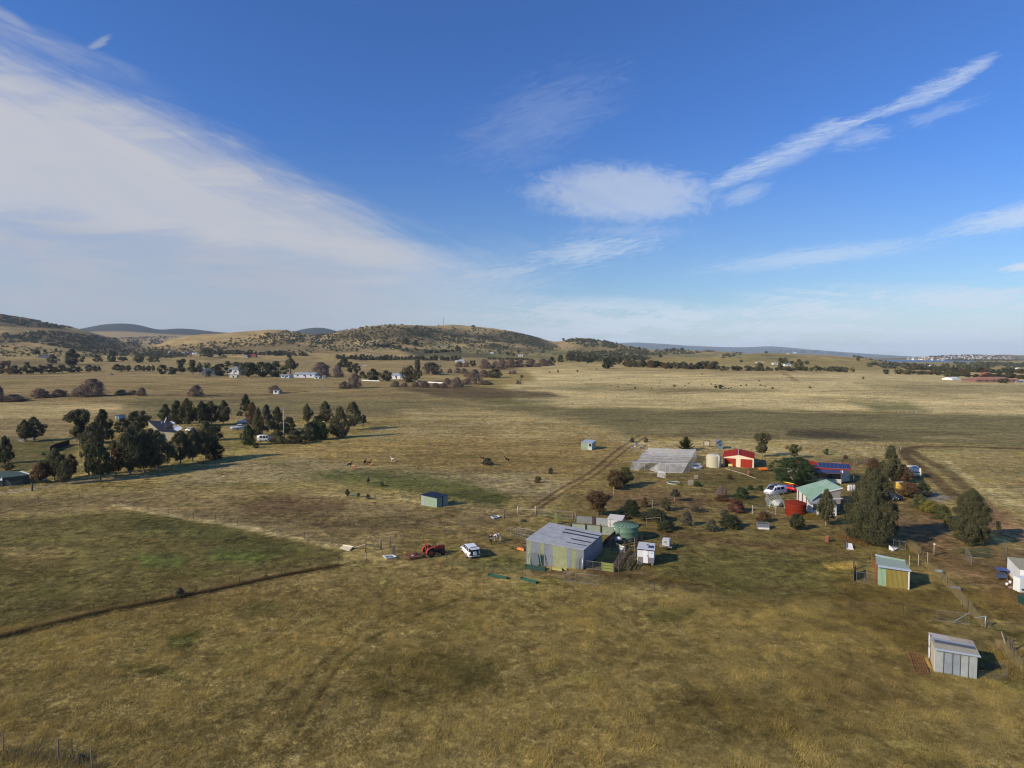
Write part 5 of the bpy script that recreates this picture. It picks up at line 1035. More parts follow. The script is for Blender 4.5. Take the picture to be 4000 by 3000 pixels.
# ================================================================ THE RIGHT-HAND FARM
fl=GZ('A',1497,443);fr=GZ('A',1880,468);L=fr-fl;d=Vector((-L.y,L.x,0)).normalized()*10.0
zl=topz(fl,zm('A',0,330)[1]);zr=topz(fr,zm('A',0,352)[1]);zr=zl=(zl+zr)/2;mid=fl.lerp(fr,.5);zp=topz(mid,zm('A',0,303)[1])
cr=mat('garage_cream',(.78,.66,.44),.5,var=.05,scale=1.5);rr_=mat('garage_red_roof',(.40,.028,.012),.75,var=.12,scale=1.2,spec=.06,stripe=(axis_of(fl,fr),1.3,.5));rd=mat('roller_door_red',(.38,.04,.02),.6,var=.08,scale=1,spec=.1,stripe=((0,0,1),5,.6))
T=thing('garage',fl,'cream garage with red roof and two red roller doors beside the beige tank','garage')
m=MB();m.slab([fl,fr,lift(fr,zr),lift(mid,zp),lift(fl,zl)],.08);m.build('gable_wall',cr,T)
for a,b,nm in((fr,fr+d,'side_wall'),(fl+d,fl,'side_wall')):m=MB();m.slab([a,b,lift(b,zl),lift(a,zl)],.08);m.build(nm,cr,T)
m=MB();m.slab([fr+d,fl+d,lift(fl+d,zl),lift(mid+d,zp),lift(fr+d,zr)],.08);m.build('gable_wall',cr,T)
e=d.normalized()*.15;w_=L.normalized()*.15
for s0,s1,flip in((fl-w_,mid,0),(mid,fr+w_,1)):
    m=MB();z0=(zl if not flip else zp)+.06;z1=(zp if not flip else zr)+.06
    q=[lift(s0-e,z0),lift(s1-e,z1),lift(s1+d+e,z1),lift(s0+d+e,z0)];m.slab(q,.08,direction=(0,0,1));ro=m.build('roof',rr_,T)
    m=MB()
    for v in(.22,.45,.68):patch_on(q,.02,.98,v,v+.035,.015,0,m)
    m.build('roof_strip',mat('roof_dark_strip',(.13,.012,.012),.6),ro)
m=MB();m.tube(lift(mid-e,zp+.12),lift(mid+d+e,zp+.12),.12,n=6);m.build('ridge_cap',mat('ridge_lilac',(.40,.36,.44),.4),T)
o=(fl-fr).cross(UP).normalized()*-.02;o=-d.normalized()*.06
for u0,u1 in((.055,.415),(.57,.945)):
    m=MB();a=fl.lerp(fr,u0)+o;b=fl.lerp(fr,u1)+o;m.slab([a,b,lift(b,zl-.28),lift(a,zl-.28)],.05);m.build('roller_door',rd,T)
c=GZ('A',1372,462);r=72*.31646*m_per_px(c.y);c=c+Vector((.1,r*.8,0));bt=mat('beige_tank',(.50,.46,.31),.5,var=.08,scale=1.2);h=topz(c-Vector((0,r*.8,0)),zm('A',0,326)[1])
r=88*.31646*m_per_px(c.y);c.x+=.5
T=thing('rainwater_tank',c,'round beige rainwater tank with domed top left of the red garage','water tank');m=MB();m.lathe(c,[(r,0),(r,h)],32);m.build('tank_wall',bt,T);m=MB();m.lathe(c,[(r,h),(r*.9,h+.18),(r*.6,h+.42),(.25,h+.55),(.02,h+.56)],32);m.build('dome',bt,T)
a=c+Vector((r*.45,-r*.93,0));m=MB();m.path([lift(a,0),lift(a,h+.25),lift(a+Vector((-.5,.1,0)),h+.4)],.11,n=8);m.build('fill_pipe',white,T)
a=GZ('A',1425,232);b=GZ('A',1500,232);bluegr=mat('blue_grey_board',(.19,.24,.24),.7,var=.2,scale=4);slate=mat('slate_blue_roof',(.13,.15,.19),.6,var=.15)
T=thing('garden_outhouse',a,'tall narrow blue-grey outhouse with pitched roof behind the red garage','outhouse');w=b-a;dd=Vector((.2,1.9,0));h=2.1
m=MB();m.slab([a,b,lift(b,h),lift(a.lerp(b,.5),h+.6),lift(a,h)],.06);m.build('front_wall',bluegr,T)
for p0,p1 in((b,b+dd),(b+dd,a+dd),(a+dd,a)):m=MB();m.slab([p0,p1,lift(p1,h),lift(p0,h)],.06);m.build('side_wall',mat('brown_board',(.13,.11,.08),.8,var=.2),T)
mm_=a.lerp(b,.5);e=Vector((.35,0,0));f_=Vector((0,.3,0))
for s0,s1,z0,z1 in((a-e,mm_,h-.1,h+.72),(mm_,b+e,h+.72,h-.1)):m=MB();m.slab([lift(s0-f_,z0),lift(s1-f_,z1),lift(s1+dd+f_,z1),lift(s0+dd+f_,z0)],.06,direction=(0,0,1));m.build('roof',slate,T)
m=MB();p0=a.lerp(b,.3)-Vector((0,.05,0));p1=a.lerp(b,.68)-Vector((0,.05,0));m.slab([lift(p0,1.0),lift(p1,1.0),lift(p1,1.75),lift(p0,1.75)],.03);m.build('window',mat('blue_pane',(.05,.09,.12),.2),T)
a=GZ('A',1262,205);b=GZ('A',1335,208);T=thing('framed_board',a,'brown timber frame holding a pale board left of the blue-grey outhouse','frame')
for c in(a,b):m=MB();m.box(c,(.16,.16,2.1));m.build('post',dtimber,T)
m=MB();m.slab([lift(a,2.0),lift(b,2.0),lift(b,2.15),lift(a,2.15)],.12);m.build('top_rail',dtimber,T)
for k in(0,1):m=MB();p0=a.lerp(b,.1+.42*k);p1=a.lerp(b,.46+.42*k);m.slab([lift(p0,.55),lift(p1,.55),lift(p1,1.5),lift(p0,1.5)],.05);m.build('board',mat('pinkish_board',(.50,.42,.36),.7,var=.1),T)
T=thing('netted_enclosure',GZ('A',360,490),'long white-netted orchard enclosure with ridge ropes left of the beige tank','netting')
netm,b_,p_=new_mat('white_net');tr_=b_.n('ShaderNodeBsdfTransparent');ms_=b_.n('ShaderNodeMixShader');ge_=b_.n('ShaderNodeNewGeometry')
nn=b_.noise(ge_.outputs['Position'],.8,4,.6);b_.L(b_.step(nn,.3,.7,.24,.42),ms_.inputs[0]);p_.inputs['Base Color'].default_value=(.66,.67,.66,1);p_.inputs['Roughness'].default_value=.9
b_.L(tr_.outputs[0],ms_.inputs[1]);b_.L(p_.outputs[0],ms_.inputs[2]);b_.L(ms_.outputs[0],[n for n in netm.node_tree.nodes if n.type=='OUTPUT_MATERIAL'][0].inputs[0])
rope=mat('white_rope',(.62,.61,.56),.8,var=.1);hN=2.15
rows=[((370,392),(1063,414)),((465,358),(1083,380)),((475,322),(1110,346)),((495,286),(1128,305)),((545,252),(1146,270)),((568,220),(1166,240))]
rw=[]
y0=GZ('A',370,392,hN).y;y5=GZ('A',568,220,hN).y
for k,(a,b)in enumerate(rows):rw.append((GZ('A',*a,hN),GZ('A',*b,hN)))
m=MB()
for a,b in rw:m.path([a.lerp(b,t)+Vector((0,0,-.12*math.sin(math.pi*t)*(1+.4*math.sin(9*t))))for t in np.linspace(0,1,9)],.05,n=5)
m.build('ridge_rope',rope,T)
m=MB()
for(a,b),(c,d_)in zip(rw[:-1],rw[1:]):
    for s_ in range(8):
        t0,t1=s_/8,(s_+1)/8
        P0,P1=a.lerp(b,t0),a.lerp(b,t1);Q0,Q1=c.lerp(d_,t0),c.lerp(d_,t1);M0=P0.lerp(Q0,.5)-UP*.28;M1=P1.lerp(Q1,.5)-UP*.28
        m.add([P0,P1,M1,M0],[(0,1,2,3)]);m.add([M0,M1,Q1,Q0],[(0,1,2,3)])
m.build('net_roof',netm,T)
loF=[GZ('A',358,490),GZ('A',585,486),GZ('A',585,524),GZ('A',990,528),GZ('A',1065,510)]
m=MB();base=[GZ('A',358,490),GZ('A',440,496),GZ('A',585,486)];a,b=rw[0]
def netwall(tops,bots):
    q=MB()
    for i in range(len(tops)-1):q.add([bots[i],bots[i+1],tops[i+1],tops[i]],[(0,1,2,3)])
    q.build('net_wall',netm,T);r=MB();r.path(bots,.04,n=4);r.build('base_rope',rope,T)
tps=[a.lerp(b,t)for t in(0,.15,.33,.5,.7,.88,1)];netwall(tps,[GZ('A',*p_)for p_ in((358,490),(455,496),(582,488),(700,522),(860,527),(1000,528),(1075,512))])
netwall([r[1]for r in rw],[GZ('A',*p_)for p_ in((1075,512),(1105,460),(1130,420),(1150,385),(1172,350),(1178,322))])
netwall([r[0]for r in rw],[lift(r[0]+Vector((-.25,0,0)),0)for r in rw])
netwall([rw[5][0],rw[5][1]],[lift(rw[5][0],0),lift(rw[5][1],0)])
m=MB()
for a,b in rw:
    for t in(0,.33,.66,1):c=a.lerp(b,t);m.tube(lift(c,0),c,.035,n=5)
m.build('post',timber,T)
m=MB()
for t in(.23,.33,.5,.61):c=rw[0][0].lerp(rw[0][1],t);m.tube(lift(c,0),c,.03,n=4)
m.path([GZ('A',585,524),GZ('A',585,524,2.0),GZ('A',705,528,2.0),GZ('A',705,528)],.03,n=4);m.build('door_frame',rope,T)
T=thing('netted_gate',GZ('A',690,575),'small draped white net gate standing before the netted enclosure','gate');a,b=GZ('A',685,570),GZ('A',788,590)
m=MB();m.path([a,a+Vector((.3,0,1.35)),b+Vector((-.05,0,1.35)),b],.03,n=5);m.path([a,b],.05,n=5);m.build('frame',rope,T)
m=MB();c0,c1=a+Vector((.3,0,1.35)),b+Vector((-.05,0,1.35))
for k in range(6):t0,t1=k/6,(k+1)/6;s_=Vector((0,.12*(-1)**k,0));m.add([a.lerp(b,t0)+s_,a.lerp(b,t1)-s_,c0.lerp(c1,t1),c0.lerp(c1,t0)],[(0,1,2,3)])
m.build('net',netm,T)
T=thing('stock_tank',GZ('A',1175,470),'low round galvanised stock tank at the end of the netted enclosure','tank');c=GZ('A',1178,470);m=MB();m.lathe(c,[(1.35,0),(1.35,.55),(1.25,.55),(1.25,.3),(.02,.3)],24);m.build('tank_wall',galv,T);m=MB();m.box(c+Vector((.1,.9,.6)),(2.4,.2,.6));m.build('back_panel',galv,T)
for(p_,lab,n)in(((1100,685),'nearer upright pallet of five pale slats on the lawn',5),((1168,602),'small grey pallet standing beyond the five-slat one',3)):
    c=GZ('A',*p_);T=thing('pallet',c,lab,'pallet');w=1.25 if n==5 else .95;h=1.3 if n==5 else .95
    for k in range(n):m=MB();m.box(c+Vector((0,.12,h*(k+.15)/n)),(w,.03,h/n*.62));m.build('slat',ptimber,T)
    for x in(-w*.45,0,w*.45):m=MB();m.box(c+Vector((x,.2,0)),(.06,.1,h));m.build('bearer',timber,T)
T=thing('round_bed',GZ('A',890,660),'pale ring-edged round garden bed on the lawn','garden bed');c=GZ('A',888,655);m=MB();m.lathe(c,[(1.55,0),(1.55,.18),(1.35,.18),(1.35,.05)],26);m.build('ring',mat('pale_ring',(.36,.40,.30),.7),T);m=MB();m.lathe(c,[(1.35,.06),(.02,.08)],26);m.build('soil',mat('bed_soil',(.10,.10,.05),.9),T)
T=thing('garden_cart',GZ('A',1990,505),'bright orange garden cart on the grass right of the garage','cart');c=GZ('A',1990,505);om=mat('bright_orange',(.85,.20,.02),.4)
m=MB();m.slab([c+Vector(v)for v in((-.9,-.5,.35),(.9,-.5,.45),(1.1,.6,.8),(-1.0,.6,.75))],.12,direction=(0,0,1));m.slab([c+Vector(v)for v in((-.95,-.55,.35),(.95,-.55,.4),(1.0,-.6,.7),(-1.0,-.6,.7))],.06);m.build('tray',om,T)
for x in(-.5,.6):m=MB();w=c+Vector((x,-.2,.2));m.tube(w-Vector((.06,0,0)),w+Vector((.06,0,0)),.2,n=12);m.build('wheel',black,T)
m=MB();m.tube(c+Vector((-.9,0,.5)),c+Vector((-1.6,-.2,.7)),.04);m.build('handle',galv,T)
def drum(c,r,h,label,m_=rust,tilt=0):
    T=thing('rusty_drum',c,label,'drum','rusty fire drums');m=MB();m.lathe(c,[(r,0),(r,h*.3),(r*1.05,h*.32),(r,h*.34),(r,h*.64),(r*1.05,h*.66),(r,h*.68),(r,h),(r*.9,h),(r*.88,h*.6),(.02,h*.6)],18);m.build('barrel',m_,T);return T
drum(GZ('A',1818,552),.32,.95,'tall rusty drum on the lawn in front of the garage doors');drum(GZ('B',1207,1378),.32,.92,'rusty drum alone on the dirt between striped shed and big gum')
drum(GZ('A',2085,505),.5,.5,'low wide rusty drum right of the orange cart')
T=thing('garden_chair',GZ('A',1595,455),'pale yellow garden seat before the left roller door','chair');c=GZ('A',1592,462);ym=mat('pale_yellow',(.75,.72,.22),.5)
m=MB();m.box(c+UP*.38,(1.0,.5,.08));m.build('seat',ym,T);m=MB();m.box(c+Vector((0,.25,.42)),(1.0,.08,.5));m.build('backrest',ym,T)
for x in(-.42,.42):m=MB();m.box(c+Vector((x,0,0)),(.06,.4,.4));m.build('leg',galv,T)
T=thing('edging_boards',GZ('A',1530,480),'thin pale edging boards curving across the lawn before the garage','edging');pts=[GZ('A',*p_)for p_ in((1525,478),(1600,500),(1690,525),(1760,545),(1830,575),(1905,600))]
for a,b in zip(pts[:-1],pts[1:]):m=MB();m.tube(a+UP*.07,b+UP*.07,.07,n=4);m.build('board',ptimber,T)
c0,c1=GZ('A',1930,1222),GZ('A',2070,1228);T=thing('planter_box',c0,'raised corrugated planter box with a white kickboard and rusty vine','planter');dd=Vector((.3,1.3,0))
m=MB();m.slab([c0,c1,lift(c1,.3),lift(c0,.3)],.05);m.build('kickboard',white,T);pc=mat('planter_sheet',(.22,.26,.27),.5,.2,.2,2,((0,0,1),5,.9))
m=MB();m.slab([lift(c0,.32),lift(c1,.32),lift(c1,.92),lift(c0,.92)],.05);m.slab([c1+Vector((.03,0,0)),c1+dd,lift(c1+dd,.92),lift(c1+Vector((.03,0,0)),.92)],.05);m.slab([c0+dd,c0-Vector((.03,0,0)),lift(c0-Vector((.03,0,0)),.92),lift(c0+dd,.92)],.05);m.slab([c1+dd,c0+dd,lift(c0+dd,.92),lift(c1+dd,.92)],.05);m.build('side_sheet',pc,T)
m=MB();m.add([lift(c0,.8),lift(c1,.8),lift(c1+dd,.8),lift(c0+dd,.8)],[(0,1,2,3)]);m.build('soil',mat('bed_soil',(.1,.1,.05),.9),T);PLANTER=lift((c0+c1+dd)/2,.8)
T=thing('garden_tunnel',GZ('B',490,960),'open hoop frame of a garden tunnel with torn white plastic inside','greenhouse frame');hoopc=mat('grey_hoop',(.30,.33,.32),.5);a0,a1=GZ('B',490,962),GZ('B',680,962);b0=GZ('B',440,865);dv=b0-a0
for k in range(7):
    a=a0+dv*(k/6);b=a1+dv*(k/6);h=1.15;m=MB();m.path([a,lift(a.lerp(b,.08),h),lift(a.lerp(b,.5),h+.65),lift(a.lerp(b,.92),h),b],.045,n=5);m.build('hoop',hoopc if k else mat('pale_hoop',(.5,.48,.42),.6),T)
m=MB()
for u,z in((.08,1.15),(.5,1.8),(.92,1.15)):p0=lift(a0.lerp(a1,u),z);m.tube(p0,p0+dv,.03,n=4)
m.build('purlin',hoopc,T)
lumpy('plastic_heap',a0.lerp(a1,.5)+dv*.15,(1.0,.9,.9),'crumpled white and green plastic heap inside the hoop frame','plastic sheet',mat('torn_plastic',(.52,.53,.44),.5,var=.5,scale=1.5,dirt=((.16,.2,.1),.8)),4)
lumpy('blue_bag',a0.lerp(a1,.18)+dv*.3,(.35,.3,.55),'light blue bag at the left side inside the hoop frame','bag',mat('light_blue',(.15,.3,.42),.5),6)
T=thing('garden_rail',GZ('B',320,1040),'grey pipe rail fence and gate between tunnel frame and planter','fence')
for i,(a,b)in enumerate((((320,1040),(460,1010)),((460,1010),(570,1045)),((570,1045),(745,1050)))):
    a,b=GZ('B',*a),GZ('B',*b);m=MB();m.tube(a+UP*1.3,b+UP*1.3,.035);m.tube(a+UP*.15,b+UP*.15,.03);m.tube(b,b+UP*1.4,.05);m.build('rail',ptimber if i else pipe,T)
for p_,h,lab in(((283,1035),1.6,'single pale post left of the garden rail fence'),((745,1050),1.7,'thick pale post between garden rail fence and red tank')):c=GZ('B',*p_);T=thing('timber_post',c,lab,'post');m=MB();m.box(c,(.14,.14,h));m.build('pole',ptimber,T)
c=GZ('B',865,1075);r=123*.31646*m_per_px(c.y);c=c+Vector((0,r*.9,0));h=topz(c-Vector((0,r,0)),zm('B',0,925)[1]);rt=mat('red_tank',(.19,.025,.012),.8,spec=.05,var=.15,scale=2,dirt=((.22,.03,.02),.5))
T=thing('red_water_tank',c,'round dark red water tank at the corner of the green-roofed house','water tank');m=MB();m.lathe(c,[(r,0),(r,h*.3),(r*1.015,h*.32),(r,h*.34),(r,h*.55),(r*1.015,h*.57),(r,h*.59),(r,h*.8),(r*1.015,h*.82),(r,h*.84),(r,h)],32);m.build('tank_wall',rt,T);m=MB();m.lathe(c,[(r*1.02,h),(r*.3,h+.4),(.02,h+.48)],32,sm=False);m.build('roof',rt,T)
hw=mat('house_grey_board',(.25,.23,.20),.8,var=.2,scale=3,stripe=((0,0,1),3,.5));hwh=mat('house_white',(.66,.64,.60),.6,var=.12,scale=3);gf=mat('faded_green_roof',(.24,.38,.235),.6,var=.22,scale=.6,dirt=((.38,.46,.40),.6));hbr=mat('house_brown',(.14,.085,.06),.8,var=.2)
ze=2.9;q=[GZ('B',1010,868,ze),GZ('B',1130,775,ze+.75),GZ('B',1398,712,3.3),GZ('B',1190,608,3.3),GZ('B',815,710,ze)]
T=thing('farmhouse',lift(q[0],0),'old farmhouse with faded green iron roof behind the red tank','house')
fl2,bl2,fr2=GZ('B',1010,868,2.5),GZ('B',815,710,2.5),GZ('B',1398,712,4.4);pf_=(fl2-bl2).cross(fr2-bl2).normalized();br2=on_plane('B',1190,606,bl2,pf_);mf2=on_plane('B',1130,775,bl2,pf_);rq=[fl2,mf2,fr2,br2,bl2];m=MB();m.slab(rq,.1,direction=(0,0,1));ro=m.build('roof',gf,T)
for g0,g1 in((mf2,fr2),(fl2,mf2)):m=MB();m.slab([g0+Vector((0,-.06,-.16)),g1+Vector((0,-.06,-.16)),g1+Vector((0,-.06,.03)),g0+Vector((0,-.06,.03))],.06);m.build('bargeboard',hwh,ro)
cR=sum(rq,Vector())/5;ins=[p_.lerp(cR,.06)for p_ in rq]
for i,(nm,mt)in enumerate((('front_wall',hw),('front_wall',hw),('side_wall',hbr),('back_wall',hw),('side_wall',hwh))):
    a,b=ins[i],ins[(i+1)%5];m=MB();m.slab([lift(a,0),lift(b,0),b-UP*.1,a-UP*.1],.12);m.build(nm,mt,T)
a,b=ins[4],ins[0];n_=(b-a).cross(UP).normalized()*.07
for k,mt in enumerate((hbr,hwh,hbr,hwh,hbr,hwh)):
    p0=a.lerp(b,.1+.14*k)+n_;p1=a.lerp(b,.1+.14*k+.06)+n_;m=MB();m.slab([lift(p0,.3),lift(p1,.3),lift(p1,2.4),lift(p0,2.4)],.04);m.build('batten',mt,T)
a=GZ('B',985,1040);b=GZ('B',1320,1060);dv=Vector((.7,2.4,0));h1=topz(a,zm('B',0,895)[1]);h2=topz(b,zm('B',0,900)[1])
m=MB();m.wallpanels(a,b,h1,h2,[.35,.6],.1,[0,1,0]);m.build('wing_wall',[hwh,hbr],T);m=MB();m.wallpanels(b,b+dv,h2,h2+.2,[],.1,[0]);m.build('wing_wall',hbr,T);m=MB();m.wallpanels(a+dv,a,h1+.2,h1,[],.1,[0]);m.build('wing_wall',hwh,T)
mm_=a.lerp(b,.5);m=MB();m.slab([lift(a,h1)-Vector((.3,.3,0)),lift(b,h2)+Vector((.3,-.3,0)),lift(b+dv,h2+.25),lift(a+dv,h1+.25)],.1,direction=(0,0,1));m.build('wing_roof',mat('grey_wing_roof',(.26,.28,.26),.6,var=.2),T)
for u in(.12,.72):p0=a.lerp(b,u)+Vector((0,-.1,0));p1=a.lerp(b,u+.14)+Vector((0,-.1,0));m=MB();m.slab([lift(p0,.9),lift(p1,.9),lift(p1,1.9),lift(p0,1.9)],.04);wi=m.build('window',glass,T)
m=MB();p0=GZ('B',1320,850,2.8);m.box(p0,(2.4,.3,.12),.1);m.build('awning',hwh,T)
crw=mat('render_cream',(.66,.60,.46),.7,var=.06);solar,b_,p_=new_mat('solar_panel');p_.inputs['Base Color'].default_value=(.022,.03,.085,1);p_.inputs['Roughness'].default_value=.25;solfr=mat('panel_edge',(.22,.24,.30),.4)
fl=GZ('B',1100,700);fr=GZ('B',1395,660)
A0=GZ('B',860,640);A1=GZ('B',1380,660);A2=GZ('B',1508,640);T=thing('solar_house',A0,'cream house with rows of dark solar panels on its red roof','house')
hh=2.5;L1=A1-A0;back=Vector((.6,4.5,0));E0=GZ('B',780,625)
m=MB();m.wallpanels(E0+Vector((0,1,0)),A1,hh,hh,[],.15,[0]);m.build('front_wall',crw,T)
A2b=A2+Vector((.2,1.2,0));m=MB();m.slab([A1+Vector((.1,1.2,0)),A2b,lift(A2b,3.55),lift(A1+Vector((.1,1.2,0)),3.5)],.15);m.build('side_wall',crw,T)
m=MB();m.slab([A2b,A2b+back,lift(A2b+back,3.4),lift(A2b,3.55)],.15);m.build('end_wall',hbr,T)
m=MB();m.slab([A2b+back,E0+back,lift(E0+back,3.4),lift(A2b+back,3.4)],.15);m.build('back_wall',crw,T)
m=MB();m.slab([E0+back,E0+Vector((0,1,0)),lift(E0+Vector((0,1,0)),hh),lift(E0+back,3.4)],.15);m.build('end_wall',crw,T)
for u0,u1,mt in((.50,.56,mat('orange_door',(.5,.12,.03),.5)),(.60,.78,glass),(.80,.97,glass)):
    p0=A0.lerp(A1,u0)-Vector((0,.12,0));p1=A0.lerp(A1,u1)-Vector((0,.12,0));m=MB();m.slab([lift(p0,.9),lift(p1,.9),lift(p1,2.2),lift(p0,2.2)],.05);m.build('window' if mt is glass else 'door',mt,T)
m=MB();p0=A1+Vector((1.9,1.0,1.2));m.path([p0,p0+Vector((.5,0,0)),p0+Vector((.5,0,.9))],.04);m.build('downpipe',dark,T)
zf=3.3;q1=[GZ('B',985,470,zf),GZ('B',1500,490,zf),GZ('B',1478,425,zf+.9),GZ('B',960,400,zf+.9)]
e_=(GZ('B',1505,492,zf)-GZ('B',985,470,zf)).normalized();w_=Vector((-e_.y,e_.x,0))*math.cos(R_(11))+UP*math.sin(R_(11));pn_=e_.cross(w_);p0_=GZ('B',1505,492,zf);OP=lambda x,y,l=0:on_plane('B',x,y,p0_,pn_)+pn_*l
rA=[OP(760,462),OP(1508,494),OP(1484,415),OP(1080,395),OP(940,367),OP(760,368)]
m=MB();m.slab(rA,.12,direction=(0,0,1));ro=m.build('roof',mat('red_house_roof',(.30,.03,.015),.75,var=.15,scale=1,spec=.06),T)
sq=planar([OP(1105,466),OP(1498,484),OP(1472,425),OP(1082,402)])
for i in range(8):
    for j in range(2):m=patch_on(sq,i/8+.006,(i+1)/8-.006,j/2+.02,(j+1)/2-.02,.12);pn=m.build('solar_panel',solar,ro)
m=patch_on(sq,0,1,0,1,.06);m.build('panel_frame',solfr,ro)
sq2=planar([OP(960,455),OP(1090,462),OP(1085,436),OP(950,428)])
for i in range(3):m=patch_on(sq2,i/3+.01,(i+1)/3-.01,.04,.96,.12);m.build('solar_panel',solar,ro)
m=patch_on(sq2,0,1,0,1,.06);m.build('panel_frame',solfr,ro)
vq=[GZ('B',1050,525,2.75),GZ('B',1388,535,2.75),GZ('B',1375,492,3.2),GZ('B',1025,470,3.25)];m=MB();m.slab(vq,.08,direction=(0,0,1));m.build('porch_roof',mat('navy_porch_roof',(.05,.055,.13),.4,var=.1),T)
m=MB();p0=vq[0]-Vector((0,.04,.14));p1=vq[1]-Vector((0,.04,.14));m.slab([p0,p1,p1+UP*.13,p0+UP*.13],.05);m.build('porch_gutter',hbr,T)
w0,w1,w2=GZ('B',1085,655),GZ('B',1378,668),GZ('B',1140,640);m=MB();m.slab([w0,w1,lift(w1,1.1),lift(w0,1.1)],.15);m.build('porch_wall',crw,T)
for p0,dx in((GZ('B',1385,522,2.9),0),(GZ('B',1008,480,3.3),0)):
    bm=bmesh.new();bmesh.ops.create_uvsphere(bm,u_segments=14,v_segments=8,radius=.38);bmesh.ops.delete(bm,geom=[v for v in bm.verts if v.co.z>.1],context='VERTS');me=bpy.data.meshes.new('dish');bm.to_mesh(me);bm.free();me.materials.append(white);o_=link('dish',me,T);o_.location=p0-A0+UP*.2;o_.rotation_euler=(R_(70),0,.4);o_.scale=(1,1,.4)
c=GZ('B',1532,655);T=thing('service_pole',c,'slender grey pole right of the solar house','pole');m=MB();m.tube(c,c+UP*6.3,.07,n=7);m.build('pole',timber,T);m=MB();m.box(c+UP*6.0,(.5,.08,.08));m.build('crossarm',timber,T)
c=GZ('B',1500,745);T=thing('gas_cylinders',c,'white bundle of cylinders and pipes behind the green-roofed house','cylinder');
for dx in(-.5,0,.6):m=MB();m.lathe(c+Vector((dx,0,0)),[(.3,0),(.3,1.0),(.2,1.2),(.05,1.25)],12);m.build('cylinder',mat('off_white',(.55,.54,.50),.5),T)
c=GZ('C',700,722);T=thing('yellow_bin',c,'yellow crate half hidden by shrubs near the navy wagon','crate');m=MB();m.box(c,(1.6,1.4,1.3),.2,top=(1.03,1.03));m.build('crate',mat('crate_yellow',(.62,.42,.07),.5,var=.2),T);m=MB();m.box(c+UP*1.3,(1.75,1.5,.1),.2);m.build('rim',mat('crate_rim',(.6,.55,.4),.5),T)
T=thing('white_tray',GZ('B',1485,1470),'tilted white tray on the dirt left of the open sheep shelter','tray');q=[GZ('B',*p_)for p_ in((1440,1470),(1530,1480),(1510,1440),(1440,1430))];m=MB();m.slab([lift(q[0],.1),lift(q[1],.1),lift(q[2],.5),lift(q[3],.5)],.08,direction=(0,0,1));m.build('tray',white,T)
m=MB();m.slab([lift(q[3],.02),lift(q[0],.02),lift(q[0],.35),lift(q[3],.7)],.06);m.build('tray_side',galv,T)
T=thing('broken_dinghy',GZ('B',2000,1495),'broken white dinghy hull lying at the edge of the grass','boat');a,b,c=GZ('B',1965,1480),GZ('B',2085,1475),GZ('B',2020,1500);m=MB();m.slab([lift(a,.7),lift(c,.1),lift(b,.25),lift(a.lerp(b,.5),.35)],.08,direction=(0,0,1));m.slab([lift(a,.1),lift(c,.05),lift(c,.35),lift(a,.75)],.06);m.build('hull',white,T);m=MB();m.slab([lift(a.lerp(b,.4),.5),lift(b,.35),lift(b+Vector((0,.5,0)),.4),lift(a.lerp(b,.45)+Vector((0,.5,0)),.5)],.05,direction=(0,0,1));m.build('seat_board',timber,T)
gate('pipe_gate',GZ('B',2020,1462),GZ('B',2170,1490),1.25,'silver pipe gate beside the broken dinghy',stays=1)
c=GZ('C',1103,1550);T=thing('capped_post',c,'round brown post with a white cap near the farm lane','post');m=MB();m.tube(c,c+UP*1.65,.13,n=10);m.build('pole',timber,T);m=MB();m.lathe(c,[(.14,1.65),(.14,1.75),(.02,1.8)],10);m.build('cap',white,T)
fl=GZ('S',632,655);fr=GZ('S',960,698);hl=topz(fl,zm('S',0,450)[1]);hr=topz(fr,zm('S',0,500)[1]);hb=2.95
bl=GZ('S',605,320,hb+.05);br=GZ('S',930,372,hb+.05);must=mat('mustard_sheet',(.26,.20,.045),.65,.05,.2,1.5,(axis_of(fl,fr),3.4,.8));sgr=mat('sage_sheet',(.28,.40,.24),.6,.05,.12,1.5,(axis_of(fl,fr),3.4,.8))
T=thing('sheep_shelter',fl,'lean-to shelter of mustard and sage sheet with a grey-green roof','shelter');dv=lift(br,0)-fr
m=MB();m.wallpanels(fl,fr,hl,hr,[.27],.05,[0,1]);m.build('front_wall',[sgr,must],T);m=MB();m.wallpanels(fr,fr+dv,hr,hb,[],.05,[0]);m.build('side_wall',must,T)
m=MB();m.wallpanels(fr+dv,fl+dv,hb,hb,[],.05,[0]);m.build('back_wall',sgr,T);m=MB();m.box(fr+Vector((.0,-.1,0)),(.14,.1,hr));m.build('corner_post',white,T)
m=MB();m.box(fl+dv+Vector((.05,0,0)),(.15,.15,hb));m.box(fl+dv*.5,(.12,.12,2.3));m.build('side_post',rust,T)
q=planar([lift(fl,hl+.05)-Vector((.15,.25,0)),lift(fr,hr+.05)+Vector((.15,-.25,0)),br+Vector((.15,.1,0)),bl]);m=MB();m.slab(q,.07,direction=(0,0,1));ro=m.build('roof',mat('sage_roof',(.30,.36,.29),.55,.1,.2,1.5,(axis_of(fr,fr+dv),3,.5)),T)
for v0,v1 in((-.02,.13),(.90,1.02)):m=patch_on(q,-.01,1.01,v0,v1,.03);m.build('roof_flashing',mat('pale_flashing',(.48,.54,.55),.45,.1,.1),ro)
gate('mesh_gate',GZ('S',402,618),GZ('S',580,640),1.2,'green-tinted mesh gate left of the mustard shelter',stays=1)
T=thing('hurdle_panel',GZ('S',375,600),'dark leaning timber hurdle at the far side of the small pen','hurdle');a,b=GZ('S',375,610),GZ('S',395,520);m=MB();m.slab([a,b,b+UP*1.2,a+UP*1.4],.06);m.build('panel',mat('dull_green_panel',(.06,.09,.055),.8),T);c=GZ('S',372,480);m=MB();m.box(c,(.14,.14,1.6));m.build('post',dtimber,T)
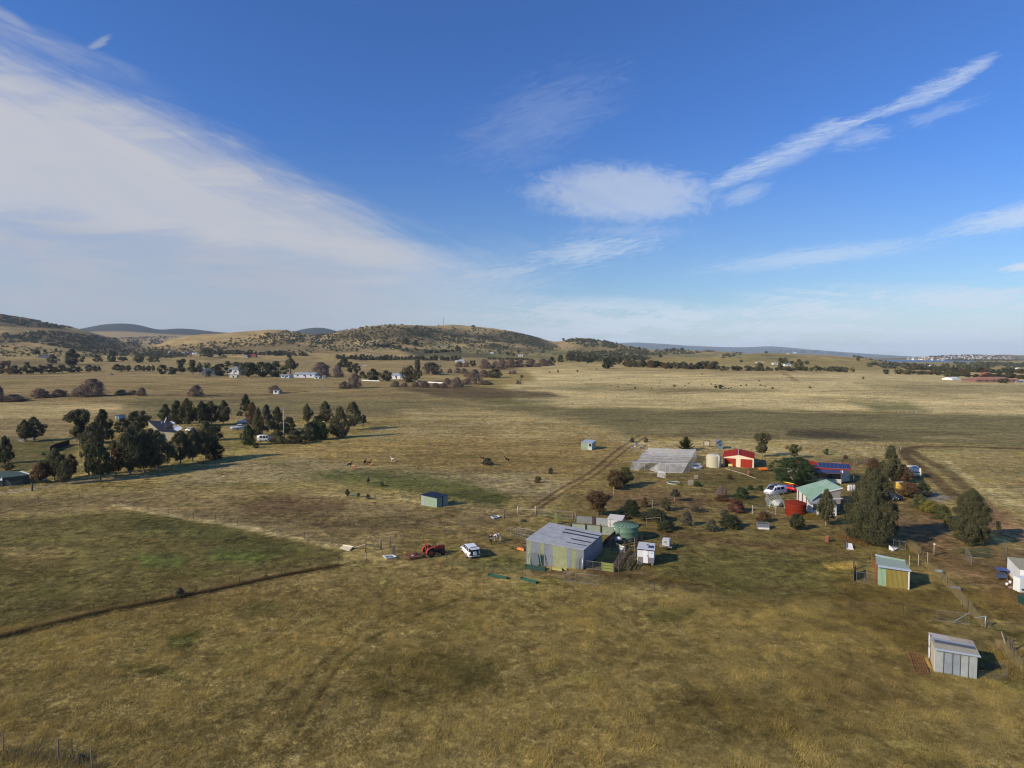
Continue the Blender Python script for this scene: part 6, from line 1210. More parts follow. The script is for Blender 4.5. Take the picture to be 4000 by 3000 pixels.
T=thing('rusty_rails',GZ('S',580,520),'rusty uprights standing at the open side of the mustard shelter','rails');m=MB()
for k in range(6):c=GZ('S',565,440).lerp(GZ('S',625,560),k/5);m.tube(c,c+UP*1.6,.04,n=5)
m.build('uprights',rust,T)
fl=GZ('F',962,1445);fr=GZ('F',1425,1530);hl=topz(fl,zm('F',0,1205)[1]);hr=topz(fr,zm('F',0,1285)[1]);hb=2.2;bl=GZ('F',915,1032,hb);br=GZ('F',1378,1125,hb)
galA=mat('panel_pale_grey',(.34,.36,.33),.6,.15,.35,1.5,dirt=((.2,.19,.15),.6));galB=mat('panel_blue_grey',(.24,.27,.28),.6,.15,.35,1.5,dirt=((.17,.165,.14),.6));rf=mat('tan_grey_roof',(.36,.32,.22),.7,var=.3,scale=1.2,dirt=((.28,.26,.2),.5));tanw=mat('tan_side',(.56,.49,.36),.6,var=.08)
T=thing('panel_shed',fl,'grey panelled shed with tan side wall and streaked skillion roof, nearest building','shed');dL=lift(bl,0)-fl;dR=lift(br,0)-fr
cuts=[.21,.42,.60,.79];m=MB();m.wallpanels(fl,fr,hl,hr,cuts,.05,[0,1,1,0,0]);m.build('front_wall',[galA,galB],T)
for u in cuts:p0=fl.lerp(fr,u);m=MB();m.box(p0+Vector((0,-.06,0)),(.04,.03,hl+(hr-hl)*u-.08));m.build('joint_strip',mat('joint_dark',(.12,.12,.12),.6),T)
m=MB();m.wallpanels(bl*1.0-UP*hb,fl,hb,hl,[],.05,[0]);m.build('side_wall',tanw,T);m=MB();m.wallpanels(fr,lift(br,0),hr,hb,[],.05,[0]);m.build('side_wall',galB,T);m=MB();m.wallpanels(lift(br,0),lift(bl,0),hb,hb,[],.05,[0]);m.build('back_wall',galB,T)
q=planar([lift(fl,hl+.06)-Vector((.06,.22,0)),lift(fr,hr+.06)+Vector((.14,-.22,0)),br+Vector((.14,.12,.06)),bl+Vector((-.06,.12,.06))]);m=MB();m.slab(q,.07,direction=(0,0,1));ro=m.build('roof',rf,T)
m=patch_on(q,.06,.97,.42,.58,.03);m.build('skylight',mat('roof_slate_strip',(.10,.11,.125),.6,0,.3,2,spec=.1),ro);m=patch_on(q,.0,1.0,-.02,.08,.02);m.build('roof_flashing',mat('pale_flashing',(.48,.54,.55),.45),ro);m=patch_on(q,.0,.99,.585,.72,.02);m.build('roof_sheet',mat('sheet_blue_grey',(.33,.34,.33),.6,.1,.15),ro);m=patch_on(q,.02,.45,.75,.98,.02);m.build('roof_sheet',mat('sheet_pinkish',(.45,.40,.34),.5),ro)
T=thing('oval_board',GZ('F',900,1270),'white oval board hung on the tan side of the nearest shed','board');c=bl.lerp(lift(fl,hl),.25)-UP*1.15;n_=(fl-lift(bl,0)).normalized();oo=n_.cross(UP).normalized();oo=oo if oo.x<0 else-oo
for k,s_ in((0,.62),(1,.55)):m=MB();z0=1.35-1.2*k;m.slab([c+oo*.12+n_*(math.cos(t)*.45)+UP*(z0-.55+(math.sin(t)*s_))for t in[i*math.pi/7 for i in range(14)]],.04);m.build('panel',white,T)
T=thing('rusty_hurdle',GZ('F',800,1400),'rusty steel mesh hurdle lying on the grass by the nearest shed','hurdle');q=[GZ('F',*p_)for p_ in((765,1475),(910,1480),(830,1275),(690,1250))];m=MB();q=[p_+UP*.12 for p_ in q];m.path(q+[q[0]],.04,n=5);m.build('frame',rust,T);m=MB()
for k in range(1,6):m.tube(q[0].lerp(q[3],k/6),q[1].lerp(q[2],k/6),.022,n=4)
for k in range(1,5):m.tube(q[0].lerp(q[1],k/5),q[3].lerp(q[2],k/5),.022,n=4)
m.build('bar',rust,T)
T=thing('straw_pile',GZ('F',880,1350),'ochre straw spilled along the foot of the tan side wall','straw');q=[GZ('F',*p_)for p_ in((845,1300),(905,1290),(960,1440),(900,1400))];m=MB();c_q=sum(q,Vector())/4;m.add([p_+UP*.02 for p_ in q]+[c_q+UP*.22],[(0,1,4),(1,2,4),(2,3,4),(3,0,4)]);m.build('straw',mat('ochre_straw',(.32,.21,.05),.95,var=.4,scale=6),T)
T=thing('wire_pen',GZ('F',1450,1530),'low silver wire pen with rusty plants beside the nearest shed','pen');a,b,c,d_=GZ('F',1450,1520),GZ('F',1740,1545),GZ('F',1760,1440),GZ('F',1470,1425);m=MB()
for p0,p1 in((a,b),(b,c),(c,d_)):
    n=14
    for k in range(n+1):s0=p0.lerp(p1,k/n);m.tube(s0,s0+UP*.75,.006,n=3)
    for z in(.05,.25,.5,.75):m.tube(p0+UP*z,p1+UP*z,.008,n=3)
m.build('wire_panel',wire_m,T)
a=GZ('X',735,745);hA=topz(a,zm('X',0,415)[1]);b=GZ('X',1025,1075);b2=GZ('X',1025,1190);dirn=(b-a).normalized()
cwh=mat('container_white',(.76,.75,.70),.5,var=.06,scale=1.2,dirt=((.5,.47,.36),.4));cro=mat('container_roof',(.34,.31,.20),.7,var=.2,scale=1.2)
T=thing('white_container',a,'large white container cut off by the right edge of the view','container');P1=a+dirn*5.3;R__=Vector((dirn.y*-1,dirn.x,0));R__=R__ if R__.x>0 else-R__
m=MB();m.slab([a,P1,lift(P1,hA),lift(a,hA)][::1],.08);m.build('side_wall',cwh,T);m=MB();m.slab([P1,P1+R__*6,lift(P1+R__*6,hA),lift(P1,hA)],.08);m.build('front_wall',cwh,T);m=MB();m.slab([a+R__*6,a,lift(a,hA),lift(a+R__*6,hA)],.08);m.build('back_wall',cwh,T)
m=MB();m.slab([lift(a,hA+.04),lift(P1,hA+.04),lift(P1+R__*6,hA+.04),lift(a+R__*6,hA+.04)][::-1],.08,direction=(0,0,1));m.build('roof',cro,T)
p2=GZ('X',1020,1195);m=MB();m.box(p2+Vector((1.35,.6,0)),(2.6,1.0,1.75),0);m.build('lean_box',mat('lean_white',(.70,.71,.66),.5),T);m=MB();m.box(p2+Vector((.35,.05,.3)),(.15,.1,.2),0);m.build('latch',dark,T)
T=thing('tarp_table',GZ('X',620,920),'dark table with a folded blue tarpaulin beside the white container','table');q=[GZ('X',*p_)for p_ in((500,900),(560,925),(745,930),(740,850),(640,790),(480,810))];m=MB();m.slab([lift(p_,.35)for p_ in q],.08,direction=(0,0,1));m.build('table_top',mat('dark_slate',(.07,.075,.09),.4),T)
for i in(0,2,3,5):m=MB();m.tube(q[i].lerp(q[3],.1),lift(q[i].lerp(q[3],.1),.3),.04);m.build('leg',galv,T)
q2=[GZ('X',*p_)for p_ in((500,800),(720,830),(800,835),(720,770),(480,740))];m=MB();m.slab([lift(p_,.7)for p_ in q2],.06,direction=(0,0,1));m.build('tarpaulin',mat('tarp_blue',(.06,.085,.22),.5,var=.2),T)
lumpy('scrap_heap',GZ('X',850,1100),(.5,.35,.2),'small heap of brown and white scrap at the container wall','scrap',mat('scrap_mix',(.25,.16,.11),.8,var=.8,scale=6,dirt=((.6,.58,.5),.9)),9)
T=thing('white_buckets',GZ('X',740,1030),'pair of small white buckets left of the scrap heap','bucket')
for p_ in((735,1030),(805,985)):m=MB();m.lathe(GZ('X',*p_),[(.12,0),(.16,.3),(.14,.3),(.11,.03)],12);m.build('bucket',white,T)
c=GZ('X',1080,1440);T=thing('green_wheelie_bin',c,'dark green bin at the right edge of the view','bin');m=MB();m.box(c,(.6,.6,.9),.3,top=(1.15,1.15));m.build('bin',mat('bin_green',(.015,.045,.035),.5),T);m=MB();m.box(c+UP*.9,(.75,.75,.08),.3);m.build('lid',mat('bin_green2',(.02,.06,.045),.5),T)
T=gate('field_gate',GZ('S',1640,345),GZ('S',1840,360),1.15,'dark green five-rail farm gate near the second big gum',m=mat('gate_green',(.02,.06,.04),.5),rails=5,stays=0,meshed=False,r=.05)
gate('side_gate',GZ('S',1645,440),GZ('S',1580,330),1.2,'silver mesh panel swung open beside the dark green gate',stays=0)
c=GZ('S',2020,405);T=thing('timber_post',c,'dark post just left of the white container','post');m=MB();m.tube(c,c+UP*2.2,.09,n=8);m.build('pole',dtimber,T)
gate('wire_gate',GZ('F',995,905),GZ('F',1340,950),1.15,'thin wire gate with a diagonal stay at the bend of the grassy fence line',stays=0,brace=False)
T=thing('strainer_posts',GZ('F',1518,965),'grey strainer post with sloping stay at the end of the wire gate','strainer');a=GZ('F',1518,968);m=MB();m.tube(a,a+UP*1.25,.07,n=8);m.build('post',galv,T);m=MB();m.tube(a+UP*1.2,a+UP*.95+Vector((-1.0,.2,0)),.04);m.tube(GZ('F',1165,915),GZ('F',1165,915)+Vector((1.9,.1,1.05)),.035);m.build('brace',galv,T)
T=thing('strainer_posts',GZ('F',1795,1220),'dark leaning strainer with a stay at the right edge fence','strainer');a=GZ('F',1798,1222);m=MB();m.tube(a,a+UP*1.3+Vector((.1,0,0)),.07,n=8);m.build('post',dtimber,T);m=MB();m.tube(GZ('F',1745,1180),GZ('F',1745,1180)+Vector((-.55,0,1.55)),.05);m.build('brace',ptimber,T)
T=thing('pig_trough',GZ('S',1470,700),'small grey trough beside the fence line right of the shelter','trough');m=MB();m.box(GZ('S',1470,702),(.9,.5,.35),-.3,top=(1.1,1.1));m.build('trough',galv,T);lumpy('rock',GZ('S',1508,705),(.3,.2,.15),'dark stone touching the small grey trough','rock',rock,12)
lumpy('rock',GZ('S',1325,545),(.32,.2,.15),'dark stone by the fence line behind the mustard shelter','rock',rock,13)
T=thing('feed_bin',GZ('S',1290,520),'pale grey-green tub tucked in the grassy fence line','tub');m=MB();m.lathe(GZ('S',1292,528),[(.35,0),(.45,.45),(.4,.45),(.3,.1),(.02,.1)],14);m.build('tub',mat('tub_grey',(.25,.30,.28),.6),T)
# ================================================================ LEFT FARM AND DISTANT BUILDINGS
def house(name,label,cat,c,w,d,h,rise,wall,roof,rz=0.0,hip=False,windows=2,chimney=False,group=None,simple=False,door=True):
    """gabled or hipped building standing on the terrain, long side to the camera"""
    T=thing(name,c,label,cat,group,rz);T['tpl']=1
    W2,D2=w/2,d/2;b=-1.0
    m=MB()
    if hip:m.add([(-W2,-D2,b),(W2,-D2,b),(W2,D2,b),(-W2,D2,b),(-W2,-D2,h),(W2,-D2,h),(W2,D2,h),(-W2,D2,h)],[(0,1,5,4),(1,2,6,5),(2,3,7,6),(3,0,4,7)])
    else:m.add([(-W2,-D2,b),(W2,-D2,b),(W2,D2,b),(-W2,D2,b),(-W2,-D2,h),(W2,-D2,h),(W2,D2,h),(-W2,D2,h),(-W2,0,h+rise),(W2,0,h+rise)],[(0,1,5,4),(1,2,6,9,5),(2,3,7,6),(3,0,4,8,7)])
    m.build('wall',wall,T)
    o=.35;ri=min(W2*.8,D2)if hip else-.3;m=MB();hs=h-o*rise/D2
    v=[(-W2-o,-D2-o,hs+.02),(W2+o,-D2-o,hs+.02),(W2+o,D2+o,hs+.02),(-W2-o,D2+o,hs+.02),(-W2+ri,0,h+rise+.06),(W2-ri,0,h+rise+.06)]
    m.add(v,[(0,1,5,4),(2,3,4,5),(1,2,5),(3,0,4)]if hip else[(0,1,5,4),(2,3,4,5)]);m.add([(x,y,z-.1)for x,y,z in v],[(4,5,1,0),(5,4,3,2)]+([(5,2,1),(4,0,3)]if hip else[]));ro=m.build('roof',roof,T)
    if chimney:m=MB();m.box((W2*.4,0,h+rise*.5),(.8,.8,rise*.5+1.2));m.build('chimney',timber,ro)
    if not simple:
        for k in range(windows):
            x=-W2+w*(k+.6)/(windows+.2);m=MB();m.box((x,-D2-.03,h*.42),(min(1.6,w/(windows*2)),.06,h*.38));m.build('window',glass,T)
        if door:m=MB();m.box((W2*.12,-D2-.03,0),(1.0,.06,h*.75));m.build('door',mat('door_brown',(.12,.08,.06),.6),T)
    return T
def wpx(k,x0,x1,y):
    p0,p1=zm(k,x0,y),zm(k,x1,y);q=at((p0[0]+p1[0])/2,p0[1]);return q,(p1[0]-p0[0])*m_per_px(q.y)
rooftin=mat('tin_roof',(.42,.46,.48),.4,.2,.1);wt=mat('far_white',(.70,.70,.66),.6,var=.1);rslate=mat('far_slate',(.06,.07,.085),.5,.1,.1);rgreen=mat('far_green_roof',(.22,.28,.22),.5,.1,.1);rred=mat('far_red_roof',(.36,.03,.035),.5,.05,.1);rtile=mat('terracotta_tiles',(.34,.165,.10),.7,var=.15);wbr=mat('far_brick',(.22,.13,.09),.8);wcr=mat('far_cream',(.62,.58,.40),.7);wdk=mat('far_dark_wall',(.08,.09,.11),.6);wgr=mat('far_grey_wall',(.34,.34,.32),.7)
def far(name,k,x0,x1,yb,hpx,label,cat,wall,roof,d=8,rise=1.4,**kw):
    q,w=wpx(k,x0,x1,yb);s_=zm(k,0,1)[1]-zm(k,0,0)[1];tot=hpx*s_*m_per_px(q.y);rise=min(rise,tot*.45);return house(name,label,cat,q+Vector((0,d/2,0)),w*.94,d,max(1.6,tot-rise),rise,wall,roof,**kw)
c=at(*zm('Q1',1310,1215));T=thing('hillside_house',c,'dark-roofed house with silver solar arrays among the left-hand gum trees','house');zr_=5.2
P0=lambda x,y,z:G(*zm('Q1',x,y),z)
r0,r1,r2,r3=P0(1380,1178,3.2),P0(1560,1192,3.2),P0(1470,1098,5.4),P0(1276,1088,5.4)
m=MB();m.slab([r0,r1,r2,r3],.2,direction=(0,0,1));ro=m.build('roof',mat('midnight_roof',(.022,.026,.04),.85,0,.1,spec=.1),T)
ctr=(r0+r1+r2+r3)/4;ii=[p_.lerp(ctr,.06)for p_ in(r0,r1,r2,r3)];olw=mat('olive_cream_wall',(.26,.23,.145),.8,var=.2)
for i,mt in enumerate((olw,olw,olw,olw)):a,b=ii[i],ii[(i+1)%4];m=MB();m.slab([lift(a,0),lift(b,0),b-UP*.2,a-UP*.2],.15);m.build('wall',mt,T)
a,b=ii[3],ii[0];nn_=-(Vector((1,0,0)));
for k in range(4):p0=a.lerp(b,.15+.2*k)+nn_*.12;p1=a.lerp(b,.24+.2*k)+nn_*.12;m=MB();m.slab([lift(p0,.6),lift(p1,.6),lift(p1,2.9-.3*k),lift(p0,2.9-.3*k)],.06);m.build('window',glass,T)
sil=mat('silver_array',(.40,.42,.50),.25,.3,.08);rq=[r0,r1,r2,r3]
for(x0,y0,x1,y1,x2,y2,x3,y3)in((1443,1125,1483,1138,1515,1108,1475,1094),(1500,1165,1545,1183,1578,1152,1535,1130),(1480,1146,1510,1155,1535,1138,1505,1128)):
    zz=4.6;m=MB();m.slab([P0(x0,y0,zz-.5),P0(x1,y1,zz-.5),P0(x2,y2,zz+.7),P0(x3,y3,zz+.7)],.12,direction=(0,0,1));m.build('solar_array',sil,ro)
m=MB();p_=P0(1395,1120,5.0);m.tube(p_,p_+UP*.9,.15,n=6);p_=P0(1408,1110,5.0);m.tube(p_,p_+UP*.8,.1,n=6);m.build('flue',galv,ro)
bm=bmesh.new();bmesh.ops.create_uvsphere(bm,u_segments=16,v_segments=8,radius=1.15);bmesh.ops.delete(bm,geom=[v for v in bm.verts if v.co.z>.2],context='VERTS');me=bpy.data.meshes.new('dish');bm.to_mesh(me);bm.free();me.materials.append(white)
dp=P0(1427,1085,6.6);T=thing('satellite_dish',lift(dp,0),'big white satellite dish behind the dark-roofed house','dish');o_=link('dish',me,T);o_.location=dp-lift(dp,0);o_.rotation_euler=(R_(70),0,-1.0);o_.scale=(1,1,.3);m=MB();m.tube(lift(dp,0),dp,.08,n=6);m.build('mast',galv,T)
def boat(q,label,L=6.5,rz=0.0,hullm=None):
    T=thing('motor_boat',(0,0,0),label,'boat');secs=[]
    for t in np.linspace(0,1,8):w=1.1*(1-t**3)+.02;x=-L/2+L*t;z=.7+.25*t;secs.append([(x,-w,1.35+.35*t),(x,-w*.75,z-.25),(x,0,z-.4+.5*t*t),(x,w*.75,z-.25),(x,w,1.35+.35*t),(x,0,1.42+.35*t)])
    loft(secs,hullm or white,'hull',T);m=MB();m.box((.2,0,1.4),(L*.35,1.6,.9),top=(.75,.85));ca_=m.build('cabin',white,T);m=MB();m.box((.25,0,1.75),(L*.3,1.62,.35),top=(.9,.95));m.build('window',glass,ca_)
    m=MB();m.box((-.3,0,.35),(L*.8,1.6,.12));m.build('trailer',galv,T)
    for s_ in(-1,1):vwheel(T,-.8,s_*.95,.33)
    place(T,q,None,rz);T['label']=label;return T
boat(G(*zm('M',650,498)),'white and blue-grey motor boat on a trailer by the gum trees',6.0,R_(15),mat('boat_pale',(.42,.47,.55),.3));boat(G(*zm('M',715,430)),'long white boat parked behind the blue-grey motor boat',6.0,R_(10))
ut=car('white_utility','white utility vehicle half hidden by trees beside the dark-roofed house','car',pw,4.6,1.8,[(-2.2,.95,.35,.75,1.0),(0,1,.3,.8,1.05),(1.2,1,.3,.8,.98),(2.2,.88,.35,.6,.75)],[(1.2,.98),(.5,1.55),(-.9,1.55),(-1.1,1.0)],2.8,.34);place(ut,G(*zm('Q1',1655,1185)),None,R_(-20))
vn=van('parked_van','pale grey van parked under the trees near the power pole',mat('van_grey',(.45,.48,.50),.35),L=4.8,H=2.1);place(vn,G(*zm('M',912,622))+Vector((0,1.2,0)),None,R_(4))
def powerpole(q,h,label,arms=1,lean=0,r=.14,m_=None,group=None,wid=2.2):
    T=thing('power_pole',q,label,'power pole',group);m=MB();m.tube(q-UP,q+UP*h,r*1.1,r*.8,n=8);m.build('pole',m_ or mat('pale_pole',(.34,.33,.30),.8,var=.15),T)
    for k in range(arms):m=MB();m.box(q+UP*(h-.35-k*h*.42)+Vector((0,.16,0)),(wid,.18,.2));ca_=m.build('crossarm',timber,T);m=MB();[m.tube(q+UP*(h-.2-k*h*.42)+Vector((x*wid*.45,.16,0)),q+UP*(h+.05-k*h*.42)+Vector((x*wid*.45,.16,0)),.06,n=5)for x in(-1,0,1)];m.build('insulator',white,ca_)
    return T
q=G(*zm('M',1132,612));powerpole(q,topz(q,zm('M',0,268)[1]),'tall pale power pole with two crossarms rising from the left-hand gum trees',2,r=.2,wid=2.6)
for(k,x,yb,yt,lab)in(('Q2',575,865,780,'thin pole in the open paddock right of the white cube hut'),('H1',570,1140,1005,'power pole with a white box by the far left road'),('H1',1492,1140,985,'pale roadside pole beside the passing car'),('H2',740,1010,880,'grey pole before the farmstead trees'),('H3',842,1040,930,'pole left of the round dark trees by the low white wall'),('H4',608,1135,1030,'pole in the willow thicket right of the low white wall'),('Q2',2085,988,960,'short post alone in the wide olive field'),('H1',1955,985,890,'pale pole among the trees at the foot of the left slope')):
    q=at(*zm(k,x,yb));px_,py_=zm(k,x,yt);powerpole(q,HC+ray(2000,py_)[1]*q.y-q.z,lab,0 if 'post' in lab else 1,r=.15)
for i,x in enumerate((1300,1455,1612,1728,1835,1922,2005,2108)):q=at(*zm('H3',x,765));powerpole(q,30*.27*m_per_px(q.y)*1.5,'pale power pole in the row before the long dark tree belt',1,group='power poles along the tree belt',r=.22,wid=3)
far('barn','H1',535,730,918,42,'long low dark blue barn on the left hill pasture','barn',wdk,rslate,d=9,windows=1,door=False)
far('cube_hut','Q2',147,196,862,36,'small white cube-shaped hut alone by the ditch','hut',wt,wgr,d=3,rise=.15,windows=1,door=False)
far('water_trough_hut','Q1',998,1040,1080,38,'small pale blue box hut behind the left-hand gum trees','hut',mat('pale_blue_hut',(.30,.42,.46),.6),wdk,d=3.5,rise=.2,windows=0,door=True,rz=-.3)
far('farm_shed','H2',1828,1958,1022,52,'pale blue-white shed with flat roof left of the long silver barn','shed',mat('sky_sheet',(.46,.52,.56),.5),rooftin,d=9,rise=.5)
far('long_barn','H2',2010,2330,1016,74,'long silver-roofed white barn in the middle farmstead','barn',wt,rooftin,d=12,rise=1.6,windows=3)
far('small_shed','H3',96,172,1028,32,'low white shed with dark opening right of the long silver barn','shed',wt,rooftin,d=5,rise=.5,windows=1)
far('small_shed','H3',212,262,1030,42,'narrow pale shed beside a dark bush in the middle farmstead','shed',wgr,rooftin,d=4,rise=.3,windows=0)
far('white_barn','H3',1222,1362,1035,82,'tall white shed with sawtooth silver roof beside the biggest gum of the middle farmstead','barn',wt,rooftin,d=14,rise=1.8,rz=-.15,windows=1)
far('small_shed','H3',1350,1400,1036,36,'small white lean-to right of the tall white shed','shed',wt,wt,d=5,rise=.4,windows=1)
far('farmstead_house','H2',1068,1232,965,108,'white farmhouse with pale green hipped roof between dark trees','house',wt,rgreen,d=14,rise=3.2,hip=True,chimney=True)
far('shed_annex','H2',1090,1200,1012,36,'cream low shed before the green-roofed farmhouse','shed',wcr,wt,d=5,rise=.4,windows=1)
far('dark_barn','H2',690,900,985,100,'big dark blue-black barn hidden among farmstead trees','barn',wdk,rslate,d=12,rise=2)
far('red_roof_house','H2',1385,1472,722,46,'small house with bright red roof at the foot of the centre hill','house',wbr,rred,d=9,rise=2.2)
far('grey_shed','H2',1275,1380,722,30,'low grey shed left of the red-roofed house','shed',wgr,wgr,d=7,rise=.8)
far('dark_house','H2',498,552,675,42,'dark blue shed right of the pink-roofed group on the far slope','shed',wdk,rslate,d=8);far('white_shed','H2',552,622,678,34,'white-fronted shed next to the dark blue one on the far slope','shed',wt,wdk,d=8)
far('pink_shed','H2',400,496,672,28,'pale pinkish low shed left of the dark blue shed on the far slope','shed',mat('pink_grey',(.40,.34,.32),.7),wgr,d=7);far('glass_shed','H2',205,275,660,22,'pale green-white shed, leftmost on the far slope','shed',mat('pale_gw',(.5,.56,.5),.6),rooftin,d=7)
far('valley_house','H4',340,420,795,42,'white A-frame house with pale blue roof left of the red willows','house',wt,rooftin,d=9,rise=4.5);far('valley_shed','H4',288,340,795,26,'small white shed beside the A-frame house','shed',wt,wt,d=6)
far('white_house','H4',796,838,672,24,'white cottage on the green slope below the second hill','house',wt,wt,d=8,rise=1.2);far('long_white_shed','H4',1195,1266,710,27,'long bright white shed on the slope below the second hill','shed',wt,wt,d=8,rise=.8)
far('hill_cottage','H4',35,95,572,20,'tiny dark cottage with white ends on the centre hill slope','house',wt,wdk,d=8);far('hill_cottage','H4',130,158,572,14,'tiny white cottage right of the dark one on the centre hill slope','house',wt,wgr,d=8)
far('ridge_house','H5',1062,1152,572,26,'white house with pale roof amid trees below the far plateau','house',wt,wt,d=9,rise=1.2)
far('white_shed','H6',810,880,458,28,'bright white shed left of the tall tree on the right hill','shed',wt,wt,d=7,rise=.6);far('white_shed','H6',980,1075,476,30,'white-grey shed right of the tall tree on the right hill','shed',wt,rooftin,d=8,rise=1);far('grey_shed','H6',565,680,436,18,'low tan shed on the right hill flank','shed',wcr,wcr,d=6,rise=.5)
far('crest_house','H6',1095,1155,298,20,'white house on the crest of the right hill','house',wt,wt,d=8,rise=1);far('crest_house','H6',1018,1055,308,14,'small cream house left of the white one on the right hill crest','house',wcr,wcr,d=7)
far('brick_villa','H7',1500,2155,716,76,'wide terracotta-roofed bungalow at the far right edge of the field','house',wbr,rtile,d=18,rise=4.2,hip=True,windows=6)
T=far('poly_tunnel','H7',1148,1302,682,44,'white plastic greenhouse left of the wide terracotta roof','greenhouse',wt,wt,d=12,rise=2.2,rz=.2,windows=0,door=False)
far('yellow_gable_house','H7',995,1062,598,42,'pale yellow gabled house among trees behind the white greenhouse','house',wcr,wt,d=9,rise=3,rz=1.4,windows=1);far('red_house','H7',1648,1742,610,40,'red-brown house behind the wide terracotta roof','house',mat('red_wall',(.34,.09,.06),.7),rtile,d=9,rise=1.5)
far('cream_house','H7',630,672,585,22,'small cream house left of the yellow gabled one','house',wcr,rslate,d=7);far('cream_house','H7',845,905,600,28,'brown-roofed cream house between the yellow gabled one and yellow bush','house',wcr,wbr,d=7)
far('white_cottage','H7',872,908,485,22,'bright white cottage on the flat below the bay','house',wt,wt,d=8);far('white_cottage','H7',2125,2165,522,22,'white cottage near the right edge before the town','house',wt,wt,d=8);far('grey_shed','H7',2095,2215,720,34,'pale shed cut off at the right edge beside the wide bungalow','shed',wgr,rooftin,d=8)
fl=GZ('Q3',597,1340);fr=GZ('Q3',690,1345);hl=topz(fl,zm('Q3',0,1282)[1]);T,q=shed_from('field_shelter','small pale field shelter with a dark window in the dry paddock',fl,fr,Vector((1.8,4.2,0)),hl,hl,hl+.35,hl+.35,mat('shelter_sheet',(.34,.40,.30),.6,.1,.15,1.5),rooftin,front=([.62],[mat('shelter_green',(.30,.38,.24),.6,.1,.15,1.5,((1,0,0),3,.7)),mat('shelter_pale',(.50,.50,.47),.6)]))
m=MB();p0=fl.lerp(fr,.72)-Vector((0,.07,0));p1=fl.lerp(fr,.93)-Vector((0,.07,0));m.slab([lift(p0,1.1),lift(p1,1.1),lift(p1,hl-.2),lift(p0,hl-.2)],.04);m.build('window',dark,T)
T=thing('flat_roof_store',GZ('L',20,1010),'flat dark green shed roof with white ends at the left edge of view','shed');q=[GZ('L',-150,1010,2.0),GZ('L',30,1000,2.0),GZ('L',375,962,2.0),GZ('L',240,922,2.0),GZ('L',-150,915,2.0)]
m=MB();m.slab(q,.15,direction=(0,0,1));m.build('roof',mat('dull_green_roof',(.045,.075,.045),.6,var=.15),T);m=MB();cq=[lift(p_.lerp(sum(q,Vector())/5,.05),0)for p_ in q]
for i in range(5):a,b=cq[i],cq[(i+1)%5];m.slab([a,b,lift(b,1.85),lift(a,1.85)],.1)
m.build('wall',mat('shade_wall',(.07,.08,.06),.8),T);m=MB();m.slab([q[2]+UP*.02,q[3]+UP*.02,q[3]+Vector((.5,.2,.02)),q[2]+Vector((.5,.2,.02))][::-1],.1,direction=(0,0,1));m.build('white_edge',white,T);m=MB();m.slab([q[1]+Vector((-1.2,-.1,-.6)),q[1]+Vector((0,-.1,-.6)),q[1]+Vector((0,-.1,0)),q[1]+Vector((-1.2,-.1,0))],.1);m.build('white_edge',white,T)
gate('pipe_gate',GZ('L',0,1075),GZ('L',125,1130),1.2,'pipe gate at the left edge before the flat green roof',stays=1);gate('pipe_gate',GZ('L',135,1140),GZ('L',275,1095),1.2,'second pipe gate meeting the first at the left driveway',stays=0)
T=thing('tractor_part',GZ('L',525,1035),'two white round lids lying by the leftmost row tree','lid');
for p_ in((505,1035),(540,1030)):m=MB();m.lathe(GZ('L',*p_),[(.5,.05),(.5,.3),(.02,.4)],14);m.build('lid',white,T)
c=GZ('L',398,1160);T=thing('timber_post',c,'thick dark post at the left driveway bend','post');m=MB();m.tube(c,c+UP*1.7,.16,n=8);m.build('pole',dtimber,T)
T=thing('white_chairs',GZ('L',1345,770),'white garden seat glimpsed between the row trees','seat');c=GZ('L',1345,772);m=MB();m.box(c+UP*.5,(1.2,.5,.1));m.build('seat',white,T);m=MB();m.box(c+Vector((0,.25,.5)),(1.2,.08,.5));m.build('backrest',white,T);m=MB();m.box(c+Vector((-.5,0,0)),(.08,.4,.5));m.build('leg',white,T);m=MB();m.box(c+Vector((.5,0,0)),(.08,.4,.5));m.build('leg',white,T)
T=thing('dark_screen_fence',GZ('L',620,680),'dark shade-cloth fence curving at the left gum trees','fence');pts=[GZ('L',*p_)for p_ in((620,680),(680,645),(760,620),(860,590))]
for a,b in zip(pts[:-1],pts[1:]):m=MB();m.slab([a,b,b+UP*1.6,a+UP*1.6],.05);m.build('screen',mat('shade_cloth',(.04,.035,.03),.95),T)
T=thing('crate_stack',GZ('L',300,550),'grey crates under the pair of trees in the left lawn','crates');
for p_ in((260,545),(285,552),(395,530)):c=GZ('L',*p_);m=MB();m.box(c,(1.2,.8,.35),.1);m.box(c+UP*.6,(1.2,.8,.3),.15);m.build('crate',mat('crate_grey',(.30,.30,.28),.7),T)
T=thing('low_white_wall',at(*zm('H3',1720,1085)),'long low white rail wall behind the dark willows of the middle farmstead','wall');pts=[at(*zm('H3',*p_))for p_ in((1520,1062),(1740,1085),(1960,1100),(2110,1112))];m=MB()
for a,b in zip(pts[:-1],pts[1:]):m.slab([a,b,b+UP*1.0,a+UP*1.0],.3)
m.build('wall',white,T);T=thing('low_white_wall',at(*zm('H3',780,1058)),'short low white wall left of the round dark trees','wall');pts=[at(*zm('H3',*p_))for p_ in((780,1058),(890,1062),(1040,1068))];m=MB();m.slab([pts[0],pts[1],pts[1]+UP*.9,pts[0]+UP*.9],.3);m.slab([pts[1],pts[2],pts[2]+UP*.8,pts[1]+UP*.8],.3);m.build('wall',white,T)
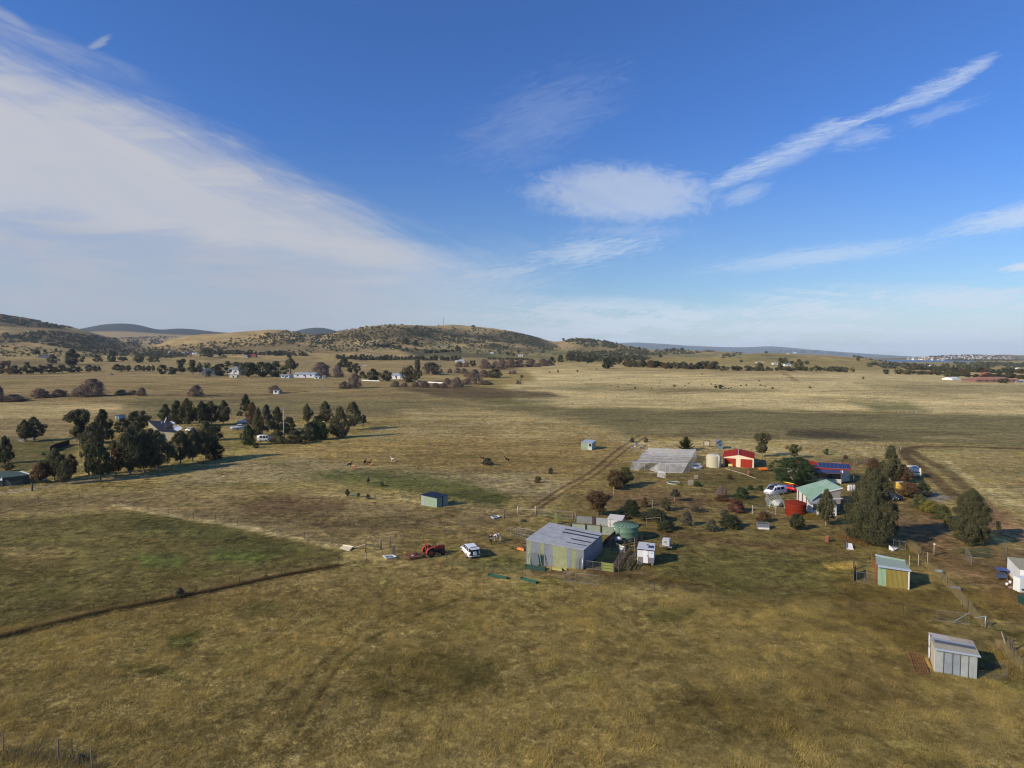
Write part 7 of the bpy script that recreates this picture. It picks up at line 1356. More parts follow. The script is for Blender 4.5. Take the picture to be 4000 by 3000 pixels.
cc=car('road_car','small dark car driving on the far left road','car',mat('slate_car',(.12,.16,.2),.3),4.5,1.8,[(-2.2,.95,.35,.75,1.0),(0,1,.3,.8,1.0),(2.2,.88,.35,.6,.75)],[(1.0,.95),(.4,1.5),(-1.2,1.5),(-1.8,1.0)],2.7,.34);place(cc,at(*zm('H1',1605,1158)),None,.05)
for i,(x,lab)in enumerate(((822,'left one of two pale cars on the lane behind the dark farmstead tree'),(858,'right one of two pale cars on the lane behind the dark farmstead tree'))):
    cc=car('lane_car',lab,'car',pw,4.6,1.8,[(-2.2,.95,.35,.75,1.0),(0,1,.3,.8,1.0),(2.2,.88,.35,.6,.75)],[(1.0,.95),(.4,1.5),(-1.2,1.5),(-1.8,1.0)],2.7,.34);place(cc,at(*zm('H3',x,843)),None,.1)
q=at(*zm('H4',118,248));T=thing('radio_mast',q,'slim radio mast on the crest of the second hill','mast');h=102*.27*m_per_px(q.y);m=MB()
for k in range(3):t=k*2.09;m.tube(q+Vector((1.2*math.cos(t),1.2*math.sin(t),-2)),q+Vector((.5*math.cos(t),.5*math.sin(t),h)),.35,n=4)
m.build('lattice',wgr,T);m=MB();m.tube(q+UP*h*.72,q+UP*h*.96,1.1,n=6);m.build('antenna',wgr,T)
rs=random.Random(5);walls=[wt,wcr,mat('town_tan',(.50,.42,.32),.7),mat('town_brick',(.42,.26,.18),.7),wgr];roofs=[mat('town_grey_roof',(.22,.22,.23),.6),rtile,mat('town_light_roof',(.52,.50,.46),.6),wbr]
def tiny(c,w,d,h,wall,roof,rz):
    m=MB();ca,sa=math.cos(rz),math.sin(rz);V_=lambda x,y,z:(x*ca-y*sa,x*sa+y*ca,z);x,y=w/2,d/2;r_=h*.45
    m.add([V_(-x,-y,-6),V_(x,-y,-6),V_(x,y,-6),V_(-x,y,-6),V_(-x,-y,h),V_(x,-y,h),V_(x,y,h),V_(-x,y,h),V_(-x,0,h+r_),V_(x,0,h+r_)],[(0,1,5,4),(1,2,6,9,5),(2,3,7,6),(3,0,4,8,7)],0);m.add([V_(-x-.5,-y-.5,h),V_(x+.5,-y-.5,h),V_(x+.5,0,h+r_+.3),V_(-x-.5,0,h+r_+.3),V_(x+.5,y+.5,h),V_(-x-.5,y+.5,h)],[(0,1,2,3),(2,4,5,3)],1)
    me_=MB.build(m,'town_house',[wall,roof],None);me_.location=c;return me_
for i in range(150):
    px=rs.uniform(3540,3965);top_=float(np.interp(px,[3480,3600,3700,3800,3900,3960],[1400,1396,1391,1388,1392,1398]));py=rs.uniform(top_+1,1408)
    q=at(px,py,3900);o_=tiny(q,rs.uniform(13,24),rs.uniform(9,14),rs.uniform(4.5,8),rs.choice(walls),rs.choice(roofs),rs.uniform(-.5,.5));tag(o_,'small pale house in the town spread over the far headland','house','houses of the town on the far headland')
# ================================================================ FENCES
Z=lambda k,*pts:[at(*zm(k,*p_))for p_ in pts]
def gpts(*pts):return[at(*p_)for p_ in pts]
fence('wire_fence',gpts((-60,2505),(138,2458),(368,2400),(572,2360),(765,2322),(935,2288),(1100,2252),(1218,2225),(1324,2213)),'long wire fence running up from the left edge along the dark weed strip',n=1,wires=5)
fence('wire_fence',gpts((1298,2130),(1190,2108),(1130,2094),(1031,2078),(928,2050),(842,2033),(756,2028),(657,2010),(578,1996),(450,1973)),'wire fence between the pale dry grass and the green left paddock',n=1,wires=4)
fence('wire_fence',gpts((1490,2142),(1525,2132),(1575,2118),(1655,2122),(1737,2080),(1829,2120)),'short wire fence behind the red tractor',n=1,wires=4)
fence('wire_fence',gpts((1737,2080),(1808,2062),(1875,2038),(1934,2030)),'wire fence between the tractor yard and the upper lane',n=1,wires=4)
fence('wire_fence',gpts((1324,2210),(1432,2190),(1745,2202),(1890,2225),(2042,2247),(2207,2270),(2380,2288),(2557,2312),(2780,2340),(3050,2362),(3321,2390),(3528,2398),(3660,2425)),'wire fence along the lower edge of the farmyard in front of the striped shed',n=1,wires=4)
fence('wire_fence',gpts((1288,1953),(1360,1946),(1468,1956),(1538,1947),(1625,1958),(1820,1978),(1924,1990),(1980,2010)),'wire fence running past the small dark-roofed shed',n=1,wires=4)
fence('wire_fence',gpts((2075,1985),(2150,1932),(2240,1870),(2275,1850),(2310,1835),(2355,1800),(2395,1762),(2440,1738)),'wire fence beside the double track up the middle paddock',n=1,wires=4)
fence('wire_fence',gpts((1085,1755),(1121,1730),(1250,1770),(1357,1787),(1484,1797),(1631,1805),(1704,1808),(1850,1815),(1926,1822)),'old picket fence crossing the alpaca paddock',n=1,wires=3)
fence('wire_fence',gpts((735,1785),(900,1762),(1121,1738),(1300,1710),(1460,1690),(1560,1662)),'fence along the right side of the left-hand gum trees',gap=9,wires=3)
fence('wire_fence',gpts((1415,1672),(1456,1658),(1553,1652),(1748,1668),(1950,1672),(2200,1680),(2470,1700)),'fine wire fence below the pale rise in mid paddock',gap=12,wires=2)
fence('wire_fence',gpts((450,1962),(310,1948),(150,1965),(-60,1990)),'wire fence beside the left gravel drive',gap=9,wires=4)
fence('wire_fence',gpts((3620,2200),(3700,2290),(3780,2390),(3853,2452)),'wire fence in the strip of tall pale grass on the right',gap=6,wires=4)
fence('wire_fence',gpts((3930,2520),(3960,2580),(4040,2650)),'wire fence leaving at the right edge beside the nearest shed',n=2,wires=4)
fence('wire_fence',gpts((12,2942),(228,2972),(282,2965),(360,3010)),'two tall pickets and wires in the bottom left corner',n=1,wires=3,ph=1.6,pr=.05,pm=timber)
fence('rail_fence',[GZ('C',*p_)for p_ in((268,240),(480,245),(690,250))],'pale rail fence in front of the dirt track bend',n=3,wires=2,wr=.035,pm=ptimber,pr=.07)
fence('garden_fence',[GZ('B',*p_)for p_ in((400,352),(640,362),(820,372),(1045,382),(1250,395),(1370,400))],'long garden fence behind the two farm houses',n=2,wires=3,ph=1.8,wr=.02,pm=timber,mesh=False)
fence('timber_rail',[GZ('C',*p_)for p_ in((145,420),(240,415),(330,405))],'short timber rail right of the service pole',n=1,wires=2,wr=.06,ph=1.2,pm=timber,pr=.08)
fence('field_fence',gpts((3350,1722),(3345,1735),(3500,1770)),'thin fence by the gateway of the dirt track',n=2,wires=2)
fence('field_fence',gpts((3600,1765),(3830,1770),(4080,1785)),'fence above the green field right of the dirt track',gap=11,wires=2)
fence('field_fence',gpts((3510,1612),(3542,1612),(3581,1612),(3968,1622)),'three white posts and wire at the green patch in the pale field',n=1,pm=white,wires=1)
fence('field_fence',gpts((2050,1768-195),(2140,1578),(2160,1572)),'short white rail at the end of the dark field',n=1,pm=ptimber,wires=1,wr=.05)
fence('mesh_yard',[GZ('A',*p_)for p_ in((175,248),(345,245),(460,252),(565,235))],'grey mesh yard fence left of the netted enclosure',n=1,pm=timber,pr=.08,wires=4,wr=.012,ph=1.5)
fence('yard_fence',[GZ('S',*p_)for p_ in((972,450),(1070,440),(1172,420))],'three thin pale posts behind the mustard shelter',n=1,pm=ptimber,pr=.05,wires=2,ph=1.5)
fence('garden_stakes',[GZ('A',*p_)for p_ in((1105,1000),(1230,1000))],'pair of thin stakes in the shrub garden',n=1,wires=1,ph=1.4)
for(x,y,lab)in((146,790,'pale stake beside the brown two-lobed bush'),(625,955,'thin white stake left of the low dark shrubs'),(1128,1185,'pale stake beside the grey-green shrub')):
    c=GZ('A',x,y);T=thing('garden_stake',c,lab,'stake');m=MB();m.tube(c,c+UP*1.5,.05,n=6);m.build('pole',ptimber,T)
T=thing('garden_rail',GZ('A',555,1175),'low grey rail on two posts between the dark shrubs','rail');a,b=GZ('A',555,1178),GZ('A',730,1160)
for c in(a,b):m=MB();m.tube(c,c+UP*1.2,.05,n=6);m.build('post',timber,T)
m=MB();m.tube(a+UP*1.2,b+UP*1.15,.05,n=6);m.build('rail',ptimber,T)
T=thing('stone_heap',GZ('A',430,215),'heap of pale rubble and sticks at the mesh yard','rubble');rs=random.Random(3)
for k in range(9):
    c=GZ('A',rs.uniform(370,560),rs.uniform(175,235));m=MB();m.box(c,(rs.uniform(.5,1.4),rs.uniform(.3,.8),rs.uniform(.2,.5)),rs.uniform(-.6,.6),top=(.8,.8));m.build('rubble',[ptimber,galv,timber][k%3],T)
# ================================================================ TREES
def leafmat(name,c1,c2,tr=.25,dead=None):
    m,b,p=new_mat(name);g=b.n('ShaderNodeNewGeometry');oi=b.n('ShaderNodeObjectInfo');n=b.noise(g.outputs['Position'],.9,3,.6)
    f=b.m('ADD',b.mul(g.outputs['Random Per Island'],.55),b.add(b.mul(n,.5),b.mul(b.sub(oi.outputs['Random'],.5),.5)),clamp=True)
    c=b.mix(f,(*c1,1),(*c2,1))
    if dead:c=b.mix(b.step(b.add(b.mul(n,.6),b.mul(g.outputs['Random Per Island'],.4)),.5,.72,0,dead[1]),c,(*dead[0],1))
    b.L(c,p.inputs['Base Color']);p.inputs['Roughness'].default_value=.65;p.inputs['Specular IOR Level'].default_value=.25
    if tr:
        t=b.n('ShaderNodeBsdfTranslucent');b.L(c,t.inputs[0]);ms=b.n('ShaderNodeMixShader');ms.inputs[0].default_value=tr
        b.L(p.outputs[0],ms.inputs[1]);b.L(t.outputs[0],ms.inputs[2]);b.L(ms.outputs[0],[q for q in m.node_tree.nodes if q.type=='OUTPUT_MATERIAL'][0].inputs[0])
    return m
LM={'gum':leafmat('gum_leaves',(.062,.070,.028),(.165,.150,.066),dead=((.15,.10,.05),.55)),'dark':leafmat('dark_leaves',(.033,.043,.018),(.085,.09,.036)),'green':leafmat('green_leaves',(.035,.06,.02),(.085,.12,.04)),
    'brown':leafmat('rust_leaves',(.10,.055,.022),(.20,.115,.045),dead=((.07,.06,.03),.5)),'red':leafmat('red_leaves',(.13,.05,.032),(.20,.09,.055)),'grey':leafmat('grey_leaves',(.075,.08,.045),(.14,.13,.08),dead=((.12,.085,.05),.5)),
    'yellow':leafmat('yellow_leaves',(.16,.14,.03),(.30,.25,.05)),'olive':leafmat('olive_leaves',(.075,.085,.028),(.15,.15,.045)),'twig':leafmat('bare_twigs',(.14,.10,.078),(.24,.17,.13),0),'twigr':leafmat('willow_twigs',(.15,.105,.075),(.25,.175,.125),0),'biggum':leafmat('deep_gum_leaves',(.040,.052,.020),(.115,.112,.045),dead=((.12,.08,.04),.5)),'far':leafmat('far_leaves',(.060,.070,.030),(.135,.125,.055),.15,dead=((.15,.105,.06),.6))}
bark=mat('gum_bark',(.26,.20,.15),.85,var=.35,scale=3);barkd=mat('dark_bark',(.10,.075,.055),.9,var=.3,scale=3)
def crown_mesh(name,kind,n,leaf,seed,clumps,shape,asp=1.0):
    """unit crown: diameter 1, height 1 from z=0; leaf cards gathered in clumps over an uneven envelope"""
    r=np.random.RandomState(seed);cs=[];zl,zh=shape[0],shape[1]
    kindp=shape[2]
    def env(t):
        if kindp=='round':return .5*np.sqrt(np.maximum(0,1-(2*t-1)**2))
        if kindp=='cone':return .5*np.minimum(1,(1-t)**.6*1.15)*np.minimum(1,t*5+.45)
        if kindp=='dome':return .5*np.sqrt(np.maximum(0,1-t**2.2))
        if kindp=='egg':return .5*np.sin(np.pi*np.minimum(1,t**.75*.96+.04))**.7
        if kindp=='full':return .5*np.minimum(1,((1-t)*1.75)**.5)*np.minimum(1,t*2.2+.62)
        return .5*(.6+.4*np.sin(t*7+seed))*np.sqrt(np.maximum(0,1-(2*t-1)**2))
    def wob(a,z):return 1+.17*np.sin(a*3+seed+z*4)+.14*np.sin(a*4-z*9+seed*2)+.09*np.sin(a*7+z*19)
    M_=clumps;t=r.rand(M_);a=r.rand(M_)*2*np.pi;rr_=env(t)*np.sqrt(r.uniform(.15,1,M_))*wob(a,t)*.86
    cs=np.stack([rr_*np.cos(a),rr_*np.sin(a),zl+(zh-zl)*t,r.uniform(.65,1.25,M_)],1)
    m=M_;n1_=int(n*.80);per=np.maximum(1,(cs[:,3]**2*n1_/np.sum(cs[:,3]**2)).astype(int));idx=np.repeat(np.arange(m),per);N=len(idx)
    cr=.5/math.sqrt(m)*1.38;d=r.randn(N,3);d/=np.linalg.norm(d,axis=1)[:,None];rad=cr*cs[idx,3]*(r.rand(N)**.35);P_=cs[idx,:3]+d*rad[:,None]
    k=int(n*(.6 if kind[:4]=='twig' else .34 if kindp=='full' else .2 if kindp!='multi' else .06));t=r.rand(k);a=r.rand(k)*2*np.pi;R_e=env(t)*wob(a,t)*.85*(.3+.7*r.rand(k)**.5);P2_=np.stack([R_e*np.cos(a),R_e*np.sin(a),zl+(zh-zl)*t],1);d2=np.stack([np.cos(a),np.sin(a),1.1*(t-.35)],1)
    P_=np.concatenate([P_,P2_]);d=np.concatenate([d,d2/np.linalg.norm(d2,axis=1)[:,None]]);N=len(P_);P_[:,2]=np.clip(P_[:,2],.01,1.0)
    nrm=d*.8+r.randn(N,3)*.55+np.array([0,0,.25]);nrm/=np.linalg.norm(nrm,axis=1)[:,None]
    a=np.cross(nrm,r.randn(N,3));a/=np.linalg.norm(a,axis=1)[:,None]+1e-9;b=np.cross(nrm,a);s_=leaf*(.6+.8*r.rand(N))[:,None]
    v=np.stack([P_-a*s_*.5,P_+b*s_*asp*.28,P_+a*s_*.5,P_-b*s_*asp*.28],1)
    return mesh_np(name,v.reshape(-1,3),np.arange(N*4),4,[LM[kind]]),cs
def trunk_mesh(name,cs,seed,thick=.035,forks=7,base=0.0,top=.8,m_=None,multi=1):
    r=random.Random(seed);m=MB();zmin=min(c[2]for c in cs)if len(cs)else .3
    for s_ in range(multi):
        bx=(s_-(multi-1)/2)*.07;p=Vector((bx,0,-.03));fork=Vector((bx+r.uniform(-.04,.04),r.uniform(-.04,.04),max(.1,zmin*.9+.05)));t=Vector((bx*2+r.uniform(-.06,.06),r.uniform(-.06,.06),top))
        m.tube(p,fork,thick/math.sqrt(multi),thick*.75/math.sqrt(multi),n=7);m.tube(fork,fork.lerp(t,.6),thick*.7/math.sqrt(multi),thick*.4/math.sqrt(multi),n=6)
        for k in range(forks):
            c=cs[r.randrange(len(cs))];st=fork.lerp(t,r.uniform(0,.6));c=Vector(c[:3]);mid=st.lerp(c,.5)+Vector((0,0,-.02));m.tube(st,mid,thick*.38,thick*.25,n=5);m.tube(mid,c,thick*.25,thick*.08,n=4)
    me=bpy.data.meshes.new(name);me.from_pydata(m.v,[],m.f);me.materials.append(m_ or bark);return me
def twig_mesh(name,n,seed,w=.006,shape='round',kind='twig'):
    """bare crown: fine upward-spreading twigs"""
    r=np.random.RandomState(seed);a=r.rand(n)*2*np.pi;t=r.rand(n)**.6;tilt=t*1.25;L=.55+.45*r.rand(n)
    d=np.stack([np.cos(a)*np.sin(tilt),np.sin(a)*np.sin(tilt),np.cos(tilt)],-1);k=r.rand(n)*.75+.2;tipR=np.stack([.5*d[:,0],.5*d[:,1],.12+.86*np.maximum(d[:,2],0)*1.0],-1)
    root=tipR*(k*.8)[:,None]*np.array([1,1,.9]);tip=root+(tipR-root)*(.5+.5*r.rand(n))[:,None]+r.randn(n,3)*.045;s_=np.cross(tip-root,r.randn(n,3));s_/=np.linalg.norm(s_,axis=1)[:,None]+1e-9
    v=np.stack([root-s_*w,root+s_*w,tip],1);v[...,2]=np.clip(v[...,2],0,1);return mesh_np(name,v.reshape(-1,3),np.arange(n*3),3,[LM[kind]])
def star_mesh(name,n,seed):
    """young conifer: branches fanning out and up, dressed with needles"""
    r=np.random.RandomState(seed);V_=[]
    for i in range(110):
        a=r.rand()*2*math.pi;z0=r.rand()**1.2*.6;el=.35+1.0*(z0/.6)+r.rand()*.35;L=(.52-.30*z0)*(.8+.35*r.rand());d=np.array([math.cos(a)*math.cos(el),math.sin(a)*math.cos(el),math.sin(el)*1.1]);base=np.array([0,0,z0*.9])
        K=n//110;t=r.rand(K)**.8;P_=base+d*L*t[:,None];w=.055*(1.1-t)
        o=r.randn(K,3);o/=np.linalg.norm(o,axis=1)[:,None];tip=P_+o*w[:,None]+d*.05;s_=np.cross(o,d);s_/=np.linalg.norm(s_,axis=1)[:,None]+1e-9;V_.append(np.stack([P_-s_*.012,P_+s_*.012,tip],1))
    v=np.concatenate(V_).reshape(-1,3);v[:,2]=np.clip(v[:,2],0,1);return mesh_np(name,v,np.arange(len(v)),3,[LM['olive']])
LIB={}
def lib(kind,form,lod,var):
    k=(kind,form,lod,var)
    if k in LIB:return LIB[k]
    n,leaf,cl={'xl':(62000,.018,170),'hi':(9000,.042,62),'md':(3600,.065,34),'lo':(900,.12,20),'tiny':(240,.22,9)}[lod];seed=var*13+hash_(kind)*7+3
    sh={'gum':(.17,.95,'egg'),'tall':(.14,.98,'cone'),'bush':(.08,.96,'dome'),'ball':(.10,.97,'round'),'full':(.05,.96,'full'),'col':(.18,.98,'egg'),'umb':(.45,.98,'dome'),'loose':(.22,.97,'multi')}[form]
    cm,cs=crown_mesh('crown',kind,n,leaf,seed,cl,sh)
    tm=None if form in('bush',)else trunk_mesh('trunk',cs,seed,thick={'gum':.032,'umb':.05,'tall':.028,'col':.045,'loose':.035}.get(form,.04),forks={'xl':16,'hi':12,'md':8,'lo':4,'tiny':2}[lod],m_=bark if kind in('gum','grey')else barkd,multi=2 if form=='full' and lod=='xl' else 1)
    LIB[k]=(cm,tm);return LIB[k]
def hash_(s_):return sum(ord(c)for c in s_)%17
tr_rng=random.Random(21)
def tree(px,py,wpx_,hpx_,kind,form,lod,label,name='tree',cat='tree',group=None,var=None,far_=None,q=None):
    q=q or at(px,py,far_);w=wpx_*m_per_px(q.y)*(1.2 if form in('gum','loose','umb','col')else 1.12);h=hpx_*m_per_px(q.y)*1.03;var=tr_rng.randrange(3)if var is None else var
    rz=tr_rng.uniform(0,6.28);T=thing(name,q-UP*.05,label,cat,group,rz)
    cm,tm=lib(kind,form,lod,var)
    o=link('crown',cm,T);o.scale=(w,w,h)
    if tm:o=link('trunk',tm,T);o.scale=(w,w,h)
    return T
def bare(px,py,w,h,label,kind='twig',n=1500,name='bare_tree',tw=.006,group=None,var=0):
    q=at(px,py);W_=w*m_per_px(q.y);H_=h*m_per_px(q.y);T=thing(name,q,label,'tree' if h>w*.8 else 'bush',group,tr_rng.uniform(0,6))
    k=('twig',kind,n,var,tw)
    if k not in LIB:LIB[k]=crown_mesh('crown',kind,int(n*3.5),.11 if n<1300 else .07,5+var,44,(.0,.97,'dome'),.3)[0]
    o=link('crown',LIB[k],T);o.scale=(W_,W_,H_)
    k=('btrunk',var)
    if k not in LIB:LIB[k]=trunk_mesh('trunk',[(.3*math.cos(a),.3*math.sin(a),.7)for a in range(7)],var,.022,9,top=.5,m_=barkd)
    o=link('trunk',LIB[k],T);o.scale=(W_,W_,H_);return T
def row(k,spec):
    s_=zm(k,1,0)[0]-zm(k,0,0)[0]
    for it in spec:
        x,yb,w,h,kind,form,lod,lab=it[:8];X_,Y_=zm(k,x,yb);nm=it[8]if len(it)>8 else('shrub' if form in('bush','ball')else 'gum_tree' if kind=='gum' else 'tree')
        tree(X_,Y_,w*s_,h*s_,kind,form,lod,lab,nm,'shrub' if nm=='shrub' else 'tree')
row('B',[(1745,1400,610,935,'biggum','full','xl','huge dense gum tree standing right of the green-roofed house'),(1190,1175,215,450,'gum','gum','hi','slender young gum on a white trunk before the farmhouse wing'),
  (820,1225,185,200,'dark','ball','hi','ball-shaped clipped dark bush below the red tank'),(800,690,560,350,'green','ball','xl','big round dark green tree between white van and solar house','tree'),
  (395,330,245,290,'gum','loose','hi','ragged dark gum behind the right side of the red garage'),(800,345,190,165,'olive','loose','md','yellowish ragged wattle behind the houses','tree'),(1190,305,62,80,'green','col','md','tiny green sapling in the paddock behind the solar house'),
  (1430,362,60,60,'brown','bush','md','small rusty bush behind the garden fence'),(425,1130,170,130,'brown','bush','md','rusty vine growing out of the corrugated planter'),(560,950,100,60,'yellow','bush','md','yellowish weed clump inside the tunnel frame')])
row('C',[(560,640,250,440,'gum','tall','hi','tapering pale-topped gum left of the cream caravan'),(700,645,260,215,'brown','ball','hi','broad brownish bushy tree touching the caravan','tree'),(1560,1400,450,680,'biggum','full','xl','second big gum with many stems, right of the hedge of shrubs'),
  (780,830,270,190,'brown','ball','hi','dark brown shrub behind the navy wagon bonnet'),(960,815,200,170,'dark','bush','hi','dark shrub at the upper end of the shrub hedge'),(930,975,190,190,'olive','bush','hi','olive yellow-green shrub in the middle of the hedge'),(1060,1020,220,160,'yellow','bush','hi','golden yellow flowering shrub in the hedge'),(1210,1110,190,190,'olive','bush','hi','pale olive shrub beside the second big gum'),(1265,1200,80,150,'yellow','bush','md','thin yellow-green shrub at the foot of the second big gum'),
  (360,500,190,150,'brown','bush','md','brown thicket at the service pole')])
bare(*zm('C',360,490),32,46,'pale bare birch above the huge gum','twig',900,tw=.009);bare(*zm('C',290,420),45,25,'reddish bare thicket beside the birch','twigr',1500)
row('A',[(165,728,230,240,'brown','ball','hi','rusty brown lobe on the left of the paired bushes by the netting'),(290,690,190,235,'olive','ball','hi','olive brown lobe on the right of the paired bushes by the netting'),(365,1065,255,205,'dark','bush','hi','glossy dark green shrub with a domed top above the green tank'),
  (530,945,90,115,'brown','bush','md','small brown sapling behind the domed dark shrub'),(665,1120,335,150,'dark','bush','hi','wide low dark shrub in the middle of the garden'),(800,1235,240,125,'dark','bush','hi','low flattened dark shrub nearest the tote trailer'),(790,995,115,165,'gum','gum','md','small upright gum between dark shrubs'),
  (905,878,120,145,'grey','umb','md','thin little tree with a pale stem on the lawn'),(1055,1175,155,170,'grey','bush','hi','grey-green loose shrub beside the pale stake'),(1360,1245,160,145,'grey','bush','hi','grey brown twiggy shrub left of the broad dark shrub'),(1595,1200,260,150,'dark','bush','hi','broad dark green shrub right of the twiggy one'),(1520,1080,130,100,'grey','bush','md','brown green shrub rising behind the broad dark shrub'),
  (1725,850,200,145,'green','bush','hi','rounded bright dark green shrub in front of the white van'),(1650,1005,245,155,'red','bush','hi','rounded reddish bare-looking shrub in the garden'),(1155,1008,110,75,'grey','bush','md','small grey shrub between two thin stakes'),(1250,1010,90,50,'grey','bush','md','low grey tuft right of the two thin stakes'),
  (1690,440,60,60,'yellow','bush','md','small yellow-leaved shrub between the red roller doors'),(1580,608,75,60,'brown','bush','md','little brown tuft on the lawn before the garage'),(1835,735,80,60,'green','bush','md','small green tuft left of the white van'),(1960,745,75,70,'green','bush','md','dark green tuft touching the white van nose'),(1180,690,110,60,'green','bush','md','bright green herb clump beside the five-slat pallet'),(960,680,70,35,'yellow','bush','md','small yellow plants at the round bed'),
  (1480,870,200,70,'brown','bush','md','dark brown low brush pile left of the rounded dark green shrub'),(375,150,60,60,'grey','bush','md','tuft at the top of the double track, left'),(550,150,60,55,'grey','bush','md','tuft by the rubble heap, right'),(270,1110,85,75,'red','bush','md','small red shrub at the yard wall left of the white hut')])
tree(*zm('A',1040,250),235*.316,190*.316,'olive','bush','md','x')if 0 else None
q=at(*zm('A',1040,250));T=thing('young_conifer',q,'spiky young conifer just behind the netted enclosure','tree',None,1.0);o=link('crown',star_mesh('crown',24000,4),T);w=250*.316*m_per_px(q.y);o.scale=(w,w,185*.316*m_per_px(q.y));m=MB();m.tube((0,0,0),(0,0,4),.15,.04,n=6);o=MB.build(m,'trunk',barkd,None);o.parent=T
row('D',[(1225,165,440,290,'brown','loose','hi','wide rusty brown tree behind the corrugated yard fence')])
bare(*zm('A',1480,830),55,45,'bare leafless tree left of the rounded dark green shrub','twig',700,tw=.005)
row('Q3',[(228,1628,60,60,'brown','bush','md','dark brown tuft in the dry grass left of the double track'),(335,1550,50,55,'grey','bush','md','grey-brown bush in the dry paddock near the bath'),(1040,1275,30,30,'grey','bush','lo','small tuft at the far end of the double track')])
row('Q2',[(1998,1475,90,65,'grey','bush','md','small dark bush between two brown alpacas'),(1085,1655,50,35,'olive','bush','lo','low bush on the green patch near the black alpaca')])
row('E',[(340,118,62,85,'green','col','md','left one of three little conifers in the paddock','sapling'),(472,130,50,58,'green','col','md','middle one of three little conifers in the paddock','sapling'),(595,155,58,62,'dark','col','md','right one of three little conifers in the paddock','sapling')])
row('K',[(1110,365,60,60,'grey','bush','md','dark round bush growing in the weed strip of the long fence'),(1640,245,30,22,'grey','bush','lo','small grey weed right of the round bush on the fence strip'),(500,1380,70,50,'grey','bush','md','dark weed in the bottom left corner')])
tree(3230,1960,12,12,'grey','bush','lo','grey weed behind the red tank','shrub')
row('Q1',[(45,1460,110,235,'dark','full','hi','dark tree cut by the left edge of the view'),(80,1525,75,75,'gum','gum','md','small tree by the green flat roof, left edge'),(300,1265,150,205,'gum','gum','hi','right one of two lawn trees standing apart on the left'),(220,1275,110,190,'gum','gum','hi','left one of two lawn trees standing apart on the left'),
  (350,1630,130,190,'brown','gum','hi','brownish first tree at the left end of the roadside gum row'),(475,1610,165,280,'gum','gum','hi','second tree of the roadside gum row, dark and round'),(562,1640,110,210,'gum','gum','hi','third tree of the roadside row with forked pale stem'),(615,1580,110,200,'gum','gum','hi','fourth roadside tree, small and set back'),
  (690,1290,260,290,'gum','loose','hi','broad ragged gum left of the pointed dark one'),(890,1290,170,290,'dark','tall','hi','pointed dark gum tree at the back of the left belt'),(800,1340,190,230,'gum','full','hi','low olive gum under the pointed dark one'),(770,1560,150,260,'olive','loose','hi','olive brown tree, fifth of the roadside row'),(870,1605,200,320,'dark','gum','hi','dark rounded tree in the middle of the roadside row'),
  (1000,1570,110,290,'brown','gum','hi','thin brown tree beside the dark rounded roadside tree'),(1120,1555,250,400,'gum','gum','hi','tallest gum of the roadside row, crown full of light tips'),(1240,1535,170,360,'gum','gum','hi','gum with rusty trunk right of the tallest roadside gum'),(1300,1500,200,335,'gum','full','hi','full-crowned gum standing right before the cream wall of the dark-roofed house'),(1370,1520,210,340,'gum','gum','hi','dense gum of the roadside row below the solar arrays'),(1060,1200,150,130,'dark','bush','hi','olive bush left of the dark-roofed house'),(1200,1180,210,170,'dark','ball','hi','flat-topped dark tree just left of the dark-roofed house','tree'),
  (1170,1250,130,150,'gum','full','md','pale-tipped small gum below the dark-roofed house'),(1560,1470,170,290,'gum','gum','hi','gum tree with thin trunk in the right half of the roadside row'),(1665,1450,150,290,'gum','gum','hi','narrow gum of the roadside row, third from its right end'),(1780,1430,190,330,'gum','gum','hi','broad gum of the roadside row, second from its right end'),(1860,1420,150,160,'dark','full','hi','low dark tree closing the right end of the roadside row'),(1480,1250,150,110,'dark','bush','md','dark shrub in front of the solar arrays'),(1850,1260,170,130,'dark','bush','md','dark shrub left of the sunny clearing'),
  (1430,1100,110,150,'dark','full','hi','left dark gum of the row behind the dark-roofed house'),(1530,1120,120,200,'dark','full','hi','second dark gum behind the dark-roofed house'),(1620,1140,140,240,'gum','gum','hi','tall pale-stemmed gum behind the solar arrays'),(1745,1140,120,215,'dark','gum','hi','dark gum left of the gum with bright stem, behind the house'),(1825,1130,150,205,'gum','gum','hi','gum with a bright stem at the clearing edge'),(1935,1130,110,210,'gum','gum','hi','gum on two thin trunks left of the boats'),(375,1390,30,25,'dark','bush','lo','small dark bush alone on the left lawn')])
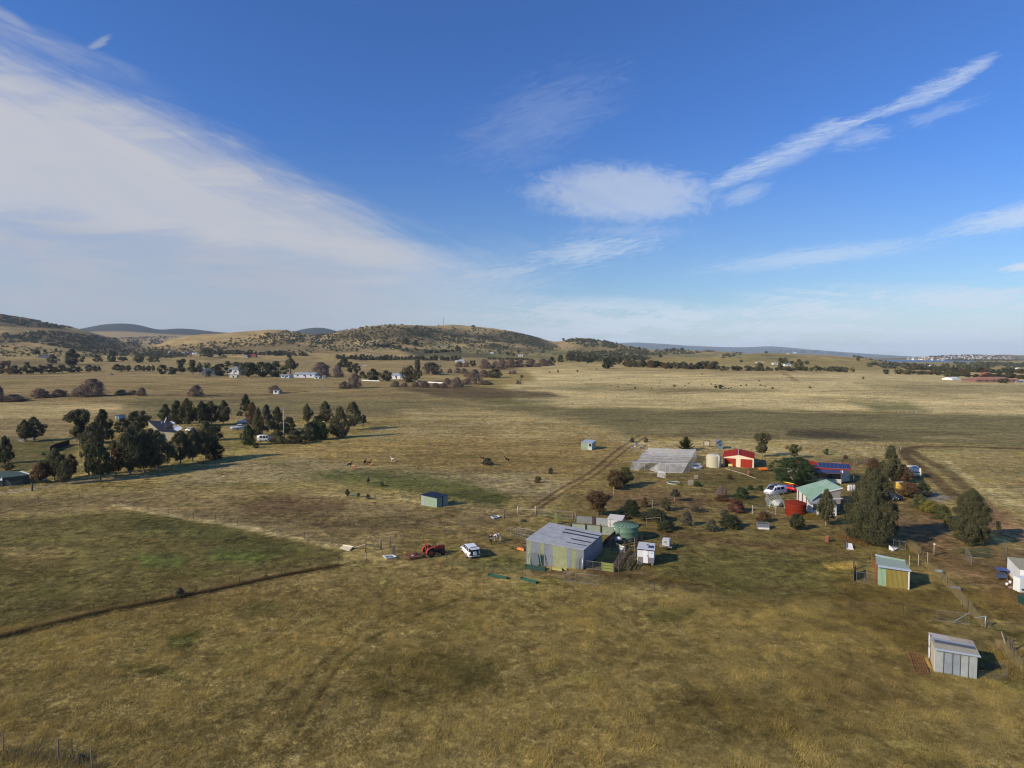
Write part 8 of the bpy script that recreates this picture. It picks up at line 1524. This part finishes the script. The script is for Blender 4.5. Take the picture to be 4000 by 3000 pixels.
row('M',[(720,310,125,195,'dark','tall','hi','tall dark cone-shaped gum right of the boats'),(655,345,70,55,'dark','bush','md','small dark bush left of the cone-shaped gum'),(790,470,150,270,'brown','gum','hi','rust-tinged gum right of the boats'),(850,560,120,300,'gum','full','hi','brownish gum beside the grey conifer-like one'),(945,540,150,310,'grey','tall','hi','grey-green tall tree left of the power pole'),(745,660,150,220,'green','full','hi','bushy green tree left of the grey van'),
  (1060,500,150,250,'dark','full','hi','dark tree behind the power pole'),(1180,540,170,180,'dark','ball','hi','dark rounded tree right of the power pole','tree'),(1060,640,190,140,'gum','bush','hi','dark low thicket right of the grey van'),(1250,640,220,140,'gum','bush','hi','second low thicket under the power pole'),(1385,430,105,215,'gum','gum','hi','lone narrow gum with white branches right of the pole'),(1420,610,190,200,'dark','full','hi','dense dark tree near the right part of the belt'),(1540,600,150,180,'green','full','hi','dark green tree with light tips in the right part of the belt'),
  (1500,470,130,130,'dark','ball','md','dark crown under the tall pale-stemmed gum','tree'),(1580,440,150,250,'gum','gum','hi','tall pale-stemmed gum with open crown in the right part of the belt'),(1670,580,130,230,'gum','gum','hi','brownish gum, third from the right end of the belt'),(1745,580,170,330,'gum','full','hi','tall rounded gum, second from the right end of the belt'),(1875,495,165,300,'gum','gum','hi','gum with straight pale trunk at the right end of the belt'),(1985,475,70,140,'grey','umb','md','sparse sapling beyond the right end of the belt'),(830,690,60,60,'dark','bush','md','dark weed clump below the grey van')])
for(k,x,yb,w,h,kd,lab)in(('Q1',800,880,230,140,'twigr','large domed bare willow, biggest in the left field'),('Q1',690,880,150,70,'twigr','low bare willow left of the large domed one'),('Q1',345,895,150,75,'twigr','dark rounded bare willow in the left field'),('Q1',120,925,190,55,'twigr','low bare thicket near the left edge'),('Q1',-10,930,100,130,'twigr','bare willow cut by the left edge'),('Q1',510,885,140,60,'twig','greyish low thicket between two willows'),('Q1',1050,868,100,42,'twigr','small purple-brown willow right of the large domed one'),('Q1',1150,865,90,35,'twigr','low purple-brown willow beside the taller one'),('Q1',1225,875,85,65,'twigr','upright purple-brown willow at the ditch end'),('Q1',1692,880,125,90,'twigr','fan-shaped bare tree alone by the dark ditch'),('Q2',160,850,110,60,'twigr','faint bare bush behind the white cube hut'),
   ('H3',200,1000,300,190,'twig','wide bare grey-pink tree behind the small sheds'),('H3',440,1010,160,160,'twig','bare tree right of the wide grey-pink one'),('H3',685,1165,210,200,'twigr','reddish fan-shaped bare tree in front of the middle farmstead'),('H3',530,1170,150,95,'twigr','dark bare bush left of the reddish fan tree'),('H3',1270,1145,130,75,'twigr','purple bare bush, first in the row before the white barn'),('H3',1400,1145,110,55,'twigr','purple bare bush, second in the row before the white barn'),('H3',1560,1150,140,65,'twigr','purple bare bush, third in the row before the white barn'),('H3',1680,1155,160,85,'twigr','largest purple bare bush of the row, below the big gum'),('H3',1850,1155,130,60,'twigr','purple bare bush, fifth in the row'),('H3',1960,1155,130,60,'twigr','purple bare bush at the right end of the row'),('H3',1780,965,260,90,'twigr','bare thicket under the spreading gum'),
   ('H4',85,945,60,55,'twigr','small round willow on the yellow meadow, first from left'),('H4',212,948,80,58,'twigr','round purple willow on the yellow meadow, second from left'),('H4',320,950,95,75,'twigr','round purple willow on the yellow meadow, third from left'),('H4',412,955,110,70,'twigr','wide purple willow on the yellow meadow, fourth from left'),('H4',560,1065,220,160,'twigr','great rounded brown willow right of the yellow meadow'),('H4',455,1000,90,80,'twigr','willow left of the great rounded one'),('H4',700,1010,170,100,'twigr','willow between the great rounded one and the oak'),('H4',175,1110,130,85,'twigr','dark willow right of the low white wall'),('H4',310,1150,190,130,'twig','yellow-brown willow in the lower thicket'),('H4',450,1110,150,75,'twigr','purple willow right of the yellow-brown one'),('H4',710,1115,220,58,'twigr','low wide willow right of the lower thicket'),('H4',580,1110,90,40,'twigr','small willow scrap beside the pole'),
   ('H4',345,860,120,75,'twigr','red-brown willow below the A-frame house'),('H4',450,860,90,70,'twigr','red-brown willow right of the A-frame house'),('H4',715,885,180,125,'twigr','tallest orange-brown willow of the long thicket'),('H4',870,875,150,90,'twigr','brown willow behind the tall orange one'),('H4',960,895,190,130,'twigr','wide red-brown willow in the middle of the long thicket'),('H4',1090,870,160,115,'twigr','red-brown willow, right of the middle of the long thicket'),('H4',1210,865,180,105,'twigr','purple willow near the right end of the long thicket'),('H4',1380,860,180,110,'twigr','dark willow in the right thicket'),('H4',1470,862,100,55,'twigr','low willow tongue in the right thicket'),('H4',1560,845,190,95,'twigr','pinkish willow in the right thicket'),('H4',1080,965,45,45,'twig','small grey bush by the dead tree, left one'),('H4',1135,965,90,50,'twig','small dark bush by the dead tree, right one'),('H4',1190,1108,62,50,'twigr','round purple bush at the foot of the dead tree')):
    s_=zm(k,1,0)[0]-zm(k,0,0)[0];X_,Y_=zm(k,x,yb);q=at(X_,Y_);bare(X_,Y_,w*s_*1.1,h*s_*1.08,lab,kd,2200 if w*s_>25 else 900,'bare_willow',.008 if w*s_>40 else .013)
q=at(*zm('H4',1228,1105));s_=.27125*m_per_px(q.y);T=thing('dead_tree',q,'dead forked tree leaning right in the open field','tree');m=MB()
P2=lambda x,z,y=0:q+Vector((x*s_,y*s_,z*s_))
for a,b,r0,r1 in((P2(0,0),P2(8,60),.45,.35),(P2(8,60),P2(18,100),.35,.2),(P2(8,60),P2(-30,75,10),.2,.08),(P2(18,100),P2(60,112),.2,.1),(P2(60,112),P2(95,120),.1,.04),(P2(18,100),P2(-20,135),.18,.06),(P2(18,100),P2(28,155,-8),.15,.04),(P2(-20,135),P2(-60,140),.08,.03),(P2(60,112),P2(70,140),.08,.03),(P2(8,40),P2(-22,55),.1,.04)):m.tube(a,b,r0,r1,n=6)
m.build('trunk',barkd,T);cm,tm=lib('grey','ball','lo',1);o=link('crown',cm,T);o.location=(18*s_,0,85*s_);o.scale=(60*s_,60*s_,45*s_)
row('H2',[(45,790,70,60,'dark','bush','lo','dark shrub on the slope edge left of the farmstead'),(120,965,130,130,'dark','ball','lo','dark round tree at the left end of the farmstead','tree'),(270,975,130,110,'dark','ball','lo','second dark low tree at the left end of the farmstead','tree'),(395,965,150,200,'gum','loose','md','pale ragged gum left of the dark blue barn'),(425,830,80,85,'gum','umb','lo','small umbrella crown behind the ragged gum'),(560,975,170,210,'gum','loose','md','broad gum in front of the dark blue barn, left'),(665,960,90,160,'gum','gum','md','slim gum before the dark blue barn'),(765,880,100,80,'green','ball','lo','green round tree above the dark blue barn','tree'),
  (790,1000,80,80,'dark','bush','lo','dark shrub right of the grey pole'),(960,990,230,170,'dark','ball','md','dark spreading tree left of the green-roofed farmhouse','tree'),(1060,860,120,80,'gum','gum','lo','gum crown behind the farmhouse'),(1180,860,130,70,'gum','gum','lo','second gum crown behind the farmhouse'),(1370,1005,280,215,'dark','ball','md','large black-green spreading cypress right of the farmhouse','tree'),(1570,1005,260,210,'dark','ball','md','second large black-green cypress','tree'),(1760,1005,260,190,'dark','ball','md','third large black-green cypress at the pale shed','tree'),(1975,1000,150,260,'gum','umb','md','tall thin pine with flat top between the sheds'),(1650,900,200,100,'grey','gum','lo','pale gum behind the cypresses'),(1760,850,110,70,'grey','umb','lo','flat-topped pine behind the third cypress'),
  (750,720,110,135,'gum','loose','lo','ragged gum left of the red-roofed house, first'),(800,730,140,100,'gum','gum','lo','ragged gum left of the red-roofed house, second'),(945,710,55,90,'gum','gum','lo','single gum between the slope sheds and red roof'),(1035,728,30,35,'dark','bush','lo','tiny bush left of the red roof'),(1380,735,60,45,'dark','bush','lo','dark bush beside the red-roofed house'),(1955,735,90,70,'dark','ball','lo','dark tree on the flat right of the red roof','tree')])
row('H3',[(530,865,170,130,'dark','full','md','tall dark pine behind the bare trees, left part','pine_tree'),(620,940,130,150,'dark','ball','md','dark pine, middle part of the dark group','pine_tree'),(710,945,110,135,'dark','ball','md','round dark pine, right part of the dark group','pine_tree'),(450,900,90,80,'dark','ball','lo','small dark tree left of the tall pine','tree'),(800,1020,90,90,'dark','bush','lo','dark shrub left of the round conifer'),(950,1055,200,165,'dark','full','md','dense round dark conifer left of the white barn','pine_tree'),(1140,1065,170,150,'gum','ball','md','purple-grey rounded tree touching the white barn','tree'),(1480,1080,240,240,'gum','full','md','great gum right of the white barn, lower crown'),(1590,1085,170,320,'gum','loose','md','great gum right of the white barn, tall ragged crown'),(1790,975,230,175,'grey','umb','md','spreading open gum behind the great gum'),(1905,980,35,60,'gum','col','lo','small stump-like tree right of the spreading gum'),
  (1325,625,75,80,'gum','umb','lo','small umbrella tree between the two vineyards'),(1432,625,45,50,'gum','gum','lo','small tree right of the umbrella tree at the vineyards'),(2165,635,90,65,'dark','ball','lo','round dark tree at the right end of the vineyard hedge','tree'),(1560,550,80,75,'dark','full','lo','dark tree clump above the upper vineyard, right'),(1420,530,110,85,'dark','full','lo','dark tree clump above the upper vineyard, left')])
row('H4',[(540,855,100,90,'dark','ball','lo','dark tree at the A-frame house','tree'),(1600-1050,305,60,45,'gum','umb','lo','lone umbrella tree on the skyline right of the mast'),(855,1020,210,130,'gum','full','md','dark spreading oak-like tree on a visible trunk'),(1675,830,100,110,'dark','full','lo','dark tree at the right end of the willow thicket'),(1045,695,60,55,'dark','ball','lo','dark round tree left of the long white shed','tree'),(1130,697,50,35,'dark','ball','lo','small dark tree near the long white shed','tree'),(1195,662,45,50,'dark','ball','lo','dark tree above the long white shed','tree'),(1848,480,45,35,'dark','ball','lo','round tree on the skyline of the small knoll','tree'),(1765,945,26,46,'gum','col','lo','dark sapling in the far field, left one'),(2050,932,24,26,'dark','ball','lo','dark sapling in the far field, right one','tree'),(1650,940,40,16,'gum','bush','lo','low bush by the far dark furrow'),(1800,790,90,100,'dark','full','lo','dark tree left of the dark wood')])
row('H5',[(625,700,150,155,'dark','full','md','big dark tree standing out on the far plain'),(720,645,120,110,'dark','full','lo','dark tree just behind the big dark one'),(800,640,110,110,'gum','gum','lo','gum right of the pair of dark trees on the far plain'),(370,625,110,85,'dark','ball','lo','dark tree at the right end of the dark wood','tree'),(200,745,24,26,'dark','ball','lo','round sapling left on the pale plain','tree'),(480,712,24,14,'dark','bush','lo','tiny bush beside the big dark tree'),(830,525,60,55,'gum','umb','lo','flat-topped tree on the slope below the plateau'),(975,515,40,45,'dark','ball','lo','small dark tree right of the flat-topped one','tree'),(1405,545,60,55,'dark','gum','lo','dark tree alone on the slope right of the white house'),(1095,440,60,48,'dark','gum','lo','dark crown on the far ridge line, left')])
row('H6',[(905,550,90,185,'gum','loose','lo','tall dark tree between two white sheds on the right hill'),(980,460,110,100,'gum','gum','lo','wide gum above the white sheds on the right hill'),(1185,540,130,155,'gum','full','md','broad gum right of the white sheds'),(1290,480,80,75,'gum','umb','lo','sparse gum right of the broad one'),(610,545,130,120,'gum','full','md','dark bushy gum left on the hedge line'),(350,450,50,60,'gum','umb','lo','small umbrella tree on the right hill flank'),(1955,565,70,75,'yellow','ball','lo','yellowish bush right end of the hedge line','shrub'),(1790,550,50,55,'dark','gum','lo','small dark tree near the yellowish bush'),(2035,405,55,50,'dark','ball','lo','dark tree on the right shoulder of the hill','tree'),(2110,668,30,36,'dark','ball','lo','single dark sapling in the pale field, right','tree'),(1075,455,70,45,'dark','ball','lo','dark tree right of the wide gum','tree')])
row('H7',[(230,595,90,65,'dark','ball','lo','dark round tree at the right field edge, left of the yellow bush','tree'),(500,600,85,65,'yellow','ball','lo','bright yellow wattle on the right field edge','shrub'),(1875,725,90,65,'gum','ball','lo','round tree before the wide bungalow, left one','tree'),(1940,728,90,72,'dark','ball','lo','round tree before the wide bungalow, right one','tree'),(1180,655,200,85,'olive','ball','lo','yellow-green bush behind the white greenhouse','shrub'),(530,485,60,45,'dark','ball','lo','dark tree at the hill foot by the bay','tree')])
row('H1',[(520,905,100,105,'grey','umb','lo','leaning pale tree at the left end of the blue barn'),(755,1015,130,145,'gum','gum','md','tree right of the blue barn'),(1045,1010,210,215,'dark','full','md','great dark pine on the left pasture','pine_tree'),(1410,975,120,100,'dark','ball','lo','round dark tree right of the great pine','tree'),(1615,970,120,160,'dark','full','lo','dark conifer at the foot of the wooded slope','pine_tree'),(650,835,55,45,'green','ball','lo','small green bush above the blue barn','shrub'),(810,840,40,65,'gum','gum','lo','small slim tree above the blue barn'),(1755,985,120,85,'gum','umb','lo','flat tree right of the dark conifer'),(1990,985,150,100,'gum','ball','lo','dark tree at the pale pole','tree'),(2180,985,90,85,'gum','gum','lo','tree at the right foot of the left slope'),(45,1040,110,80,'brown','ball','lo','rusty red tree at the left edge','tree'),(125,1040,70,85,'gum','ball','lo','dark tree right of the rusty red one','tree')])
rr2=random.Random(8);lab='tree of the row along the far left road'
for x,yb,w,h in((40,1155,110,130),(130,1160,90,120),(215,1160,140,140),(300,1155,80,100),(395,1155,120,170),(480,1150,110,110),(590,1145,120,130),(720,1140,130,130),(800,1140,80,95),(895,1130,130,110),(1040,1130,130,110),(1140,1125,90,85),(1280,1118,100,100),(1370,1110,90,80),(1430,1110,50,80),(1690,1110,120,105),(1770,1110,90,90),(1850,1110,90,90),(1990,1108,110,90),(2070,1108,80,80),(2140,1105,70,80),(2210,1105,60,80)):
    tree(*zm('H1',x,yb),w*.271,h*.271,rr2.choice(['gum','gum','brown','grey']),'gum','lo',lab,'roadside_tree','tree','trees along the far left road')
def belt(k,pts,n,w,h,kinds,label,group,seed,jit=6,forms=('gum','ball','full'),lod='lo',far_=None,name='tree'):
    r=random.Random(seed);s_=zm(k,1,0)[0]-zm(k,0,0)[0];xs=[p[0]for p in pts]
    for i in range(n):
        x=xs[0]+(xs[-1]-xs[0])*(i+r.uniform(-.4,.4)+.5)/n;y=float(np.interp(x,xs,[p[1]for p in pts]))+r.uniform(-jit,jit);X_,Y_=zm(k,x,y);f_=r.uniform(.7,1.25)
        tree(X_,Y_,w*s_*f_*r.uniform(.9,1.2),h*s_*f_,r.choice(kinds),r.choice(forms),lod,label,name,'tree',group,far_=far_)
G1=['gum','gum','dark','grey']
belt('H3',[(430,745),(900,760),(1500,765),(2212,765)],46,62,62,['dark','gum','dark'],'dark tree of the long belt behind the plain below the vineyards','trees of the long belt',1,4)
belt('H2',[(640,670),(1100,670),(1600,690),(2212,705)],34,70,58,G1,'tree of the belt at the foot of the left centre hill','trees at the foot of the centre hill',2,8)
belt('H5',[(880,670),(1200,680),(1500,695),(2212,712)],34,95,92,G1+['brown'],'tree of the hedge line along the far edge of the pale plain','hedge line trees',3,8)
belt('H6',[(0,535),(600,545),(1200,545),(1900,565)],30,80,60,G1+['olive'],'tree of the hedge line below the right hill','hedge line trees below the right hill',4,8)
belt('H7',[(380,590),(900,600),(1500,640),(2212,660)],34,100,62,['gum','dark','gum','brown'],'tree in front of the houses at the right end of the plain','trees at the right end of the plain',5,10)
belt('H7',[(480,520),(1200,560),(2212,590)],30,100,58,['gum','dark','brown'],'tree of the wooded strip between plain and bay','trees between plain and bay',6,10)
belt('H5',[(60,600),(200,600),(400,600)],9,95,110,['dark','dark','gum'],'tree in the front rank of the dark wood left of the pale plain','trees of the dark wood',7,6)
belt('H6',[(700,290),(1000,290),(1400,290),(1900,330)],22,55,34,['dark','gum'],'small tree on the crest of the right hill','crest trees of the right hill',8,3)
belt('H5',[(1480,440),(1750,445)],7,36,40,['dark','gum'],'small tree on the plateau skyline','skyline trees on the plateau',9,2)
belt('H4',[(750,750),(1100,755),(1350,765)],12,60,26,['dark','gum'],'low hedge tree behind the long willow thicket','hedge trees behind the willows',10,3,forms=('ball',))
belt('H3',[(1690,660),(1890,655),(2120,635)],10,55,34,['dark'],'dark hedge tree along the upper vineyard','hedge of the upper vineyard',11,3,forms=('ball',))
belt('H3',[(950,560),(1150,580),(1300,600)],7,60,38,['dark','gum'],'tree of the hedge between the two vineyards','hedge between the vineyards',12,3,forms=('ball',))
for(x,y,r_)in((160,826,10),(398,868,16),(330,922,12),(280,875,9),(678,955,16),(612,948,10),(792,968,18),(797,850,14),(1036,985,28),(935,935,14),(1008,836,10),(1192,920,12),(1270,990,18),(1376,965,12),(1392,882,10),(1385,915,14),(1530,1030,16),(1600,962,32),(1758,950,18),(1800,925,16),(1820,905,12),(2010,942,12),(2110,878,12),(2130,928,20),(2190,935,14),(2195,982,40),(1988,930,10),(1930,975,8),(1248,935,8),(740,965,8),(876,978,9),(1905,975,8),(2000,790,18)):
    tree(*zm('H5',x,y),r_*.271*1.2,r_*.271,rr2.choice(['gum','dark','grey']),'ball','tiny','dark sapling dotted on the pale plain','sapling','shrub','saplings on the pale plain')
for(x,y,r_)in((345,765,22),(425,762,26),(632,768,26),(705,775,18),(680,770,14),(55,805,60),(130,797,16),(208,797,20),(170,808,24),(800,805,30),(1342,797,32),(612,695,18),(962,612,14),(1085,652,18),(93,682,10),(328,682,10)):
    tree(*zm('H6',x,y),r_*.271*1.3,r_*.271*.9,rr2.choice(['gum','dark']),'ball','tiny','dark sapling dotted on the right part of the pale plain','sapling','shrub','saplings on the right plain')
# ================================================================ scrub and woods of the hills, past counting
def scatter(name,polys,n,size,label,kind='far',seed=1,per=36,zone=(700,6500),clump=True):
    r=np.random.RandomState(seed);pts=[]
    for poly,share in polys:
        P_=np.array(poly);k=0;x0,y0=P_.min(0);x1,y1=P_.max(0);need=int(n*share);tr=0
        while k<need and tr<60:
            tr+=1;px=r.uniform(x0,x1,need*2);py=r.uniform(y0,y1,need*2);ok=inpoly(px,py,poly)>-1
            ok&=(fbm(px/26+seed,py/9,3)+r.rand(len(px))*.28>.10)if clump else True
            for a,b in zip(px[ok][:need-k],py[ok][:need-k]):pts.append((a,b));k+=1
    u_,s_=np.array([ray(a,b)for a,b in pts]).T;Q=[]
    for(a,b)in pts:
        q=at(a,b,zone[0])
        if zone[0]<q.y<zone[1]:Q.append((q.x,q.y,q.z))
    Q=np.array(Q);m=len(Q);sz=size*(.55+.9*r.rand(m));N=m*per;idx=np.repeat(np.arange(m),per)
    d=r.randn(N,3);d/=np.linalg.norm(d,axis=1)[:,None];d[:,2]=d[:,2]*.8+.55;C=Q[idx]+d*sz[idx][:,None]*.5*(r.rand(N)**.4)[:,None]
    nrm=d+r.randn(N,3)*.5;nrm/=np.linalg.norm(nrm,axis=1)[:,None];a=np.cross(nrm,r.randn(N,3));a/=np.linalg.norm(a,axis=1)[:,None];b=np.cross(nrm,a);w=sz[idx][:,None]*.19*(.6+.8*r.rand(N))[:,None]
    v=np.stack([C-a*w,C+b*w*.7,C+a*w,C-b*w*.7],1).reshape(-1,3)
    return tag(link(name,mesh_np(name,v,np.arange(N*4),4,[LM[kind]])),label,'scrub',kind='stuff')
PP=lambda*p:[(a*1.80832,b*1.80832)for a,b in p]
scatter('left_hill_wood',[(PP((0,722),(110,715),(220,728),(330,752),(420,768),(330,775),(190,762),(140,752),(60,738),(0,742)),.72),(PP((0,680),(60,690),(160,708),(60,706),(0,694)),.28)],1600,6.0,'dark gum woodland spread over the left hill',seed=2)
scatter('slope_trees',[(PP((0,742),(200,765),(420,770),(700,755),(850,752),(1000,745),(1200,760),(1200,768),(800,758),(400,772),(0,770)),.4),(PP((430,745),(600,712),(800,704),(1000,712),(1190,750),(1500,768),(1000,752),(700,748)),.6)],750,5.2,'small trees sprinkled thinly over the open hill slopes',seed=12,clump=False)
scatter('valley_wood',[(PP((330,748),(470,742),(560,722),(640,712),(700,712),(690,738),(620,742),(520,750),(420,762),(340,764)),.6),(PP((600,728),(700,722),(840,730),(850,748),(760,756),(640,748)),.4)],900,5.2,'scattered scrub over the left centre hill',seed=3)
scatter('centre_hill_scrub',[(PP((700,716),(760,705),(830,700),(900,704),(960,720),(900,735),(800,738),(740,728),(700,745),(660,740)),.4),(PP((900,704),(930,710),(1000,731),(1070,743),(1100,751),(1060,753),(980,741),(915,728),(880,715)),.5),(PP((760,738),(900,732),(1000,742),(960,748),(800,750)),.1)],1000,5.2,'dark scrub over the centre hill and its shoulder',seed=4)
scatter('second_hill_scrub',[(PP((1100,716),(1160,730),(1200,746),(1212,758),(1150,754),(1110,744),(1060,734)),.62),(PP((930,702),(1090,712),(1100,730),(1060,738),(960,725)),.18),(PP((960,722),(1060,728),(1160,742),(1060,738)),.2)],760,5.4,'scrub over the second hill and its dark right flank',seed=5)
scatter('knoll_scrub',[(PP((1215,736),(1250,732),(1300,736),(1370,752),(1320,752),(1260,748)),.5),(PP((1380,752),(1500,752),(1580,756),(1480,765),(1380,768),(1300,762)),.5)],700,8,'scrub over the small knoll and plateau edge',seed=6)
scatter('valley_belt',[([(430,1322),(640,1314),(780,1318),(720,1340),(560,1346),(450,1338)],1)],420,9,'dark belt of woodland across the valley below the blue hill','dark',seed=14,zone=(2300,6500))
scatter('dark_wood',[(PP((1225,775),(1230,764),(1290,763),(1350,771),(1400,776),(1390,779),(1250,780)),1)],260,11,'dark dense wood left of the pale plain','gum',seed=7,per=44)
scatter('bay_wood',[(PP((1860,786),(2000,789),(2212,793),(2212,800),(1960,799),(1870,792)),.6),(PP((2060,784),(2212,786),(2212,791),(2070,789)),.4)],520,8,'dark trees merging into one belt before the bay','far',seed=8,zone=(500,6500))
scatter('right_hill_hedge',[(PP((1600,758),(1640,752),(1660,752),(1560,775),(1560,768)),.4),(PP((1850,757),(1890,772),(1930,782),(1900,781),(1840,767)),.6)],300,6,'dark hedge scrub along the right hill flanks',seed=9)
scatter('far_town_trees',[(PP((2005,770),(2100,766),(2200,772),(2200,780),(2020,778)),1)],620,12,'trees between the houses of the far town',seed=10,zone=(3000,7000),clump=False)
def strip(name,k,pts,w,h,n,tone,label,seed):
    r=np.random.RandomState(seed);P_=[at(*zm(k,*p))for p in pts];out=[];L=[(b-a).length for a,b in zip(P_[:-1],P_[1:])];tot=sum(L);V_=[]
    for(a,b,l)in zip(P_[:-1],P_[1:],L):
        c=int(n*l/tot);t=r.rand(c,1);base=np.array(a)+(np.array(b)-np.array(a))*t+np.stack([r.randn(c)*w,r.randn(c)*w,np.zeros(c)],-1);an=r.rand(c)*6.28;hh=h*(.5+r.rand(c));s_=np.stack([np.cos(an),np.sin(an),0*an],-1)*.018;tip=base+np.stack([r.randn(c)*.15+.08,r.randn(c)*.15,hh],-1)
        V_.append(np.stack([base-s_,base+s_,tip],1))
    v=np.concatenate(V_).reshape(-1,3);col=np.broadcast_to(tone,(len(v),3));return tag(link(name,mesh_np(name,v,np.arange(len(v)),3,[MATS['dry_grass']],col)),label,'grass',kind='stuff')
strip('standing_grass','S',[(970,200),(1060,310)],.3,.6,2000,STRAW*.66,'pale standing grass beside the pipe gate at the lane',1)
strip('standing_grass','S',[(1150,430),(1290,545),(1430,680),(1560,830),(1660,960),(1800,1100)],.2,.38,11000,STRAW*.66,'strip of pale standing grass along the right fence line',2)
strip('standing_grass','F',[(1680,1150),(1780,1260),(1960,1450)],.22,.38,4200,STRAW*.66,'strip of pale standing grass at the right edge fence',3)
strip('standing_grass','P',[(-60,2503),(368,2398),(765,2320),(1100,2250),(1324,2209)],.22,.42,9000,srgb(108,90,58)*K_ALB,'brown standing grass in the long fence strip on the left',4)
strip('standing_grass','P',[(0,2940),(230,2975),(400,3010)],.5,.42,1500,STRAW2*.6,'tall pale grass in the bottom left corner',5)
strip('standing_grass','A',[(900,1075),(940,1060)],.25,.5,300,TAN,'grass clump between the garden shrubs',6)
strip('standing_grass','B',[(900,1075),(1040,1060)],.4,.5,2500,YEL*.6,'golden tall grass at the foot of the red tank',7)
strip('standing_grass','B',[(1480,1340),(1620,1370)],.9,.6,1800,srgb(120,90,56)*K_ALB,'russet dry grass at the foot of the huge gum',8)
# ================================================================ the air
hm=bpy.data.materials.new('haze_air');hm.use_nodes=True;hm.node_tree.nodes.clear();hb_=NB(hm.node_tree)
pv_=hb_.n('ShaderNodeVolumePrincipled');ho=hb_.n('ShaderNodeOutputMaterial');hb_.L(pv_.outputs[0],ho.inputs['Volume'])
pv_.inputs['Color'].default_value=(.72,.87,1.0,1);pv_.inputs['Density'].default_value=3.8e-5;pv_.inputs['Anisotropy'].default_value=-0.1
m=MB();m.box((0,13000,-12),(62500,27400,532));hz_=m.build('haze',hm);tag(hz_,'thin blue air haze over the whole valley','haze',kind='stuff')
